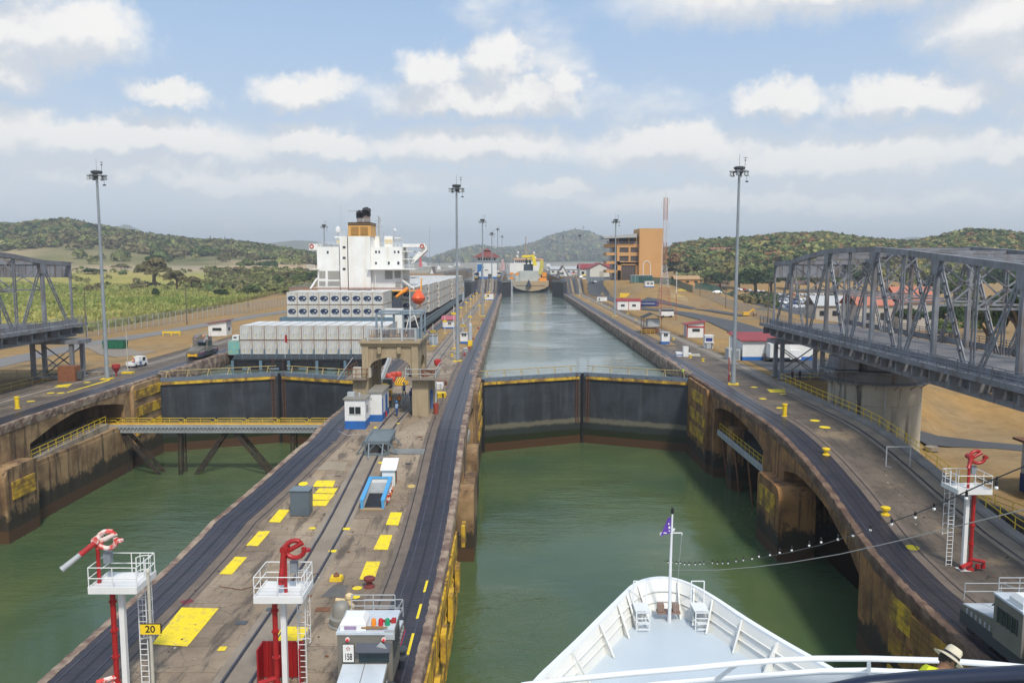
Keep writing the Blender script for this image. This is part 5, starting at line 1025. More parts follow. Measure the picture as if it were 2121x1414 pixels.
for xa in (-17.6,-11.8): archwall(bb,aY+1.21,100.99,aY+2.4,99.8,17.6,19.2,21.1,bb.xprism,xa+.001,xa+.8)
bb.build('side_arch',archc,g)
bb=B(); bb.box(-14.3,97.3,21.1,7.2,10.0,.28); bb.box(-14.3,aY+.1,20.75,6.9,.3,.36); bb.build('roof_slab',archc,g)
for x0,x1 in ((-18.7,-16.9),(-11.75,-9.85)):
    for y0 in (aY,99.7): 
        bb=B(); bb.box((x0+x1)/2,y0+1.15,z0,x1-x0,2.3,4.4); bb.box(-17.2 if x0<-15 else -11.4,y0+1.15,z0+4.4,.75,2.3,3.9); bb.build('leg',archc,g)
for xa,xb in ((-19.4,-16.9),(-12.4,-8.9)):
    bb=B(); bb.box((xa+xb)/2,95.5,z0+4.4,xb-xa,7.6,.16); bb.build('side_platform',M('pale_track_concrete',(0,0,0)),g)
    bb=B(); bb.railing([(xa,99,z0+4.5),(xa,91.8,z0+4.5),(xb,91.8,z0+4.5),(xb,99,z0+4.5)],1.15,.045,1,1.6); bb.bar((xa,91.8,z0+4.4),(xb,91.8,z0+4.4),.1); bb.build('platform_rail',rust if xa<-15 else lgrey,g)
bb=B(); bb.box(-18.2,93.2,z0+4.56,1.0,1.0,1.15); bb.box(-17.1,93.2,z0+4.56,1.0,1.0,1.15); bb.build('junction_box',M('grimy_white',(.5,.47,.4),(.3,.2,.13),sc=2),g)
bb=B(); rr=random.Random(5)
for i in range(16): bb.box(-10.4+rr.uniform(-.8,.8),95+rr.uniform(-1.5,4),z0+4.56,.7,.5,.2,rr.random()*3)
bb.build('scrap_pile',rust,g)
bb=B(); xa,xb,ya,yb,zz=-16.9,-11.3,aY+.3,aY+1.4,21.38
for x in (xa,-15.3,-12.9,xb): bb.box(x,ya,zz,.22,.2,1.5)
bb.box((xa+xb)/2,ya,zz+1.35,xb-xa,.14,.14); bb.box((xa+xb)/2,ya,zz+.25,xb-xa,.12,.1); bb.build('parapet_frame',lgrey,g)
bb=B(); [bb.box(xa+.25+i*.19,ya+.02,zz+.3,.06,.05,1.0) for i in range(28)]; bb.build('parapet_baluster',rust,g)
bb=B(); sf=P('slate_frame',(.20,.26,.31)); ya,yb=95.5,99.5; xa,xb=-16.3,-10.9
for x in (xa,-14.2,-12.3,xb): bb.box(x,ya,zz,.24,.24,2.9)
for x in (xa,-13.6,xb): bb.box(x,yb,zz,.2,.2,2.9); bb.bar((x,ya,zz+2.95),(x,yb,zz+3.1),.12)
bb.tube([(xa+.3,ya-.2,zz+3.0),(xb,ya-.2,zz+3.0)],.12,8); bb.tube([(xa,yb,zz+3.1),(xb,yb,zz+3.1)],.12,8); bb.tube([(xa,ya+1.4,zz+3.15),(xb,ya+1.4,zz+3.15)],.08,8)
for z_ in (.6,1.2): bb.bar((xa,ya,zz+z_),(xb,ya,zz+z_),.08); bb.bar((xb,ya,zz+z_),(xb,yb,zz+z_),.08)
for i in range(9): bb.box(xa+.3+i*.62,ya+.1,zz,.07,.07,1.25)
bb.box(-11.9,96,zz,1.5,1.2,1.2); bb.box(-15.4,96.5,zz,.8,.8,.9); bb.build('steel_frame',sf,g)
bb=B(); bb.box(-14,94.4,20.4,.5,2,.35); bb.build('soffit_beam',archc,g) if False else None
for x in (-15.5,-13.2): bb=B(); bb.box(x,aY+.0,19.9,.42,.5,.75); bb.build('bracket',archc,g)
p=Vector((-12.05,94,21.4)); zt=atY(846,596,94).z; ws=thing('windsock','orange windsock drooping from a white pole on top of the arch tower','windsock',p); bb=B(); bb.tube([(0,0,0),(0,0,zt-21.4)],.05,6); bb.build('pole',white,ws); q=atY(845,598,93.6)-p; q2=atY(820,615,93.2)-p
bb=B(); bb.tube([q,q.lerp(q2,.12),q.lerp(q2,.5)+Vector((0,0,.05)),q2],.33,12,r2=.13); bb.build('sock',M('windsock_orange',(.85,.28,.03),rough=.8),ws,True); bb=B(); bb.tube([q+Vector((.36*math.cos(a)*.6,.36*math.sin(a),.36*math.cos(a)*.7)) for a in [i*PI/6 for i in range(12)]],.03,5,closed=True); bb.build('hoop',lgrey,ws)
bb=B(); x0=-19.6; bb.bar((-20.6,93,z0+4.3),(-18.7,93,z0+6.9),.08); 
for k in range(12): pass
bb.build('sloping_rail',lgrey,g)
# boom lift with yellow parts and red containers under the arch
p=G(787,822); g=thing('boom_lift','yellow boom lift with a pale lattice arm raised under the arch','lift',(p.x,p.y,p.z)); bb=B(); bb.box(0,0,.4,1.9,2.2,1.3); bb.box(1.2,-.2,.3,.9,1,.7); bb.build('body',M('machine_yellow',(.75,.42,.03),rough=.5),g); bb=B(); [bb.tube([(x-.1,y,.35),(x+.1,y,.35)],.35,10) for x in (-1,1) for y in (-.8,.8)]; bb.build('wheel',rubber,g); bb=B(); bb.bar((-.3,1.5,1.4),(1.2,5,6.3),.35,.45); [bb.bar((-.3+i*.19,1.5+i*.44,1.2+i*.61),(-.1+i*.19,1.9+i*.44,1.8+i*.61),.5,.1) for i in range(7)]; bb.build('boom',lgrey,g); bb=B(); bb.box(.8,1.8,1.0,1.2,1.2,1.2); bb.build('counterweight',dgrey,g)
p=G(832,797); g=thing('yellow_hopper','yellow striped wedge shaped hopper on the track under the arch','hopper',p,-.3); bb=B(); bb.xprism([(-1.2,.1),(1.2,.1),(1.2,1.4),(.4,1.5),(-1.2,.6)],-1,1); bb.build('body',M('machine_yellow',(0,0,0)),g); bb=B(); [bb.bar((x,-1.25,.6),(x,.4,1.55),.12) for x in (-.7,-.2,.3,.8)]; bb.build('stripe',black,g); g.scale=(.72,)*3
for i,(u,v) in enumerate([(806,783),(815,780),(825,779),(812,790)]): p=G(u,v); bb=B(); bb.lathe(0,0,0,[(.5,0),(.55,.2),(.55,.6),(.45,.75),(.02,.8)],12); o=bb.build('red_drum',M('drum_red',(.50,.06,.03),rough=.5),None,True,loc=p); tag(o,'orange red drum stacked beyond the arch, %s of the cluster from left'%ORD[i],'drum','drums under the arch')
# pallets & gear right of arch leg
for u,v,nm,c,lb,sz in ((912,822,'tool_crate',yel,'yellow striped crate right of the arch tower',(1.5,1.2,.7)),(908,804,'tool_crate',white,'white draped crate stack right of the arch tower',(1.3,1.1,.9)),(912,797,'flat_pallet',rust,'stack of brown pallets behind the white crate',(1.9,1.3,.7)),(893,845,'blue_cabinet',blue,'upright blue frame cabinet beside the right arch leg',(.45,.6,2.3)),(902,830,'grey_panel',M('sky_blue_paint',(0,0,0)),'pale blue upright panel right of the arch leg',(.3,1.6,2.4)),(896,832,'white_locker',white,'white locker standing against the right arch leg',(1.0,1.6,2.6))):
    p=G(u,v); g=thing(nm,lb,'crate' if 'crate' in nm else 'cabinet' if 'pallet' not in nm else 'pallet',(p.x,p.y,p.z),.05); bb=B(); w_,d_,h_=sz
    n=3 if h_<1 else 1
    for i in range(n): bb.box((i%2)*.08,0,h_*i/n,w_,d_,h_/n-.06)
    bb.build('body',c,g); bb=B(); bb.box(-w_*.3,-d_/2-.03,.05,w_*.12,.05,h_*.8); bb.box(w_*.25,-d_/2-.03,.05,w_*.12,.05,h_*.8); bb.build('batten',black if c is yel else lgrey,g)
p=G(907,766); g=thing('red_tank','round red tank on a wooden cradle right of the arch tower','tank',p); bb=B(); bb.lathe(0,0,.7,[(.1,0),(.6,.2),(.65,.6),(.6,1.0),(.1,1.2)],14); bb.build('tank',red,g,True); bb=B(); bb.box(0,0,0,1.6,1,.3); bb.box(0,0,.3,1.1,.8,.45); bb.build('cradle',M('timber',(0,0,0)),g)
p=G(903,857); bb=B(); bb.lathe(0,0,0,[(.24,0),(.28,.2),(.33,1.2),(.34,1.25),(.3,1.25),(.28,.4)],12); o=bb.build('waste_bin',M('terracotta_bin',(.33,.06,.04),rough=.7),None,True,loc=p); tag(o,'tall terracotta red bin beside the right arch leg','bin')
# ================= fire monitors =================
fr_=M('monitor_red',(.40,.018,.018),(.22,.012,.012),sc=2,rough=.35)
def firemon(label,loc,hp,side,noz,pale=False,base=True,rz=0,hx=0,ls=-1):
    """hp platform height; side=-1: pipe left of post; noz end point"""
    g=thing('fire_monitor_tower',label,'fire monitor',loc,rz); s=side
    bb=B(); bb.box(0,0,0,.26,.26,hp); bb.box(0,0,0,.8,.8,.06); bb.box(0,0,hp-.3,.5,.5,.3); bb.build('post',white,g)
    px=s*.42; bb=B(); bb.tube([(px,-.1,.1),(px,-.1,hp-.35),(px,-.1,hp-.2),(px*.8+hx*.2,-.1,hp-.12),(hx,-.1,hp-.12)],.135,12); 
    for z_ in (.5,1.9,3.3,hp-.9): bb.lathe(px,-.1,z_,[(.2,0),(.2,.09)],12)
    ht=hp+2.0; bb.tube([(hx,-.1,hp-.3),(hx,-.1,ht)],.095,10); bb.build('riser_pipe',fr_,g,True)
    bb=B(); bb.box(0,.2,hp,2.4,2.2,.12); bb.box(0,-.92,hp-.12,2.4,.06,.34); bb.box(1.2,.2,hp-.12,.06,2.2,.34); bb.box(-1.2,.2,hp-.12,.06,2.2,.34); bb.build('platform',white,g)
    bb=B(); bb.railing([(-1.2,1.2,hp+.1),(-1.2,-.85,hp+.1),(1.2,-.85,hp+.1),(1.2,1.2,hp+.1),(-1.2,1.2,hp+.1)],1.1,.028,1,1.2); bb.build('railing',white,g)
    lx=.75 if s<0 else -.75; bb=B()
    if s<0 or True:
        for dx in (-.2,.2): bb.tube([(lx+dx,.55,0),(lx+dx,.55,hp+1.2)],.03,6)
        for i in range(int(hp/.3)): bb.tube([(lx-.2,.55,.2+i*.3),(lx+.2,.55,.2+i*.3)],.02,5)
        bb.build('ladder',white,g); bb=B(); z_=2.3
        while z_<hp+1.4: bb.tube([(lx+.36*math.cos(a),.9+.36*math.sin(a),z_) for a in [i*PI/7-.4 for i in range(9)]],.025,5); z_+=.75
        for a in (.1,1.2,2.4): bb.tube([(lx+.36*math.cos(a),.9+.36*math.sin(a),2.3),(lx+.36*math.cos(a),.9+.36*math.sin(a),hp+1.2)],.02,5)
        bb.build('ladder_cage',white,g)
    # loop pipe
    bb=B(); c=Vector((hx-ls*.52,-.1,ht+.38)); pts=[(hx,-.1,ht-.1),(hx,-.1,ht+.2)]+[(c.x+ls*.5*math.cos(a),-.1+.12*math.sin(a*.5),c.z+.42*math.sin(a)) for a in [2.4-i*.42 for i in range(15)]]
    bb.tube(pts,.125,10); bb.lathe(c.x-ls*.6,-.1,c.z-.1,[(.2,0),(.2,.12)],10); bb.tube([(hx,-.35,ht+.4),(hx,.2,ht+.4)],.2,10); bb.build('loop_pipe',fr_ if not pale else M('pale_red_white',(.62,.06,.05),(.7,.6,.55),sc=2.2,amt=1,lo=.45,hi=.55),g,True)
    n0=Vector((hx,-.3,ht+.3)); n1=Vector(noz); mid=n0.lerp(n1,.45)
    bb=B(); bb.tube([n0,mid],.14,10); bb.lathe(0,0,0,[(.01,0),(.01,.01)],3); bb.build('elbow_pipe',fr_,g,True); bb=B(); bb.tube([mid,n0.lerp(n1,.93),n1],.13,10,r2=.17); bb.build('nozzle',lgrey if noz[0]*s>1 else fr_,g,True)
    bb=B(); bb.box(hx-ls*.4,.1,ht-.9,.35,.3,.6); bb.build('control_box',grey,g)
    bb=B()
    if base:
        bb.tube([(px,-.1,.5),(px-.9*1,-.5,.35)],.16,8); bb.tube([(px,-.1,.85),(px+s*.8,-.6,.8)],.13,8); bb.lathe(px,-.1,0,[(.3,0),(.3,.12),(.2,.2)],12); [bb.lathe(px+s*.4*i,-.35,.25,[(.16,0),(.16,.3),(.05,.35)],8) for i in (1,2)]; bb.build('valve_manifold',fr_ if not pale else M('pale_red_white',(0,0,0)),g,True)
    return g
firemon('white and red fire monitor tower at lower left, nozzle aimed over the left chamber',(-20.0,39.3,8.5),5.75,-1,(-2.3,-1.2,7.0),pale=True,hx=-1.05)
firemon('white and red fire monitor tower in the middle of the near centre wall',(-11.7,39.2,8.5),5.3,-1,(.05,-.5,6.0),hx=.18)
bb=B(); g=thing('red_panel_guard','tall red steel shield standing behind the central fire monitor','shield',(-12.1,40.0,8.5)); bb.box(-1.15,0,0,.08,.9,2.1); bb.box(1.0,.15,0,.08,.9,2.1); bb.box(-.1,.55,.1,2.2,.08,2.0); bb.build('panel',M('shield_red',(.30,.012,.015),rough=.45),g); bb=B(); [bb.bar((x,.45,.1),(x,.45,2.1),.07) for x in (-.9,-.3,.4,.8)]; bb.bar((-1.2,-.3,.1),(-1.6,-1.4,.05),.1); bb.bar((1,-.3,.1),(1.2,-1.4,.05),.1); bb.build('stiffener',fr_,g)
p3=G(1995,1178); firemon('white and red fire monitor tower on the right wall above the locomotive',(p3.x,p3.y,8.5),5.95,1,(-.35,-.5,7.6),hx=-.05)
g=thing('cage_ladder_frame','tall galvanised gate frame at the outer edge of the right wall','frame',G(1835,965)); bb=B(); bb.bar((0,0,0),(0,0,1.9),.09); bb.bar((2.3,0,0),(2.3,0,1.9),.09); bb.bar((0,0,1.9),(2.3,0,1.9),.09); bb.bar((0,0,0),(.3,-.5,0),.08); bb.build('frame',lgrey,g)
# ================= towing locomotives =================
mg=P('locomotive_grey',(.19,.175,.15),amt=.5); mr=M('locomotive_roof',(.55,.60,.64),(.42,.46,.5),sc=.8,rough=.4); mgd=P('locomotive_chassis',(.055,.065,.075))
def mule(label,loc,rz=0,num=None,det=True):
    g=thing('towing_locomotive',label,'locomotive',loc,rz,'towing locomotives on the lock walls')
    bb=B(); bb.box(0,0,.35,2.4,9.6,.75); bb.box(0,0,.15,1.9,8.4,.3); bb.build('chassis',mgd,g)
    for s in (-1,1):
        bb=B(); y0=s*1.35; y1=s*4.7; bb.xprism([(y0,1.1),(y1,1.1),(y1,1.45),(y0,2.0)],-1.15,1.15); h_=bb.build('hood',mg,g)
        bb=B(); bb.xprism([(y0,2.002),(y1,1.452),(y1,1.52),(y0,2.07)],-1.1,-.02); bb.xprism([(y0,2.002),(y1,1.452),(y1,1.52),(y0,2.07)],.02,1.1); bb.build('hood_roof',mr,h_)
        bb=B(); [bb.box(1.17,y0+s*(.5+i*.45),1.15,.04,.14,.3) for i in range(6)]; bb.build('vent_slots',lgrey,h_); bb=B(); [bb.box(-1.17,y0+s*(.5+i*.45),1.15,.04,.14,.3) for i in range(6)]; bb.build('vent_slots',lgrey,h_)
        for x in (-.95,.95):
            for yy in (2.2,3.9): bb=B(); bb.tube([(x-.12,s*yy,.42),(x+.12,s*yy,.42)],.42,14); bb.build('wheel',rubber,g,True)
        bb=B(); bb.box(0,s*4.95,.55,1.2,.35,.35); bb.box(-.7,s*4.95,.5,.35,.4,.5); bb.box(.7,s*4.95,.5,.35,.4,.5); bb.build('coupler',M('machine_yellow',(0,0,0)),g)
        bb=B(); bb.lathe(1.35,s*1.9,.7,[(.35,0),(.35,.12),(.2,.15),(.2,.4),(.35,.45),(.35,.55)],12); bb.build('cable_sheave',mgd,g,True)
        bb=B(); bb.bar((1.21,y0,1.05),(1.21,y1,.95),.04,.10); bb.build('red_stripe',M('stripe_red',(.5,.03,.04)),g); bb=B(); bb.bar((1.21,y0,.9),(1.21,y1,.8),.04,.09); bb.build('blue_stripe',blue,g)
    bb=B(); bb.box(0,0,1.1,2.75,2.5,2.45); bb.build('cab',mg,g)
    bb=B(); bb.box(0,0,3.55,2.85,2.6,.12); bb.build('cab_roof',mr,g)
    for s in (-1,1):
        bb=B(); bb.box(.45*(1 if s<0 else -1),s*1.27,2.15,1.5,.06,.85); w=bb.build('windscreen',M('teal_dark_glass',(.012,.03,.035),rough=.08),g); bb=B(); bb.xprism([(s*1.25,3.05),(s*1.6,2.75),(s*1.6,2.8),(s*1.25,3.12)],-.4 if s<0 else -1.3,1.3 if s<0 else .4); bb.build('visor',P('navy_grey',(.05,.06,.085)),g)
        bb=B(); bb.box(s*1.39,0,2.2,.05,1.7,.8); bb.build('side_window',glass,g); bb=B(); [bb.box(s*1.42,-.85+i*.425,2.15,.04,.06,.9) for i in range(5)]; bb.build('window_bar',mgd,g)
    bb=B(); bb.box(-.62,-.45,3.67,1.3,1.2,.3); bb.box(-.62,-.45,3.97,1.3,1.2,.28,tx=.72,ty=.65); bb.build('air_conditioner',M('ac_white',(.78,.78,.76),rough=.4),g); bb=B(); bb.box(-.75,-1.06,3.72,.6,.03,.18); bb.build('ac_sticker',P('mauve',(.35,.25,.4)),g)
    for x,c,n_ in ((.32,(.8,.25,.02),'amber'),(.68,(.5,.02,.03),'red'),(1.02,(.01,.28,.12),'green')): bb=B(); bb.lathe(x,-.45,3.67,[(.13,0),(.12,.28),(.09,.34),(.02,.36)],10); bb.build('beacon_'+n_,M('beacon_'+n_,c,rough=.25),g,True)
    bb=B(); bb.tube([(-.95,-1.0,3.8),(1.1,-1.0,3.8)],.045,8); bb.tube([(-.2,-1.0,3.8),(.9,-1.0,3.8)],.075,8); bb.build('brass_horn',M('brass',(.35,.2,.09),metal=.6,rough=.4),g); bb=B(); bb.bar((.55,-.1,3.75),(1.3,-.15,3.75),.09); bb.box(1.3,-.15,3.68,.22,.25,.2); bb.build('red_lever',red,g)
    for x in (-.85,.95): bb=B(); bb.tube([(x,-1.27,3.33),(x,-1.33,3.33)],.11,12); o=bb.build('marker_lamp',M('lamp_rim',(.75,.6,.6)),g,True); bb=B(); bb.tube([(x,-1.32,3.3),(x,-1.36,3.3)],.07,12); bb.build('lens',M('lens_red',(.75,.02,.02),rough=.2),o,True)
    bb=B(); bb.railing([(-1.15,1.3,3.6),(1.15,1.3,3.6)],.9,.03,2,1.1); bb.railing([(1.1,1.4,2.4),(1.1,4.6,1.8),(-1.1,4.6,1.8)],1.0,.028,1,1.6); bb.build('handrail',lgrey,g)
    bb=B(); bb.box(1.25,-1.25,3.3,.5,.08,.5); bb.bar((.7,-1.35,3.1),(1.05,-1.4,2.8),.12,.3); bb.build('mirror',lgrey,g)
    if num:
        bb=B(); bb.box(-.82,-1.29,2.13,.60,.03,.96); bb.build('plate_border',black,g); bb=B(); bb.box(-.82,-1.31,2.16,.54,.03,.90); bb.build('number_plate',M('plate_white',(.72,.72,.68)),g); text(num,.36,black,g,(-.82,-1.333,2.42),(PI/2,0,0),depth=.003).scale=(.72,1.3,1)
        bb=B(); c=Vector((-.82,-1.332,2.86)); 
        for i in range(5): a=PI/2+i*2*PI/5; a2=a+PI/5; a3=a+2*PI/5; p=[c+Vector((r*math.cos(t_),0,r*math.sin(t_))) for r,t_ in ((.11,a),(.045,a2),(.11,a3))]; bb.bar(p[0],p[1],.014); bb.bar(p[1],p[2],.014)
        bb.build('star_emblem',P('dull_red',(.4,.1,.1)),g)
    return g
mule('towing locomotive with number plate 158 and white bonnet at the bottom of the picture',(-7.35,39.3,8.62),0,'158')
mule('towing locomotive on the right wall at the picture edge',(28.35,41.6,8.62),0)
lm=mule('towing locomotive on the left wall beside the container ship stern',(-59.0,151,12.6),0)
for c_ in [x for x in lm.children_recursive if 'roof' in x.name or 'air' in x.name]: c_.data.materials[0]=mg
mule('distant towing locomotive at the top of the centre wall ramp, left of the control house',(-21.0,475,20.1),0)
mule('distant towing locomotive on the centre wall beside the dredger',(-8.2,505,20.1),0)
mule('distant towing locomotive on the right wall, right of the dredger stern',(30.8,497,20.1),0)
# ================= cruise ship bow =================
cs=thing('cruise_ship','white bow of the cruise ship the view is taken from, with bulwark and grey foredeck','ship')
T=[(-2.6,22),(-.1,31.2),(.9,33.9),(2.0,35.9),(3.1,37.8),(4.6,40.5),(5.6,42.3),(6.3,43.55),(7.0,44.7),(7.9,45.55),(8.9,45.85),(9.8,45.55),(10.6,44.6),(11.4,43.0),(12.4,40.4),(13.5,37.9),(14.7,35.5),(16.7,31.5),(21,22)]
D=[(-1.4,22),(.9,31.4),(1.9,34.0),(2.8,35.8),(3.75,37.4),(5.2,39.9),(6.1,41.5),(6.8,42.6),(7.5,43.4),(8.2,43.9),(8.9,44.0),(9.6,43.8),(10.15,43.0),(10.7,42.0),(11.7,39.8),(12.75,37.4),(13.9,35.1),(15.8,31.2),(20,22)]
def fine(P_,k=4):
    n=len(P_); o=[]
    for i in range(n-1):
        p0,p1,p2,p3=[Vector(P_[max(0,min(n-1,j))]) for j in (i-1,i,i+1,i+2)]
        for j in range(k): t_=j/k; o.append(.5*((2*p1)+(-p0+p2)*t_+(2*p0-5*p1+4*p2-p3)*t_*t_+(-p0+3*p1-3*p2+p3)*t_**3))
    o.append(Vector(P_[-1])); return o
Tf,Df=fine(T),fine(D); zT,zDk=12.0,10.5; cen=Vector((8.9,33))
inn=[t_+(d-t_).normalized()*.34 for t_,d in zip(Tf,Df)]
bb=B(); bb.grid([[(p.x+(cen.x-p.x)*.55,p.y-3-(p.y-30)*.12,-1) for p in Tf],[(p.x+(cen.x-p.x)*.38,p.y-1.8-(p.y-30)*.06,6) for p in Tf],[(p.x+(cen.x-p.x)*.06,p.y-.3,10.8) for p in Tf],[(p.x,p.y,zT-.16) for p in Tf],[(p.x,p.y,zT) for p in Tf]]); bb.build('hull',shipwhite,cs,True)
bb=B(); bb.grid([[(p.x,p.y,zT) for p in Tf],[(p.x,p.y,zT+.03) for p in inn],[(p.x,p.y,zT-.10) for p in inn]]); bb.build('bulwark_cap',M('cap_white',(.80,.82,.84),rough=.4),cs)
bb=B(); bb.grid([[(p.x*.9+t_.x*.1,p.y*.9+t_.y*.1,zT-.02) for p,t_ in zip(inn,Tf)],[(p.x,p.y,zDk) for p in Df]]); bb.build('bulwark',M('bulwark_cream',(.73,.725,.685),(.67,.665,.625),sc=.8,rough=.45),cs,True)
bb=B(); bb.add([(p.x,p.y,zDk) for p in Df],[tuple(range(len(Df)))]); bb.build('foredeck',deckpaint,cs)
for i in (4,9,14,19,24,28,33,44,48,52,56,60,65,68):
    if i>=len(Df): continue
    t_,d=inn[i],Df[i]; n_=(Vector((cen.x,cen.y+2))-d).normalized(); f=d+n_*.55; ff=d+n_*.12; tt=Vector((t_.x,t_.y))
    tg=(Tf[min(i+1,len(Tf)-1)]-Tf[i-1]).normalized()*.02; bb=B()
    vs=[(d.x-tg.x,d.y-tg.y,zDk),(f.x-tg.x,f.y-tg.y,zDk+.02),(tt.x+n_.x*.12-tg.x,tt.y+n_.y*.12-tg.y,zT-.02),(tt.x-tg.x,tt.y-tg.y,zT-.04)]; vs+=[(x+2*tg.x,y+2*tg.y,z) for x,y,z in vs]
    bb.add(vs,[(0,1,2,3),(7,6,5,4),(0,4,5,1),(1,5,6,2),(2,6,7,3),(3,7,4,0)]); bb.bar(vs[1],vs[2],.09,.05); bb.build('bulwark_bracket',M('bulwark_cream',(0,0,0)),cs)
for fr in (.33,.62):
    bb=B(); L_=[inn[i].lerp(Df[i],fr) for i in range(len(Df))]; z_=zT+(zDk-zT)*fr; bb.grid([[(p.x,p.y,z_) for p in L_],[(p.x+(cen-p).normalized().x*.13,p.y+(cen-p).normalized().y*.13,z_) for p in L_],[(p.x+(cen-p).normalized().x*.13,p.y+(cen-p).normalized().y*.13,z_-.05) for p in L_]]); bb.build('bulwark_stringer',M('bulwark_cream',(0,0,0)),cs)
for x in (7.2,10.45):
    bb=B()
    for a,b_ in ((-.36,-.3),(.36,-.3),(-.36,.9),(.36,.9)): bb.bar((x+a,42.3+b_,zDk),(x+a,42.3+b_,zDk+(1.0 if b_<0 else 2.3)),.06)
    for z_ in (.45,1.0): bb.bar((x-.36,42,zDk+z_),(x+.36,42,zDk+z_),.05); bb.bar((x-.36,42,zDk+z_),(x-.36,43.2,zDk+z_),.05); bb.bar((x+.36,42,zDk+z_),(x+.36,43.2,zDk+z_),.05)
    bb.bar((x-.36,43.2,zDk+2.3),(x+.36,43.2,zDk+2.3),.05); [bb.bar((x-.3,41.7+i*.12,zDk+.2+i*.25),(x+.3,41.7+i*.12,zDk+.2+i*.25),.05) for i in range(4)]; bb.bar((x-.36,42,zDk+.0),(x,43.2,zDk+1),.05)
    bb.box(x,42.7,zDk+1.0,.8,1.1,.04); bb.build('lookout_stand',shipwhite,cs)
bb=B(); bb.box(8.85-.45,43.3,zDk+.55,.35,.4,.4); bb.box(8.85+.4,43.3,zDk+.55,.35,.4,.4); bb.box(8.85,43.35,zDk+.4,1.3,.5,.12); bb.build('winch',M('winch_brown',(.25,.16,.12),rough=.5),cs)
fy=43.0; zt=atY(1371,1050,fy).z; m_=thing('foremast','white jackstaff with small crossbar standing at the cruise ship bow','mast',(8.85,fy,zDk)); bb=B(); bb.tube([(0,0,0),(0,0,(zt-zDk)*.5),(0.05,0,zt-zDk-.35)],.11,10,r2=.05); bb.build('staff',shipwhite,m_,True); zc_=atY(1371,1103,fy).z-zDk; bb=B(); bb.bar((-.6,0,zc_),(.6,0,zc_),.05); bb.bar((-.6,0,zc_),(-.6,0,zc_-.12),.05); bb.bar((.6,0,zc_),(.6,0,zc_-.12),.05); bb.tube([(.1,0,zc_+.1),(.18,0,zc_+.25)],.06,6); bb.build('crossbar',shipwhite,m_); bb=B(); bb.lathe(0.05,0,zt-zDk-.38,[(.05,0),(.09,.05),(.09,.25),(.04,.38)],8); bb.build('mast_light',black,m_)
bb=B(); bb.tube([(.6,0,zc_),(.3,.1,.1)],.012,4); bb.build('halyard',lgrey,m_)
fl=thing('purple_flag','small purple flag hanging on the white jackstaff','flag',(8.85,fy,zDk)); za=zc_+.9; rows=[]
for i in range(9):
    w_=.12+.47*(i/8)**.8; rows.append([(-.02-w_*j/5,-.03+.05*math.sin(j*1.7+i*.4),za-i*.11-.04*j*(i/8)) for j in range(6)])
bb=B(); bb.grid(rows); o=bb.build('cloth',M('purple_cloth',(.13,.055,.36),(.10,.04,.28),sc=4,rough=.8),fl,True); bb=B(); bb.box(-.12,-.09,za-.62,.1,.01,.12); bb.box(-.16,-.09,za-.4,.07,.01,.09); bb.box(-.12,-.09,za-.78,.08,.01,.06); bb.build('emblem',white,fl)
# string of bulbs and stay
pts=[atX(u,v,9.2) for u,v in ((1376,1161),(1430,1166),(1490,1166),(1560,1158),(1640,1142),(1700,1128),(1790,1100),(1900,1062),(1960,1037),(2040,1000),(2121,966),(2260,905))]
sl_=thing('festoon_lights','string of small white bulbs on a dark cable rising from the jackstaff','string lights'); bb=B(); bb.tube(pts,.014,5); bb.build('cable',black,sl_)
bu=[(1384,1163),(1392,1162),(1401,1165),(1409,1164),(1418,1167),(1427,1167),(1440,1167),(1450,1166),(1458,1165),(1476,1164),(1486,1165),(1497,1164),(1508,1164),(1525,1160),(1540,1158),(1558,1155),(1572,1150),(1595,1147),(1615,1142),(1640,1137),(1676,1127),(1701,1120),(1736,1114),(1767,1106),(1803,1094),(1847,1082),(1896,1068),(1935,1050),(2002,1028),(2064,1006)]
for u,v in bu:
    p=atX(u,v,9.2); zt_=0
    for a,b_ in zip(pts,pts[1:]):
        if b_.y<=p.y<=a.y: zt_=a.z+(b_.z-a.z)*(a.y-p.y)/(a.y-b_.y)
    zt_=zt_ or p.z+.2; bb=B(); bb.tube([(9.2,p.y,zt_+.03),(9.2,p.y,p.z+.02)],.02,6); bb.lathe(9.2,p.y,p.z+.0,[(.028,0),(.028,.09),(.015,.11)],8); bb.build('lamp_holder',black,sl_); bb=B(); bb.lathe(9.2,p.y,p.z-.075,[(.008,0),(.032,.02),(.037,.045),(.02,.078)],10); bb.build('bulb',M('frosted_bulb',(.85,.85,.82),rough=.2),sl_,True)
bb=B(); bb.tube([atX(u,v,9.4) for u,v in ((1387,1180),(1480,1180),(1560,1174),(1640,1164),(1740,1147),(1850,1122),(1980,1090),(2121,1055),(2300,1010))],.012,5); o=bb.build('stay_rope',M('pale_rope',(.45,.43,.40),rough=.8)); tag(o,'pale rope stay sagging below the string of bulbs','rope')
# near deck rail
K=[(1080,1419),(1160,1408),(1300,1394),(1430,1383),(1530,1373),(1620,1366),(1691,1363),(1800,1363),(1945,1367),(2050,1374),(2150,1384),(2300,1402)]
r1=[atZ(u,v,26.35) for u,v in K]; bb=B(); bb.tube(r1,.032,10); bb.build('deck_rail',shipwhite,cs,True)
K2=[(1240,1432),(1360,1416),(1480,1406),(1600,1396),(1700,1388),(1800,1387),(1920,1392),(2050,1400),(2200,1412)]
r2=[atZ(u,v,26.0) for u,v in K2]; bb=B(); bb.tube(r2,.03,8); bb.build('lower_rail',shipwhite,cs,True)
bb=B(); bb.grid([[(p.x,p.y,p.z) for p in r2],[(p.x,p.y,25.0) for p in r2]]); bb.grid([[(p.x,p.y+.0,25.9) for p in r2],[(p.x+.0,p.y+.25,25.88) for p in r2]]); bb.build('deck_screen',P('screen_blue_grey',(.42,.46,.50),amt=.2),cs)
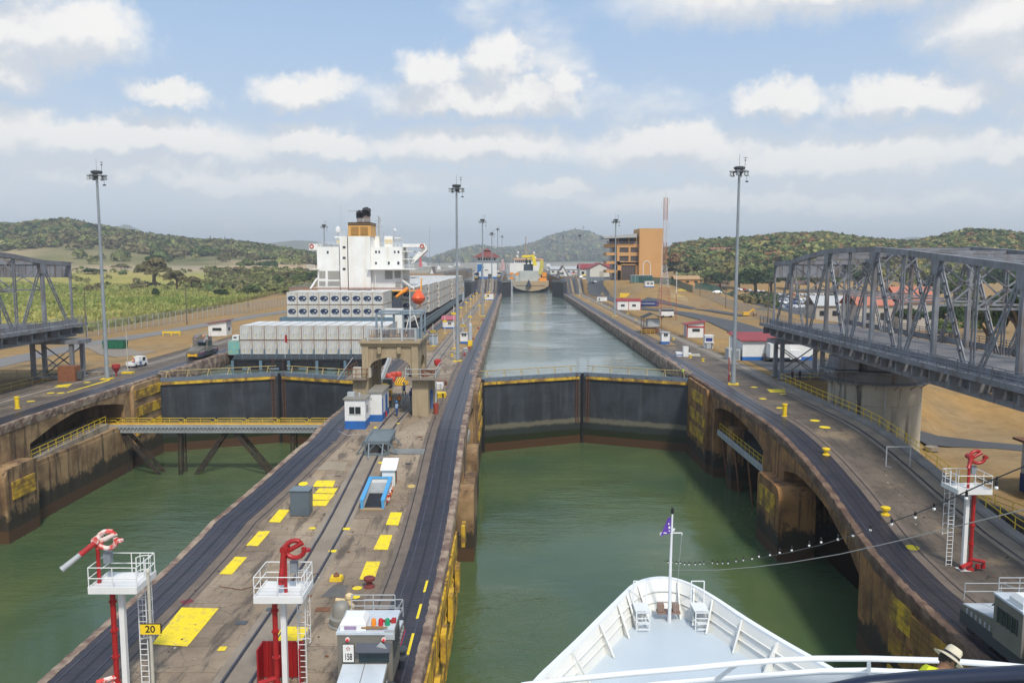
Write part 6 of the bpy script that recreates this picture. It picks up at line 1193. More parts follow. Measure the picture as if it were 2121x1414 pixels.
bb=B(); [bb.bar(a,(b_.x,b_.y,b_.z-.02),.04) for a,b_ in ((r1[4],r2[2]),(r1[7],r2[5]),(r1[9],r2[7]))]; bb.build('rail_bracket',shipwhite,cs)
bb=B(); bb.add([(p.x,p.y,25.0) for p in r2]+[(8,4,25.0),(2,4,25.0)],[tuple(range(len(r2)+2))]); bb.build('upper_deck',deckpaint,cs)
bb=B(); q=[atY(1640,1450,2.0),atY(1800,1419,2.0),atY(1900,1409,2.02),atY(2010,1402,2.04),atY(2121,1396,2.06),atY(2300,1388,2.1)]; bb.tube(q,.025,14); o=bb.build('handrail',M('navy_gloss_paint',(.008,.014,.035),rough=.3),None,True); tag(o,'dark navy handrail crossing the bottom right corner, nearest of all','handrail')
# person with hat
pp=atY(1962,1374,7.6); g=person('person in white brimmed hat and bright yellow vest leaning at the ship rail',(pp.x,7.6,pp.z-1.62),0,(.55,.60,.02),(.05,.05,.08),(.62,.72,.02),None,group='people aboard the cruise ship')
bb=B(); bb.lathe(0,0.02,1.70,[(.155,0),(.19,-.02),(.195,-.012),(.105,.025),(.102,.05)],20); bb.lathe(0,.02,1.755,[(.100,0),(.093,.07),(.075,.10),(.03,.085),(.01,.08)],20); bb.build('straw_hat',M('straw_cream',(.62,.56,.42),(.5,.44,.32),sc=20,rough=.8),g,True); bb=B(); bb.lathe(0,.02,1.728,[(.107,0),(.104,.03)],20); bb.build('hat_band',black,g,True); bb=B(); bb.lathe(0,.03,1.60,[(.085,0),(.11,.05),(.107,.12)],12); bb.build('hair',M('dark_hair',(.02,.014,.01),rough=.7),g,True); g.scale=(.80,)*3; g.rotation_euler=(R(-12),R(40),0); hv_=Matrix.Rotation(R(40),3,'Y')@(Matrix.Rotation(R(-12),3,'X')@Vector((0,0,1.62*.80))); g.location=Vector((pp.x,7.6,pp.z))-hv_
# ================= railings, pit walls, near right ground =================
g=thing('safety_railing','yellow safety railing along the outer edge of the right lock wall','railing'); bb=B(); bb.railing([(40.3,y,zw(y)+.3) for y in (118,110,100,92,86,80,74,68,62,56,50,44)],1.1,.04,1,2.2); bb.build('rail',yel,g)
g=thing('safety_railing','pale yellow safety railing along the outer edge of the left lock wall','railing'); bb=B(); bb.railing([(-70.6,y,zw(y)) for y in (124,116,106,96,86,76)],1.1,.045,1,2.4); bb.build('rail',M('pale_yellow_rail',(0,0,0)),g)
g=thing('safety_railing','yellow railing around the pit behind the left lock wall','railing'); bb=B(); bb.railing([(-71.5,124.5,12.5),(-80,124,12.5),(-88,121,12.5),(-100,121,12.5)],1.1,.045,1,2.4); bb.build('rail',M('pale_yellow_rail',(0,0,0)),g)
wm=M('dark_retaining_concrete',(.15,.135,.115),(.07,.06,.05),sc=.5,rough=.9,streak=((.03,.028,.025),.6,1.2),fine=.2,space='World')
def wseg(nm,label,pts,h,w=.5,m_=wm,rail=None,z0=None):
    g=thing(nm,label,'wall'); bb=B(); 
    for a,b_ in zip(pts,pts[1:]):
        a=Vector(a);b_=Vector(b_); bb.bar((a.x,a.y,a.z-h/2),(b_.x,b_.y,b_.z-h/2),w,h)
    bb.build('wall_body',m_,g)
    if rail: bb=B(); bb.railing(pts,1.05,.04,1,2); bb.build('railing',rail,g)
    return g
wseg('retaining_wall','dark concrete retaining wall with handrail beside the red pipe tower',[(43.2,88,8.2),(44.0,76,8.1),(46.0,66,8),(48.2,60,8)],3,.6,rail=yel)
wseg('retaining_wall','stained concrete stair wall with grey handrail at the right edge of the view',[(43.3,64,9.3),(44.2,58,8.9),(47.5,55,7.6)],3.2,.6,rail=lgrey)
wseg('retaining_wall','dark pit wall behind the bridge pier with a yellow rail',[(41.3,121.5,12.4),(48,121,12.4)],6,.5,rail=yel)
a=atZ(2098,1052,5.4); g=thing('lock_house','white house with navy base and dark rusty roof edge at the right picture edge','house',(a.x+9.3,a.y+3,5.4)); bb=B(); bb.box(0,0,0,9,7,5.6); bb.build('wall',M('house_white',(.55,.56,.58),(.45,.46,.47),sc=.5),g); bb=B(); bb.box(0,0,0,9.06,7.06,2.0); bb.build('blue_base',M('navy_wall',(.02,.05,.22)),g); bb=B(); bb.box(0,0,5.6,10.4,8.4,.25); [bb.box(-4.8+i*1.2,-3.9,5.85,.3,.5,.35) for i in range(7)]; bb.build('roof',rust,g)
g=thing('stone_block','low round concrete well cap on the brown grass by the bridge pier','well cap',atG(1930,932)); bb=B(); bb.lathe(0,0,0,[(.9,0),(.85,.5),(.3,.55)],14); bb.build('cap',conc,g,True)
# ================= left bank items =================
p=G(278,761); g=thing('pickup_cart','small white flatbed pickup cart parked on the left lock wall','pickup',(p.x,p.y+1,p.z),PI/2+1.45); bb=B(); bb.xprism([(-2.0,.35),(-.4,.35),(-.4,1.75),(-1.5,1.75),(-2.0,1.0)],-.75,.75); bb.box(0,.8,.4,1.5,2.4,.35); [bb.box(x,.8,.75,.06,2.4,.3) for x in (-.72,.72)]; bb.build('body',white,g); bb=B(); bb.xprism([(-1.42,1.65),(-1.9,1.05),(-1.95,1.05),(-1.5,1.72)],-.65,.65); bb.box(.76,-.95,1.0,.03,.8,.55); bb.box(-.76,-.95,1.0,.03,.8,.55); bb.build('window',glass,g)
for x in (-.7,.7):
    for y in (-1.4,1.4): bb=B(); bb.tube([(x-.1,y,.3),(x+.1,y,.3)],.3,12); bb.build('wheel',rubber,g,True)
p=atZ(239,722,12.45); g=thing('skip','dark green waste skip standing on the left bank','skip',p); bb=B(); bb.box(0,0,.15,4.2,1.9,1.5,tx=1.08,ty=1.08); bb.build('bin',M('skip_green',(.01,.12,.06),rough=.6),g); bb=B(); [bb.box(-1.9+i*.95,-1.02,.2,.12,.1,1.4) for i in range(5)]; bb.build('rib',M('skip_green',(0,0,0)),g); bb=B(); [bb.box(x,0,1.7,1.95,2.1,.1) for x in (-1.05,1.05)]; bb.build('lid',M('skip_lid',(.015,.08,.045)),g)
p=atZ(188,793,12.45); 
g=thing('concrete_trough','small low concrete trough on the dry grass by the left mast','trough',atZ(189,776,12.45)); bb=B(); bb.box(0,0,0,4,1.2,.5); bb.build('trough',conc,g)
g=thing('rusty_box','rusty orange brown steel box at the foot of the left trestle','box',(-67.5,120.3,12.5)); bb=B(); bb.box(0,0,0,2.6,1.6,2.3); bb.build('body',M('orange_rust',(.26,.10,.045),(.15,.06,.03),sc=1.5,fine=.2),g); bb=B(); bb.box(1.7,0,.3,.7,.8,1.2); bb.build('motor',dgrey,g)
p=G(241,779); g=thing('red_winch_cover','dark red upright cone shaped cover beside the left light mast','cover',p,.5); bb=B(); bb.lathe(0,0,0,[(.1,0),(.12,.5),(.62,1.4),(.6,1.9),(.2,2.0)],8); bb.build('cover',M('dark_red_cover',(.33,.03,.03),rough=.6),g)
p=G(265,773); pole('thin pale pole with a yellow foot in front of the white pickup cart',p,7.6,.07,(M('cream_steel',(0,0,0)),M('cream_steel',(0,0,0)))); bb=B(); bb.box(0,0,0,1.7,1.1,.25); o=bb.build('foot_block',yel,None,loc=(p.x,p.y,p.z)); tag(o,'yellow foot block under the thin pale pole on the left wall','block')
p=atZ(390,730,12.45); g=thing('control_kiosk','small white kiosk with handrail beside the left wall locomotive','kiosk',(p.x+1,p.y+5,12.45)); bb=B(); bb.box(0,0,.3,2.4,1.8,1.5); bb.build('body',white,g); bb=B(); bb.box(0,0,2.5,2.0,1.5,.5); bb.tube([(0,0,1.8),(0,0,2.5)],.1,6); bb.build('tank',lgrey,g); bb=B(); bb.railing([(-1.8,-1.4,0),(1.8,-1.4,0)],1.1,.04,1,1); bb.build('railing',lgrey,g)
p=atZ(355,695,12.45); g=thing('yellow_barrier','low yellow barrier on the left bank grass','barrier',p); bb=B(); bb.box(0,0,.6,4.5,.2,.5); [bb.box(x,0,0,.2,.3,1.1) for x in (-2,0,2)]; bb.build('board',yel,g)
# ================= fences =================
fm=bpy.data.materials.new('chain_link'); fm.use_nodes=True; b=fm.node_tree.nodes['Principled BSDF']; b.inputs['Base Color'].default_value=(.30,.29,.28,1); b.inputs['Alpha'].default_value=.26
fg=bpy.data.materials.new('green_mesh'); fg.use_nodes=True; b=fg.node_tree.nodes['Principled BSDF']; b.inputs['Base Color'].default_value=(.035,.11,.09,1); b.inputs['Alpha'].default_value=.85
def fence(label,pts,h,m_,post,cat='fence'):
    P_=[Vector((p[0],p[1],0)) for p in pts]; out=[]
    for a,b_ in zip(P_,P_[1:]):
        n_=max(1,int((b_-a).length/3.2)); out+=[a.lerp(b_,j/n_) for j in range(n_)]
    out.append(P_[-1]); g=thing('fence',label,cat); bb=B(); bb.grid([[(p.x,p.y,gz_(p.x,p.y)) for p in out],[(p.x,p.y,gz_(p.x,p.y)+h) for p in out]]); bb.build('mesh_panel',m_,g)
    bb=B(); [bb.bar((p.x,p.y,gz_(p.x,p.y)-.1),(p.x,p.y,gz_(p.x,p.y)+h+.1),.12) for p in out]; [bb.bar((a.x,a.y,gz_(a.x,a.y)+h),(c.x,c.y,gz_(c.x,c.y)+h),.07) for a,c in zip(out,out[1:])]; o=bb.build('post_row',post,g); o['kind']='stuff'
fence('long grey chain link fence between the dirt track and the left bank road',V2((-40,730),(60,715),(181,698),(226,691),(340,672),(430,658),(520,646),(595,633)),3.4,fm,lgrey)
fence('farther grey chain link fence climbing behind the container ship',V2((600,607),(625,600),(656,592)),3.4,fm,lgrey)
fence('green screen fence below the ochre building',V2((1308,585),(1391,590),(1434,606)),3.2,fg,M('green_post',(.03,.09,.07)))
fence('grey chain link fence running down from the green fence to the bridge',V2((1434,606),(1479,622),(1521,641),(1564,655),(1610,672),(1660,690)),3.2,fm,masty)
fence('green screen fence in front of the car park trees',V2((1440,598),(1475,603),(1522,608)),3.0,fg,M('green_post',(0,0,0)))
g=thing('green_shelter','long green screened box on the grass bank under the ochre building','shelter',atG(1328,585)); bb=B(); bb.box(0,0,0,11,4,3.6); bb.build('screen',M('green_tin',(.05,.13,.12),rough=.6),g); bb=B(); bb.box(0,0,3.6,11.4,4.4,.25); [bb.box(-5.5+i*2.2,-2.02,0,.15,.06,3.6) for i in range(6)]; bb.build('frame',lgrey,g)
# ================= right bank buildings =================
Yb=448; ob=thing('ochre_building','tall ochre observation building with terraces of spectators and a plain stair tower','building'); oc=M('ochre_wall',(.56,.305,.11),(.50,.26,.09),sc=.12,amt=.6,rough=.8,space='World'); zb=19.0
O=lambda u,v,Y=Yb: atY(u,v,Y)
def ob_box(bb,u0,v0,u1,v1,Y0=Yb,dep=16,m=0): a=O(u0,v0,Y0);c=O(u1,v1,Y0); bb.box((a.x+c.x)/2,Y0+dep/2,c.z,c.x-a.x,dep,a.z-c.z,m=m)
bb=B(); ob_box(bb,1325,473,1372,585,Yb-3,22); bb.build('stair_tower',oc,ob)
bb=B(); ob_box(bb,1278,560,1286,584); ob_box(bb,1317,547,1325,584); ob_box(bb,1278,543,1325,549); ob_box(bb,1278,541,1284,545)
for v0,v1 in ((505,512.5),(523,530),(541,547)): ob_box(bb,1278,v0,1325,v1)
for u0,u1 in ((1278,1283),(1302,1306),(1322,1325)): ob_box(bb,u0,512.5,u1,523); ob_box(bb,u0,530,u1,541)
ob_box(bb,1279,545,1286.5,584); bb.build('wall',oc,ob)
bb=B(); [ob_box(bb,1256,v0,1278,v1,Yb+1,15) for v0,v1 in ((505,512.5),(523,529),(541,546.5),(559,565))]; bb.build('terrace',oc,ob)
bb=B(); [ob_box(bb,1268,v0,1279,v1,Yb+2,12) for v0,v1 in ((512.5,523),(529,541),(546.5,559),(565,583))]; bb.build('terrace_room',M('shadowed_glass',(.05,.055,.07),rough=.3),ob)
for u0,v0,u1,v1 in ((1283,513,1302,522.5),(1306,513,1322,522.5),(1283,530.5,1302,540.5),(1306,530.5,1322,540.5),(1286.5,548,1317,583)):
    bb=B(); ob_box(bb,u0,v0,u1,v1,Yb+.6,.2); w=bb.build('window',M('brown_glass',(.09,.06,.045),rough=.2),ob); bb=B()
    for k in range(3 if u1-u0<25 else 4): uu=u0+(u1-u0)*(k+1)/(4 if u1-u0<25 else 5); ob_box(bb,uu-.3,v0,uu+.3,v1,Yb+.45,.15)
    bb.build('mullion',dgrey,w)
bb=B(); a=O(1255,0);c=O(1325,0); bb.yprism([(a.x,O(0,494).z),(a.x,O(0,490).z),(c.x,O(0,484).z),(c.x,O(0,492).z)],Yb-3,Yb+15); bb.build('roof_canopy',M('metal_roof_grey',(.38,.39,.38)),ob)
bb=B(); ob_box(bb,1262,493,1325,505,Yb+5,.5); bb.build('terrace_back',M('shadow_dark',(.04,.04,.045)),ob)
bb=B(); [ob_box(bb,u0,492,u0+1,505,Yb,.5) for u0 in (1280,1302,1318)]; bb.build('terrace_column',oc,ob)
bb=B(); bb.railing([O(1256,505),O(1325,505)],1.1,.06,2,2.5); bb.build('terrace_rail',lgrey,ob)
bb=B(); a=O(1332,571,Yb-3.1); c=O(1347,571,Yb-3.1); zt_=O(0,541,Yb-3).z; r_=(c.x-a.x)/2; pts=[(a.x,Yb-3.1,a.z)]+[(a.x+r_-r_*math.cos(PI*i/10),Yb-3.1,zt_-r_+r_*math.sin(PI*i/10)) for i in range(11)]+[(c.x,Yb-3.1,c.z)]; bb.tube(pts,.22,6); bb.build('white_arch_moulding',white,ob)
cr_=[(.5,.1,.08),(.6,.6,.6),(.1,.15,.4),(.6,.5,.2),(.08,.08,.1),(.55,.2,.3)]
def spect(): 
    g=thing('person','x','person'); bb=B(); bb.lathe(0,0,0,[(.12,0),(.16,.4),(.14,.85),(.22,.95),(.25,1.35),(.08,1.5)],8); bb.build('body',M('cloth_a',cr_[0],(.1,.15,.4),sc=.3,amt=1,space='World'),g,True); bb=B(); bb.lathe(0,0,1.48,[(.06,0),(.12,.08),(.12,.2),(.04,.28)],8); bb.build('head',M('skin',(0,0,0)),g,True); return g
sp0=spect(); k=0
for i in range(26):
    u=1258+i*2.6+rnd.uniform(-.6,.6); 
    for row,(vv,um) in enumerate(((505.2,1325),(559,1278))):
        if row and (i%2 or u>1277): continue
        p=O(u,vv,Yb+rnd.uniform(1,3)); lb='small spectator standing on the %s terrace of the ochre building'%('top' if row==0 else 'lowest side')
        if k==0: sp0.location=p; sp0['label']=lb; sp0['group']='spectators on the building terraces'; k=1
        else: dup(sp0,p,rnd.random()*6,lb,'person','spectators on the building terraces')
def shed(label,u0,u1,vb,vt,Y0,dep,wallm,roofm,ridge='x',name='shed',base=None,door=None,cat='building'):
    a=atY(u0,vb,Y0);c=atY(u1,vb,Y0); zb=gz_((a.x+c.x)/2,Y0)-.3; h=atY(u0,vt,Y0).z-zb; w_=c.x-a.x; g=thing(name,label,cat,((a.x+c.x)/2,Y0+dep/2,zb)); hw=h*.66
    bb=B(); bb.box(0,0,0,w_,dep,hw); 
    if ridge=='y': bb.yprism([(-w_/2,hw),(w_/2,hw),(0,h-.1)],-dep/2,dep/2)
    bb.build('wall',wallm,g); bb=B()
    if ridge=='y': [bb.yprism([(0,h),(0,h+.25),(s*(w_/2+.8),hw+.05),(s*(w_/2+.8),hw-.2)],-dep/2-.6,dep/2+.6) for s in (-1,1)]
    else: bb.xprism([(-dep/2-.6,hw-.1),(0,h),(dep/2+.6,hw-.1),(dep/2+.6,hw+.15),(0,h+.25),(-dep/2-.6,hw+.15)],-w_/2-.5,w_/2+.5)
    bb.build('roof',roofm,g)
    bb=B(); n_=max(2,int(w_/4)); 
    if door: bb.box(w_*door,-dep/2-.05,0,w_*.22,.1,hw*.75)
    else: [bb.box(-w_/2+w_*(i+.5)/n_,-dep/2-.03,hw*.4,w_/n_*.4,.06,hw*.3) for i in range(n_)]
    bb.build('door' if door else 'window_row',M('roller_door',(.42,.40,.33)) if door else glass,g)
    return g
shed('white gabled shed with red roof and cream roller door left of the ochre building',1222,1262,577,545,495,25,M('shed_white',(.60,.60,.56)),redroof,'y',door=.1)
shed('long red roofed shed wing behind the gabled shed',1200,1300,575,547,525,18,M('shed_white',(0,0,0)),redroof)
shed('white gabled workshop with a thin dark roof line right of the dredger',1150,1183,574,551,560,22,white,M('roof_brown',(.16,.11,.10)),'y',door=0)
shed('low long grey roofed building behind the workshop',1140,1215,570,552,640,20,M('shed_white',(0,0,0)),M('roof_pale',(.42,.43,.43)))
shed('ochre ticket building with red doors by the car park road',1398,1450,590,572,400,9,oc,M('ochre_roof',(.40,.25,.12)))
shed('white hillside house with a bright red tiled roof among the trees',1476,1516,530,513,690,18,M('house_white2',(.70,.70,.68)),M('tile_red',(.30,.11,.08)))
shed('long low house with an orange red roof seen through the bridge truss',1776,1850,640,606,235,12,M('wall_cream',(.42,.38,.33)),M('tile_orange',(.45,.16,.10)))
shed('second orange roofed house seen through the bridge truss, farther right',1862,1945,640,596,250,12,M('wall_cream',(0,0,0)),M('tile_orange',(0,0,0)))
shed('flat white walled store behind the car park, seen through the truss',1690,1770,640,615,262,10,M('wall_cream',(0,0,0)),M('roof_pale',(0,0,0)))
g=thing('blue_awning','dark blue curved awning in front of the gabled shed','awning',atG(1233,574)); bb=B(); bb.grid([[(-7+i*1.6,-3+j,2.6+math.sin((j+1)/5*PI)*1.2) for i in range(10)] for j in range(5)]); bb.build('canopy',M('awning_blue',(.02,.06,.22)),g); bb=B(); [bb.box(x,-2.5,0,.15,.15,2.7) for x in (-6.5,-2,2.5,7)]; bb.build('post',lgrey,g)
g=thing('blue_barrier_screen','long grey blue screen wall at the top of the bank road','screen',atG(1240,583)); bb=B(); bb.box(0,0,0,13,.3,2.6); bb.build('screen',M('screen_slate',(.14,.17,.20)),g); bb=B(); [bb.box(-6+i*2,-.2,0,.12,.12,2.8) for i in range(7)]; bb.build('post',lgrey,g)
for i,(u,v,c,w_) in enumerate([(1180,571,blue,5),(1190,573,red,3),(1199,571,M('crimson',(.4,.03,.1)),4),(1185,573,orange,2),(1210,578,yel,3)]):
    g=thing('market_stall','small %s canopy stall near the far locomotives'%('blue','red','crimson','orange','yellow')[i],'stall',atG(u,v)); bb=B(); bb.box(0,0,2.2,w_,3,.5,tx=.6,ty=.6); bb.build('canopy',c,g); bb=B(); [bb.box(x*w_/2.2,y,0,.1,.1,2.3) for x in (-1,1) for y in (-1.3,1.3)]; bb.box(0,0,0,w_*.7,1,1.1); bb.build('frame',white,g)
# control house on the centre wall
Yc=478; ch=thing('control_house','white control house with a red hipped roof on the upper centre wall','building',(0,0,0)); C2=lambda u,v: atY(u,v,Yc); a=C2(988,581);c=C2(1029,533); cx_=(a.x+c.x)/2; w_=c.x-a.x
bb=B(); bb.box(cx_,Yc+5,19.9,w_,10,c.z-19.9); bb.build('wall',white,ch); bb=B(); bb.box(cx_,Yc+5,C2(0,541).z,w_+1.6,11.6,.5); bb.box(cx_,Yc+5,19.9,w_+.06,10.06,1.3,m=1); bb.build('trim',[white,blue],ch)
bb=B(); zt_=C2(0,533).z; za=C2(0,521).z; bb.box(cx_,Yc+5,zt_,w_+5,15,za-zt_,tx=.30,ty=.3); bb.box(cx_,Yc+5,za,3.6,3.6,.7); bb.box(cx_,Yc+5,za+.7,5.4,5.4,C2(0,514).z-za-.7,tx=.05,ty=.05); bb.build('roof',M('red_tile_roof',(.20,.055,.045),(.14,.04,.035),sc=.5),ch)
for i in range(7): bb=B(); bb.box(cx_-w_/2+1.2+i*(w_-2.4)/6,Yc-.05,C2(0,540).z,1.0,.1,1.5); bb.build('window',glass,ch)
bb=B(); bb.box(cx_+2,Yc-.1,19.9,2.6,.1,3.0); bb.box(cx_-.3,Yc-.05,24.9,2.2,.1,.5); bb.build('doorway',dgrey,ch)
bb=B(); bb.yprism([(-20.4,27.0),(-20.4,28.8),(-18.2,28.8),(-16.4,27.0),(-18.6,24.4),(-20.4,24.0)],Yc-9,Yc-6.5); bb.box(-18,Yc-8,20,.4,.4,5); bb.build('blue_awning',M('awning_mid_blue',(.03,.14,.35)),ch)
# lattice mast
def latmast(label,loc,h,w0,w1,cols,n=16,name='lattice_mast',r=.13,arms=()):
    g=thing(name,label,'mast',loc)
    nb=5 if len(cols)>1 else 1
    for s in range(nb):
        bb=B(); i0=n*s//nb; i1=n*(s+1)//nb
        for i in range(i0,i1):
            def ring(k): 
                f=(k/n); w=(w0*(1-f/.42)+w1*f/.42 if f<.42 else w1)/2; return [Vector((x*w,y*w,h*f)) for x,y in ((-1,-1),(1,-1),(1,1),(-1,1))]
            A_,B_=ring(i),ring(i+1)
            for j in range(4): bb.bar(A_[j],B_[j],r*1.4); bb.bar(A_[j],B_[(j+1)%4],r); bb.bar(A_[(j+1)%4],B_[j],r); bb.bar(B_[j],B_[(j+1)%4],r)
        bb.build('tower_section',cols[s%len(cols)],g)
    for (z,l) in arms: bb=B(); bb.bar((-l,0,z),(l,0,z),r*2); bb.build('cross_arm',cols[0],g)
    return g
g=latmast('tall red and white lattice radio mast right of the ochre building',(57.2,300,gz_(57.2,300)),41.5,5.0,1.3,(M('mast_orange_red',(.40,.15,.08)),M('mast_white',(.55,.5,.48))),30,r=.055)
bb=B(); [bb.tube([(x,0,z),(x*1.6,0,z+.3),(x*1.6,0,z+2.2)],.05,5) for x,z in ((.9,39),(-.9,37.5),(.9,30),(-.9,26),(.9,22))]; bb.tube([(0,0,41.5),(0,0,44)],.05,5); bb.lathe(0.8,-.6,12,[(.8,0),(.9,.2),(.3,.4)],10); bb.build('aerials',lgrey,g)
pym=M('pylon_steel',(.30,.31,.32))
def pyl(label,u,v,vt,Y0): p=atY(u,v,Y0); h=(v-vt)/1650*Y0; return latmast(label,(p.x,Y0,p.z-2),h+2,h*.22,h*.05,(pym,),9,'power_pylon',r=max(.14,Y0/4200),arms=((h*.75,h*.16),(h*.88,h*.13),(h*.98,h*.1)))
pyl('pale power pylon among the trees right of the lattice mast',1432,546,517,760); pyl('faint power pylon on the right hilltop above the truss bridge',2047,484,474,1000)
pyl('faint power pylon on the central cone shaped hill',1208,484,468,4000); pyl('faint power pylon left of the container ship, nearer the hill',436,500,487,1300); pyl('faint power pylon left of the container ship, second of two',466,501,489,1300)
# ================= dredger =================
Yd=528; dr=thing('dredger','beige dredger seen from its stern between the open far gates','ship'); DD=lambda u,v,Y=Yd: atY(u,v,Y)
def db(bb,u0,v0,u1,v1,Y0,dep,m=0): a=DD(u0,v0,Y0);c=DD(u1,v1,Y0); bb.box((a.x+c.x)/2,Y0+dep/2,c.z,c.x-a.x,dep,a.z-c.z,m=m)
a=DD(1062,582);c=DD(1136.5,582); x0,x1=a.x,c.x; zt_=a.z; cxx=(x0+x1)/2; hw=(x1-x0)/2
prof=[(-1,zt_),(-1,zt_-3.0),(-.80,zt_-4.8),(-.42,zt_-6.2),(0,zt_-6.7),(.42,zt_-6.2),(.80,zt_-4.8),(1,zt_-3.0),(1,zt_)]
bb=B(); bb.yprism([(cxx+p*hw,z) for p,z in prof],Yd,Yd+100); bb.build('hull',M('beige_hull',(.35,.33,.26),(.50,.32,.14),sc=.12,amt=.9,rough=.7,space='World'),dr)
bb=B(); bb.box(cxx,Yd+52,9,hw*1.96,100,4.0); bb.build('lower_hull',M('navy_hull',(.02,.03,.06)),dr); bb=B(); bb.box(cxx,Yd-.1,zt_-3.1,hw*1.6,.15,.2); bb.lathe(cxx-1.3,Yd-.6,zt_-3.2,[(2.0,0),(1.6,.6),(.7,2.6),(.3,4)],8); bb.build('anchor_and_belting',M('navy_hull',(0,0,0)),dr)
bb=B(); db(bb,1077,561,1116,583,Yd+4,14); db(bb,1068,571,1078,583,Yd+5,10); db(bb,1112,571,1120,583,Yd+5,10); bb.build('stern_house',M('pale_grey_green',(.46,.49,.46),(.36,.38,.36),sc=.3,amt=.6),dr)
bb=B(); db(bb,1065,537,1125,562,Yd+45,20); db(bb,1056,545,1072,566,Yd+42,16); bb.build('deckhouse',white,dr); bb=B(); db(bb,1063,535.5,1126,538,Yd+44,22); bb.build('bridge_roof',M('salmon_trim',(.65,.35,.2)),dr)
for i in range(8): bb=B(); db(bb,1067+i*4,540,1070+i*4,544,Yd+44.9,.2); bb.build('window',glass,dr)
bb=B(); db(bb,1085,547,1104,563,Yd+20,8); db(bb,1089,536,1092,548,Yd+22,1); db(bb,1097,536,1100,548,Yd+22,1); bb.build('dark_funnel_housing',M('dark_teal_grey',(.035,.05,.07)),dr)
yc=M('crane_yellow',(.75,.58,.02),rough=.5); bb=B(); A=lambda u,v:tuple(DD(u,v,Yd+18)); bb.bar(A(1081,531),A(1106,530),1.4,1.6); bb.bar(A(1104,529),A(1109,550),2.2); bb.bar(A(1081,531),A(1109,540),.6); bb.bar(A(1108,546),A(1104,549),1.5); bb.build('crane_boom',yc,dr)
bb=B(); A=lambda u,v:tuple(DD(u,v,Yd+12)); bb.bar(A(1123,540),A(1118,569),2.3); bb.bar(A(1118,541),A(1125,541),1.8); bb.bar(A(1126,542),A(1124,568),.5); bb.build('side_crane',M('crane_dull_yellow',(.50,.44,.10)),dr); bb=B(); db(bb,1116,563,1126,583,Yd+14,6); bb.build('crane_base',rust,dr)
om=M('orange_locker',(.80,.30,.03)); 
for q in ((1123,564,1132,573),(1117,575,1132,583),(1056,564,1063,569),(1068,565,1075,570),(1056,573,1063,578)): bb=B(); db(bb,*q,Yd+2 if q[0]>1100 else Yd+25,4); bb.build('orange_locker',om,dr)
bb=B(); pb=DD(1089,537,Yd+50);pt=DD(1089,490,Yd+50); bb.tube([pb,pt],.35,6); [bb.bar((pb.x-w,pb.y,z),(pb.x+w,pb.y,z),.25) for w,z in ((1.6,pb.z+5),(2.4,pb.z+8),(1.2,pb.z+11))]; bb.bar((pb.x-.8,pb.y,pb.z),(pb.x-.3,pb.y,pb.z+9),.2); bb.bar((pb.x+.8,pb.y,pb.z),(pb.x+.3,pb.y,pb.z+9),.2); bb.build('mast',M('mast_tan',(.35,.30,.24)),dr)
bb=B()
for u,v in ((1073,523),(1106,524),(1109,534),(1071,531)): p=DD(u,v,Yd+55); bb.lathe(p.x,p.y,p.z-.7,[(.2,0),(.75,.4),(.75,1),(.3,1.5)],10); bb.tube([(p.x,p.y,p.z-4),(p.x,p.y,p.z-.6)],.15,5)
bb.build('radar_dome',white,dr,True)
# ================= far harbour =================
hv=[('white harbour ship superstructure left of the control house',905,918,548,572,1000,white,'ship'),('pink and white stacked vessel behind the centre wall masts',1036,1050,532,575,900,M('pinkish',(.55,.35,.33)),'ship'),
 ('white harbour building cluster behind the control house',925,948,548,566,1300,M('harbour_white',(.6,.6,.58)),'building'),('long dark barge in the far harbour',948,983,556,561,1000,M('barge_grey',(.12,.14,.16)),'barge'),('white tank block in the far harbour by the hill foot',940,960,540,556,1700,M('harbour_white',(0,0,0)),'building'),
 ('red and white harbour vessel beyond the ship bridge wing',868,892,540,556,1500,M('harbour_white',(0,0,0)),'ship'),('pale low terminal building right of the dredger',1128,1150,556,570,900,M('harbour_white',(0,0,0)),'building'),('grey harbour store left of the dredger',1045,1062,552,572,800,M('barge_grey2',(.3,.32,.33)),'building'),('white vessel far behind the dredger',1130,1146,545,556,1600,white,'ship')]
for lb,u0,u1,vt,vb,Y0,m_,ct in hv:
    a=atY(u0,vb,Y0);c=atY(u1,vt,Y0); g=thing({'ship':'harbour_ship','building':'harbour_building','barge':'barge'}[ct],lb,ct,((a.x+c.x)/2,Y0,a.z-1)); w_=c.x-a.x; h=c.z-a.z+1; bb=B(); bb.box(0,0,0,w_,15,h*.4); bb.box(-w_*.12,0,h*.4,w_*.6,12,h*.3); bb.box(-w_*.15,0,h*.7,w_*.35,10,h*.2); bb.build('body',m_,g); bb=B(); bb.bar((-w_*.1,0,h*.9),(-w_*.1,0,h*1.15),.5); bb.bar((w_*.3,0,h*.4),(w_*.3,0,h*.8),.5); [bb.box(-w_*.35+i*w_*.12,-7.6,h*.2,w_*.05,.3,h*.08) for i in range(6)]; bb.build('fittings',dgrey,g)
p=atY(871,545,1480); g=thing('harbour_crane','red harbour crane beside the ship bridge wing','crane',p); bb=B(); bb.box(0,0,-12,6,6,22,tx=.5,ty=.5); bb.bar((0,0,8),(-3,0,18),2.2); bb.build('tower',M('crane_red',(.6,.05,.06)),g); bb=B(); bb.bar((-3,0,16),(10,0,14),1.2); bb.build('jib',M('crane_red',(0,0,0)),g)
shed('white gabled store on the brown embankment beyond the container ship',884,905,571,553,600,16,white,M('roof_brown',(0,0,0)),'y',door=0)
g=thing('harbour_embankment','brown earth embankment beyond the container ship deck','embankment',(-72,560,16)); bb=B(); bb.box(0,0,-4,54,26,9.5,tx=.9,ty=.5); bb.build('earth',M('bare_brown_earth',(0,0,0)),g)
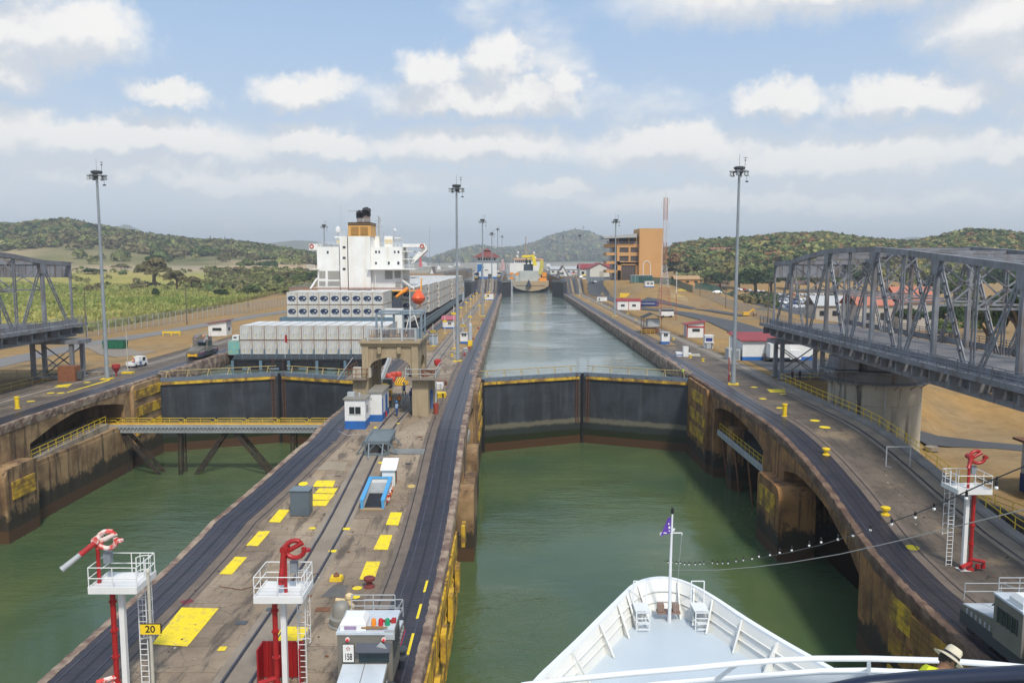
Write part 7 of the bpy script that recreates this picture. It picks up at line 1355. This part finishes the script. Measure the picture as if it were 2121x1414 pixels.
for (u,vt_,lb) in ((890,470,'thin harbour mast left of the distant light mast'),(953,500,'thin pale harbour mast behind the control house, left'),(1060,520,'thin pale harbour mast beside the dredger')): p=atY(u,545,1200); pole(lb,p,(545-vt_)/1650*1200,.35,(lgrey,lgrey))
# orange backhoe by fence, yellow block, dirt mounds
p=atG(1552,654); g=thing('backhoe_arm','yellow backhoe attachment lying on the grass by the grey fence','backhoe',p); bb=B(); bb.box(-1.2,0,0,2.2,1.6,1.3,tx=.8); bb.bar((-.3,0,1),(1.4,0,2.3),.45); bb.bar((1.4,0,2.3),(1.9,0,.4),.4); bb.build('arm',M('machine_yellow',(0,0,0)),g); bb=B(); bb.box(1.9,0,0,.9,1,.7,tx=1.3); bb.build('bucket',rust,g)
g=thing('yellow_container_box','small yellow box container at the bank road bend','box',atG(1293,616)); bb=B(); bb.box(0,0,0,4.6,2.4,2.0); bb.build('body',M('box_yellow',(.75,.50,.03)),g); bb=B(); [bb.box(x,-1.22,0,.12,.06,2) for x in (-2.2,-1,.2,1.4)]; bb.build('rib',M('box_yellow',(0,0,0)),g)
for i,(u,v,w_,c) in enumerate([(1466,641,6,(.25,.16,.08)),(1581,642,4,(.12,.11,.08)),(1411,602,3,(.5,.36,.06)),(1405,614,3,(.45,.33,.08))]):
    p=atG(u,v); bb=B(); rr=random.Random(i); n=14; rows=[]
    for k in range(5): rows.append([((1-k/4)*w_*(1+.15*rr.random())*math.cos(2*PI*j/n),(1-k/4)*w_*.6*(1+.15*rr.random())*math.sin(2*PI*j/n),k*w_*.09-.1) for j in range(n)]+[None])
    rows=[r[:-1]+[r[0]] for r in rows]; bb.grid(rows); o=bb.build(('earth_mound','rubble_mound','hay_heap','hay_heap')[i],M('mound_%d'%i,c,tuple(x*.6 for x in c),sc=1,rough=.95),None,loc=p); tag(o,('brown earth mound beside the bank road','dark rubble mound by the car park grass','small yellow heap at the foot of the green fence','yellow heap beside the row of small white posts')[i],'mound')
for i in range(11): 
    p=atG(1390+i*3.3,617+i*.9); bb=B(); bb.tube([(0,0,0),(0,0,2.0)],.12,6); bb.lathe(0,0,2,[(.14,0),(.05,.1)],6); o=bb.build('stub_post',M('pale_post',(.5,.45,.35)),None,loc=p); tag(o,'short pale post in the row below the lattice mast, %s from the left'%ORD[i],'post','short posts below the lattice mast')
# ================= cars =================
def car():
    g=thing('parked_car','x','car'); P_=[(-2.2,.35),(-2.2,.85),(-1.95,.95),(-1.5,1.0),(-.9,1.42),(.7,1.45),(1.35,1.0),(2.0,.88),(2.2,.7),(2.2,.35)]
    bb=B(); n=len(P_); vs=[(s*(.86 if 3<i<7 and z>1.1 else .9)-0*s if z<1.1 else s*.68,y,z) for s in (-1,1) for i,(y,z) in enumerate(P_)]
    bb.add(vs,[tuple(range(n)),tuple(range(2*n-1,n-1,-1))]+[(i,n+i,n+(i+1)%n,(i+1)%n) for i in range(n)]); return g,bb
cols=[('white',(.75,.75,.75)),('silver',(.38,.40,.42)),('dark blue',(.02,.04,.12)),('red',(.40,.03,.03)),('black',(.02,.02,.025)),('pale grey',(.5,.5,.5))]
protos=[]
for nm,c in cols:
    g,bb=car(); bb.build('body',M('car_'+nm.replace(' ','_'),c,rough=.3),g); bb=B(); bb.box(0,-.1,1.0,1.66,1.7,.33,tx=.86,ty=.93); bb.box(0,-1.3,.98,1.5,.5,.2,ty=.6); bb.box(0,1.05,.98,1.5,.4,.22,ty=.5); bb.build('window',glass,g)
    for x in (-.82,.82):
        for y in (-1.35,1.4): bb=B(); bb.tube([(x-.1,y,.33),(x+.1,y,.33)],.33,10); bb.build('wheel',rubber,g)
    for x in (-.65,.65): bb=B(); bb.box(x,-2.21,.6,.3,.05,.16); bb.build('headlight',lgrey,g)
    protos.append((nm,g,[0]))
spots=[]; cnt={}
for r_,(v0,du) in enumerate(((612,0),(617,3),(622.5,6),(629,2),(638,5))):
    for i in range(15): 
        u=1604+du+i*9.2
        if rnd.random()<.86 and u<1742: spots.append((u,v0+rnd.uniform(-.4,.4),r_))
for u,v in ((1528,600),(1534,602),(1540,601),(1546,605),(1552,603),(1560,607),(1567,610),(1575,612),(1583,614),(1590,613),(1570,605),(1580,606),(1756,641),(1768,646),(1745,652),(1762,656),(1722,648),(1704,651)): spots.append((u,v,9))
spots+=[(1485,608,20),(1468,593,21),(1438,587,22),(1487,594,23),(1499,595,24),(1203,576,25),(1232,586,26)]
rowl=['back','second','middle','fourth','front']
for i,(u,v,r_) in enumerate(spots):
    w=rnd.choices(range(6),[6,3,1.2,.7,1,2])[0]
    if r_==20: w=0
    if r_==22: w=4
    nm,g,fl_=protos[w]; p=atG(u,v)
    if r_<5: cnt[(nm,r_)]=cnt.get((nm,r_),-1)+1; lb='%s car, %s of that colour from the left in the %s car park row'%(nm,ORD[cnt[(nm,r_)]],rowl[r_])
    elif r_==9: cnt[(nm,9)]=cnt.get((nm,9),-1)+1; lb='%s car, %s of its colour among the scattered cars beside the car park'%(nm,ORD[cnt[(nm,9)]])
    else: lb={20:'white car parked alone on the grass by the green fence',21:'%s car behind the green fence near the dark tree'%nm,22:'black car on the road by the ochre ticket building',23:'%s car behind the green fence, right of the dark tree'%nm,24:'%s car behind the green fence near its right end'%nm,25:'%s car parked beside the market stalls'%nm,26:'%s car beside the blue screen wall'%nm}[r_]
    rz=rnd.choice((.1,.12,3.2))+rnd.uniform(-.08,.08)+(1.5 if r_ in(20,22) else 0)
    if fl_[0]==0: fl_[0]=1; g.location=p; g.rotation_euler=(0,0,rz); g['label']=lb; g['group']='cars in the car park'; g['category']='car'
    else: dup(g,p,rz,lb,'car','cars in the car park')
for nm,g,fl_ in protos:
    if fl_[0]==0:
        for c in list(g.children): bpy.data.objects.remove(c)
        bpy.data.objects.remove(g)
g=thing('white_truck','white box truck parked at the warehouse wall','truck',(49.0,144,12.5),0); bb=B(); bb.box(-.6,0,.8,3.6,2.3,2.5); bb.build('box_body',white,g); bb=B(); bb.box(2.3,0,.5,2.0,2.1,1.6); bb.build('cab',M('car_white',(0,0,0)),g); bb=B(); bb.box(0,0,.45,5.6,1.8,.35); bb.build('chassis',dgrey,g)
for x in (-1.6,2.4): 
    for y in (-1,1): bb=B(); bb.tube([(x,y-.12,.42),(x,y+.12,.42)],.42,12); bb.build('wheel',rubber,g)
# ================= small clutter on the centre wall =================
hose=M('black_hose',(.02,.02,.022),rough=.6)
def lay(uvs,off=.05): return [G(u,v,off) for u,v in uvs]
for nm,lb,uvs,r_,m_ in (('cable','thin orange rust cable lying below the left yellow pads',((455,1215),(500,1222),(560,1205),(620,1199),(662,1186)),.025,rust),('cable','pale cable along the foot of the white control booth',((700,893),(720,902),(748,900),(768,912),(792,908)),.03,lgrey)):
    bb=B(); bb.tube(lay(uvs),r_,5); o=bb.build(nm,m_,None,True); tag(o,lb,nm)
for i,(u,v,w_,d_) in enumerate(((668,1262,.9,.6),(560,1262,.5,.5),(700,985,.5,.4),(640,1235,.35,.35),(845,960,.5,.4),(690,915,.6,.5),(870,905,.5,.4),(500,1290,.7,.5))):
    p=G(u,v); bb=B(); bb.box(p.x,p.y,p.z+.012,w_,d_,.03); bb.box(p.x,p.y,p.z+.03,w_*.8,d_*.75,.02); bb.build('drain_cover',(rust,dgrey,M('slab_drain',(.16,.14,.11)))[i%3],cw)
for i,(u,v) in enumerate(((672,1328),(665,1345),(1700,905),(1745,1000),(1660,900))):
    p=G(u,v)
rr=random.Random(21); bb=B()
for i in range(170):
    y=rr.uniform(42,112); w=rr.choice((0,0,1)); x=rr.uniform(cXL(y)+3.6,cXR(y)-3.6) if w==0 else rr.uniform(32.5,37.5); s=rr.uniform(.03,.13); bb.box(x,y,zw(y)+.005,s,s*1.4,s*.5,rr.random()*3,m=rr.choice((0,1,2)))
o=bb.build('grit',[M('stone_chip',(.42,.38,.32)),rust,M('dark_chip',(.05,.045,.04))]); o['kind']='stuff'
# ================= vegetation =================
fol=bpy.data.materials.new('foliage'); fol.use_nodes=True; t=fol.node_tree; b=t.nodes['Principled BSDF']; b.inputs['Roughness'].default_value=.8; b.inputs['Specular IOR Level'].default_value=.15
at=N(t,'ShaderNodeAttribute'); at.attribute_name='kind_colour'; L(t,at.outputs['Color'],b.inputs['Base Color'])
tr_=N(t,'ShaderNodeBsdfTranslucent'); L(t,at.outputs['Color'],tr_.inputs[0]); mx=N(t,'ShaderNodeMixShader'); mx.inputs[0].default_value=.25; L(t,b.outputs[0],mx.inputs[1]); L(t,tr_.outputs[0],mx.inputs[2]); L(t,mx.outputs[0],t.nodes['Material Output'].inputs[0])
bark=M('bark',(.12,.085,.06),(.07,.05,.035),sc=2,rough=.95)
def leafcards(C_,nrm,size,asp=.7):
    n=len(C_); r=rng.normal(size=(n,3)); t1=np.cross(nrm,r); t1/=np.linalg.norm(t1,axis=1,keepdims=True)+1e-9; t2=np.cross(nrm,t1); s=size[:,None]*.5
    V_=np.stack([C_-t1*s-t2*s*asp,C_+t1*s*.6-t2*s*asp*.9,C_+t1*s+t2*s*asp,C_-t1*s*.7+t2*s*asp*.8],1).reshape(-1,3); F_=np.arange(4*n).reshape(n,4); return V_,F_
def crown(nlobe,nleaf,size,flat=.75,seed=0):
    global rng; rng=np.random.default_rng(seed)
    Cs=[];Ns=[];T_=[]
    for i in range(nlobe):
        th=rng.random()*2*PI; ph=math.acos(rng.uniform(-.25,1)); rr=rng.uniform(.35,.72); c=np.array([math.cos(th)*math.sin(ph)*rr,math.sin(th)*math.sin(ph)*rr,math.cos(ph)*rr*flat]); lr=rng.uniform(.22,.42)
        d=rng.normal(size=(nleaf,3)); d/=np.linalg.norm(d,axis=1,keepdims=True); d[:,2]=np.abs(d[:,2])*.85-.12*(rng.random(nleaf)); rad=lr*(.55+.5*rng.random(nleaf)**.5)
        Cs.append(c+d*rad[:,None]*np.array([1,1,.8])); nn=d+rng.normal(size=(nleaf,3))*.45; Ns.append(nn/np.linalg.norm(nn,axis=1,keepdims=True)); T_.append(np.full(nleaf,rng.random()))
    C_=np.concatenate(Cs);Nn=np.concatenate(Ns);tt=np.concatenate(T_); V_,F_=leafcards(C_,Nn,rng.uniform(.6,1.3,len(C_))*size); return V_,F_,np.repeat(tt,4),C_
CK={'dark':((.035,.065,.026),(.065,.10,.035)),'mid':((.085,.125,.042),(.15,.185,.058)),'light':((.18,.20,.065),(.27,.27,.10)),'olive':((.14,.13,.055),(.21,.175,.085)),'rust':((.32,.15,.07),(.25,.18,.08)),'pink':((.40,.25,.25),(.30,.20,.17)),'gold':((.33,.27,.09),(.24,.23,.075))}
CM={}
def crown_mesh(kind,var):
    if (kind,var) in CM: return CM[(kind,var)]
    V_,F_,tt,_c=crown((16,12,22)[var],(110,100,80)[var],.16,(.8,.6,.95)[var],seed=var*17+len(kind))
    c0,c1=map(np.array,CK[kind]); j=rng.uniform(.75,1.25,len(F_)).repeat(4)[:,None]; col=(c0+(c1-c0)*tt[:,None])*j
    o=npmesh('crown',V_,F_,fol,col); me=o.data; bpy.data.objects.remove(o); CM[(kind,var)]=me; return me
TM={}
def trunk_mesh(var):
    if var in TM: return TM[var]
    bb=B(); rr=random.Random(var); bb.tube([(0,0,-.06),(.02,.01,.3),(.0,.02,.55)],.06,7,r2=.035)
    for i in range(6): a=i*1.05+rr.random(); bb.tube([(0,.01,.3+.04*i),(math.cos(a)*.16,math.sin(a)*.16,.5+.03*i),(math.cos(a)*.36,math.sin(a)*.36,.68+.03*i)],.028,5,r2=.008)
    o=bb.build('trunk',bark); me=o.data; bpy.data.objects.remove(o); TM[var]=me; return me
def tree(label,p,h,w,kind,var=None,group=None,name='tree',cat='tree',low=False):
    var=rnd.randrange(3) if var is None else var; g=thing(name,label,cat,p,rnd.random()*6,group)
    o=bpy.data.objects.new('crown',crown_mesh(kind,var)); COL.objects.link(o); o.parent=g; hc=h*(.9 if low else .66); o.location=(0,0,h-hc*.78 if not low else h*.22); o.scale=(w/1.9,w/1.9,hc*.85)
    o=bpy.data.objects.new('trunk' if not low else 'stem',trunk_mesh(var%2)); COL.objects.link(o); o.parent=g; o.scale=(h*.9,h*.9,h*.9 if not low else h*.6); return g
TL=[(320,594,527,66,'olive',0,'large dark rounded tree standing alone in the green field on the left'),(318,592,525,52,'dark',2,'dark tree crown overlapping the left side of the large field tree'),(366,601,551,62,'olive',1,'low spreading olive tree right of the large field tree'),(398,600,566,40,'olive',1,'smaller olive tree at the right end of the field tree clump')]
for u,v,vt,w,k_,var,lb in TL: p=atG(u,v); s=p.y/1650; tree(lb,p,(v-vt)*s,w*s,k_,var,'trees of the left field')
BLs=[(324,612,593,20,'dark','small dark round bush in the middle of the green field'),(196,567,547,52,'dark','dark low thicket behind the left light mast'),(250,556,543,40,'olive','olive scrub left of the field trees'),(447,575,553,50,'olive','olive scrub below the thin pole'),(480,585,566,34,'light','bright scrub in the middle of the rise'),(505,556,527,46,'mid','tall green tree clump on the rise left of the ship'),(470,600,582,60,'olive','dark olive bush patch near the field edge'),(455,612,596,44,'dark','dark bush at the lower field edge'),(555,556,527,50,'dark','dark evergreen clump behind the ship\'s left side'),(575,592,560,40,'mid','green bush left of the ship stern quarter'),(545,585,556,70,'light','broad light green shrub bank left of the ship'),(600,575,556,44,'olive','olive shrub bank near the far fence'),(618,590,558,40,'mid','mid green tree beside the far fence'),(641,585,545,34,'dark','dark tree just left of the superstructure'),(654,580,552,24,'mid','green tree touching the superstructure edge'),(520,608,583,56,'mid','green shrub at the foot of the rise'),(495,570,548,46,'olive','brownish shrub behind the light scrub'),(590,610,592,36,'light','light shrub above the bare earth track'),(420,590,574,40,'light','light shrub right of the field tree clump'),(270,600,588,26,'olive','small olive shrub in the field below the mast'),(560,605,580,50,'light','light green thicket above the dirt bank')]
for u,v,vt,w,k_,lb in BLs: p=atG(u,v); s=p.y/1650; tree(lb,p,(v-vt)*s,w*s,k_,None,'shrubs of the left bank','shrub','shrub',low=True)
TR=[(1492,600,556,50,'dark',0,'dark round tree right of the green fence gate'),(1460,592,553,44,'mid',1,'bright green tree left of the dark round tree'),(1565,615,543,84,'dark',0,'very dark broad tree behind the tall right light mast'),(1598,612,552,60,'dark',2,'dark tree next to the broad one, toward the bridge end'),(1530,600,548,50,'light',1,'yellowish tree behind the green fence end'),(1508,590,540,40,'gold',2,'golden dry tree above the green fence'),(1440,570,535,46,'mid',0,'green tree behind the ochre ticket building'),(1416,575,541,40,'olive',1,'olive tree behind the lattice mast'),(1400,560,520,34,'rust',2,'rust coloured tree just right of the lattice mast'),
 (1655,604,572,36,'pink',1,'pink flowering tree behind the car park, seen through the truss'),(1632,600,560,44,'mid',0,'green tree behind the bridge portal'),(1690,606,555,54,'olive',2,'olive tree behind the car park, seen through the truss'),(1735,606,556,50,'mid',1,'green tree right of the pink one, through the truss'),(1770,606,548,50,'dark',0,'dark tree behind the white store, through the truss'),(1815,610,552,56,'gold',2,'golden green tree over the first orange roof'),(1850,660,575,44,'olive',1,'thin olive tree between the two orange roofed houses'),(1900,615,545,60,'light',0,'light green tree over the second orange roof'),
 (1950,720,650,76,'mid',1,'rounded green tree low behind the middle of the bridge truss'),(2048,735,598,126,'mid',0,'big bright green tree behind the bridge, largest on the right'),(2105,745,560,110,'dark',2,'dark tall tree at the right picture edge behind the bridge'),(1990,640,560,80,'mid',2,'green tree above the big one, farther back'),(2080,620,535,90,'dark',0,'dark crown high at the right edge behind the truss'),(1720,640,600,40,'mid',2,'small green tree among the parked cars'),(1580,616,598,30,'dark',1,'low dark tree at the left end of the parked cars'),(1790,668,606,60,'dark',0,'dark tree in front of the first orange roofed house, through the truss'),(1838,676,612,66,'mid',2,'green tree before the gap between the orange roofed houses'),(1890,690,620,74,'dark',1,'dark tree in front of the second orange roofed house'),(1930,640,560,70,'dark',2,'dark tree right of the second orange roof'),(1970,700,610,80,'dark',0,'dark broad tree left of the largest bright green one'),(2015,680,585,84,'mid',1,'mid green tree just behind the largest bright green one'),(1745,655,612,44,'olive',0,'olive tree in front of the white store, through the truss'),(2075,690,570,96,'dark',1,'dark tree filling the gap near the right picture edge')]
for u,v,vt,w,k_,var,lb in TR: p=atG(u,v); s=p.y/1650; tree(lb,p,(v-vt)*s,w*s,k_,var,'trees of the right bank')
# forest on the hills (one mass nobody could count)
def scatter(name,N_,yr,ur,crown_r,kinds,nleaf,lsz,mask=None,seed=1):
    r=np.random.default_rng(seed); y=np.sqrt(r.uniform(yr[0]**2,yr[1]**2,N_)); u=r.uniform(ur[0],ur[1],N_); x=(u-1060)/1650*y; z=tz(x,y)
    keep=np.ones(N_,bool) if mask is None else mask(x,y,z,u,r); x,y,z=x[keep],y[keep],z[keep]; n=len(x)
    R_=r.uniform(crown_r*.6,crown_r*1.35,n); cl=(fbm(x*.006+5,y*.006)+.5)+r.normal(size=n)*.22
    ks=np.array([CK[k][0] for k in kinds]); ke=np.array([CK[k][1] for k in kinds]); idx=np.clip((cl*len(kinds)*1.0).astype(int),0,len(kinds)-1)
    base=ks[idx]+(ke[idx]-ks[idx])*r.random((n,1)); base*=r.uniform(.75,1.25,(n,1))
    d=r.normal(size=(n,nleaf,3)); d/=np.linalg.norm(d,axis=2,keepdims=True); d[:,:,2]=np.abs(d[:,:,2])*1.0-.15; 
    C_=np.stack([x,y,z],1)[:,None,:]+d*R_[:,None,None]*np.array([1,1,.95])*(r.uniform(.6,1.05,(n,nleaf,1)))+np.array([0,0,crown_r*.35])
    nn=(d+r.normal(size=d.shape)*.4).reshape(-1,3); nn/=np.linalg.norm(nn,axis=1,keepdims=True)
    global rng; rng=r
    V_,F_=leafcards(C_.reshape(-1,3),nn,(R_[:,None]*lsz*r.uniform(.7,1.3,(n,nleaf))).ravel(),.8); col=(base[:,None,:]*r.uniform(.8,1.2,(n,nleaf,1))).reshape(-1,3).repeat(4,0)
    o=npmesh(name,V_,F_,fol,col); o['kind']='stuff'; return o
quarry=lambda x,y,z,u,r:((y>1040+330*fbm(x*.006+3,y*.006)+r.normal(size=len(x))*22)|(r.random(len(x))<.03))&((fbm(x*.012,y*.012+7)>-.13)|(r.random(len(x))<.15))
scatter('hill_forest',5200,(820,1420),(-60,760),8.5,['olive','mid','light','olive','dark'],50,.46,lambda x,y,z,u,r:quarry(x,y,z,u,r)&(z>21),3)
scatter('hill_forest',4600,(620,1000),(1370,2200),7.2,['dark','mid','gold','light','mid','rust','light','olive','mid','mid','gold','light','olive'],58,.44,lambda x,y,z,u,r:(z>20.5)|(r.random(len(x))<.5),4)
scatter('hill_forest',3400,(3000,4250),(860,1420),21,['olive','mid','gold','olive','mid'],26,.6,lambda x,y,z,u,r:z>22,5)
scatter('hill_forest',420,(560,640),(1380,2150),5,['mid','olive','light','dark'],44,.55,lambda x,y,z,u,r:(u>1400),8)
scatter('bush_cover',900,(430,700),(150,655),3.0,['mid','olive','light','light','olive'],26,.6,lambda x,y,z,u,r:(u>430)&(x<-135)|(r.random(len(x))<.10)&(x<-150),9)
scatter('lot_bushes',120,(330,470),(1535,1605),2.4,['mid','olive','dark'],26,.55,lambda x,y,z,u,r:x>100,10)
# tall field grass
def field_grass(n=26000):
    r=np.random.default_rng(11); y=np.sqrt(r.uniform(175**2,560**2,n)); bx=np.interp(y,[180,200,300,430,670],[-106,-107,-112,-126,-171]); x=bx-2-r.random(n)**1.3*(y*.75); k=(1060+1650*x/y>-80); x,y=x[k],y[k]; n=len(x); z=tz(x,y)
    h=r.uniform(.5,1.4,n)*(1+.6*(fbm(x*.03,y*.03))); w=r.uniform(.5,1.3,n); a=r.uniform(-.7,.7,n); dx=np.cos(a)*w/2; dy=np.sin(a)*w/2; lean=r.normal(size=(n,2))*.35
    V_=np.stack([np.stack([x-dx,y-dy,z-.1],1),np.stack([x+dx,y+dy,z-.1],1),np.stack([x+dx*.7+lean[:,0],y+dy+lean[:,1],z+h],1),np.stack([x-dx*.4+lean[:,0]*.6,y-dy+lean[:,1],z+h*.8],1)],1).reshape(-1,3)
    m=np.clip(fbm(x*.02,y*.02)*2.2+.5+r.normal(size=n)*.25,0,1)[:,None]; c=(np.array([.19,.25,.06])*(1-m)+np.array([.33,.33,.11])*m)*r.uniform(.75,1.25,(n,1)); edge=np.clip(1-(bx[k]-x)/9,0,1)[:,None]; c=c*(1-edge)+np.array([.17,.13,.05])*edge
    o=npmesh('field_grass',V_,np.arange(4*n).reshape(n,4),fol,c.repeat(4,0)); o['kind']='stuff'
field_grass()
# ================= haze =================
hzb=B(); hzb.box(0,3100,-8,13000,6800,260); o=hzb.build('haze',M('haze_dummy',(1,1,1))); o.data.materials.clear()
hm=bpy.data.materials.new('haze_air'); hm.use_nodes=True; t=hm.node_tree; t.nodes.clear(); pv=N(t,'ShaderNodeVolumePrincipled'); pv.inputs['Color'].default_value=(.90,.95,1,1); pv.inputs['Density'].default_value=.00023; pv.inputs['Anisotropy'].default_value=.2
ou=N(t,'ShaderNodeOutputMaterial'); L(t,pv.outputs[0],ou.inputs['Volume']); o.data.materials.append(hm); o['kind']='stuff'
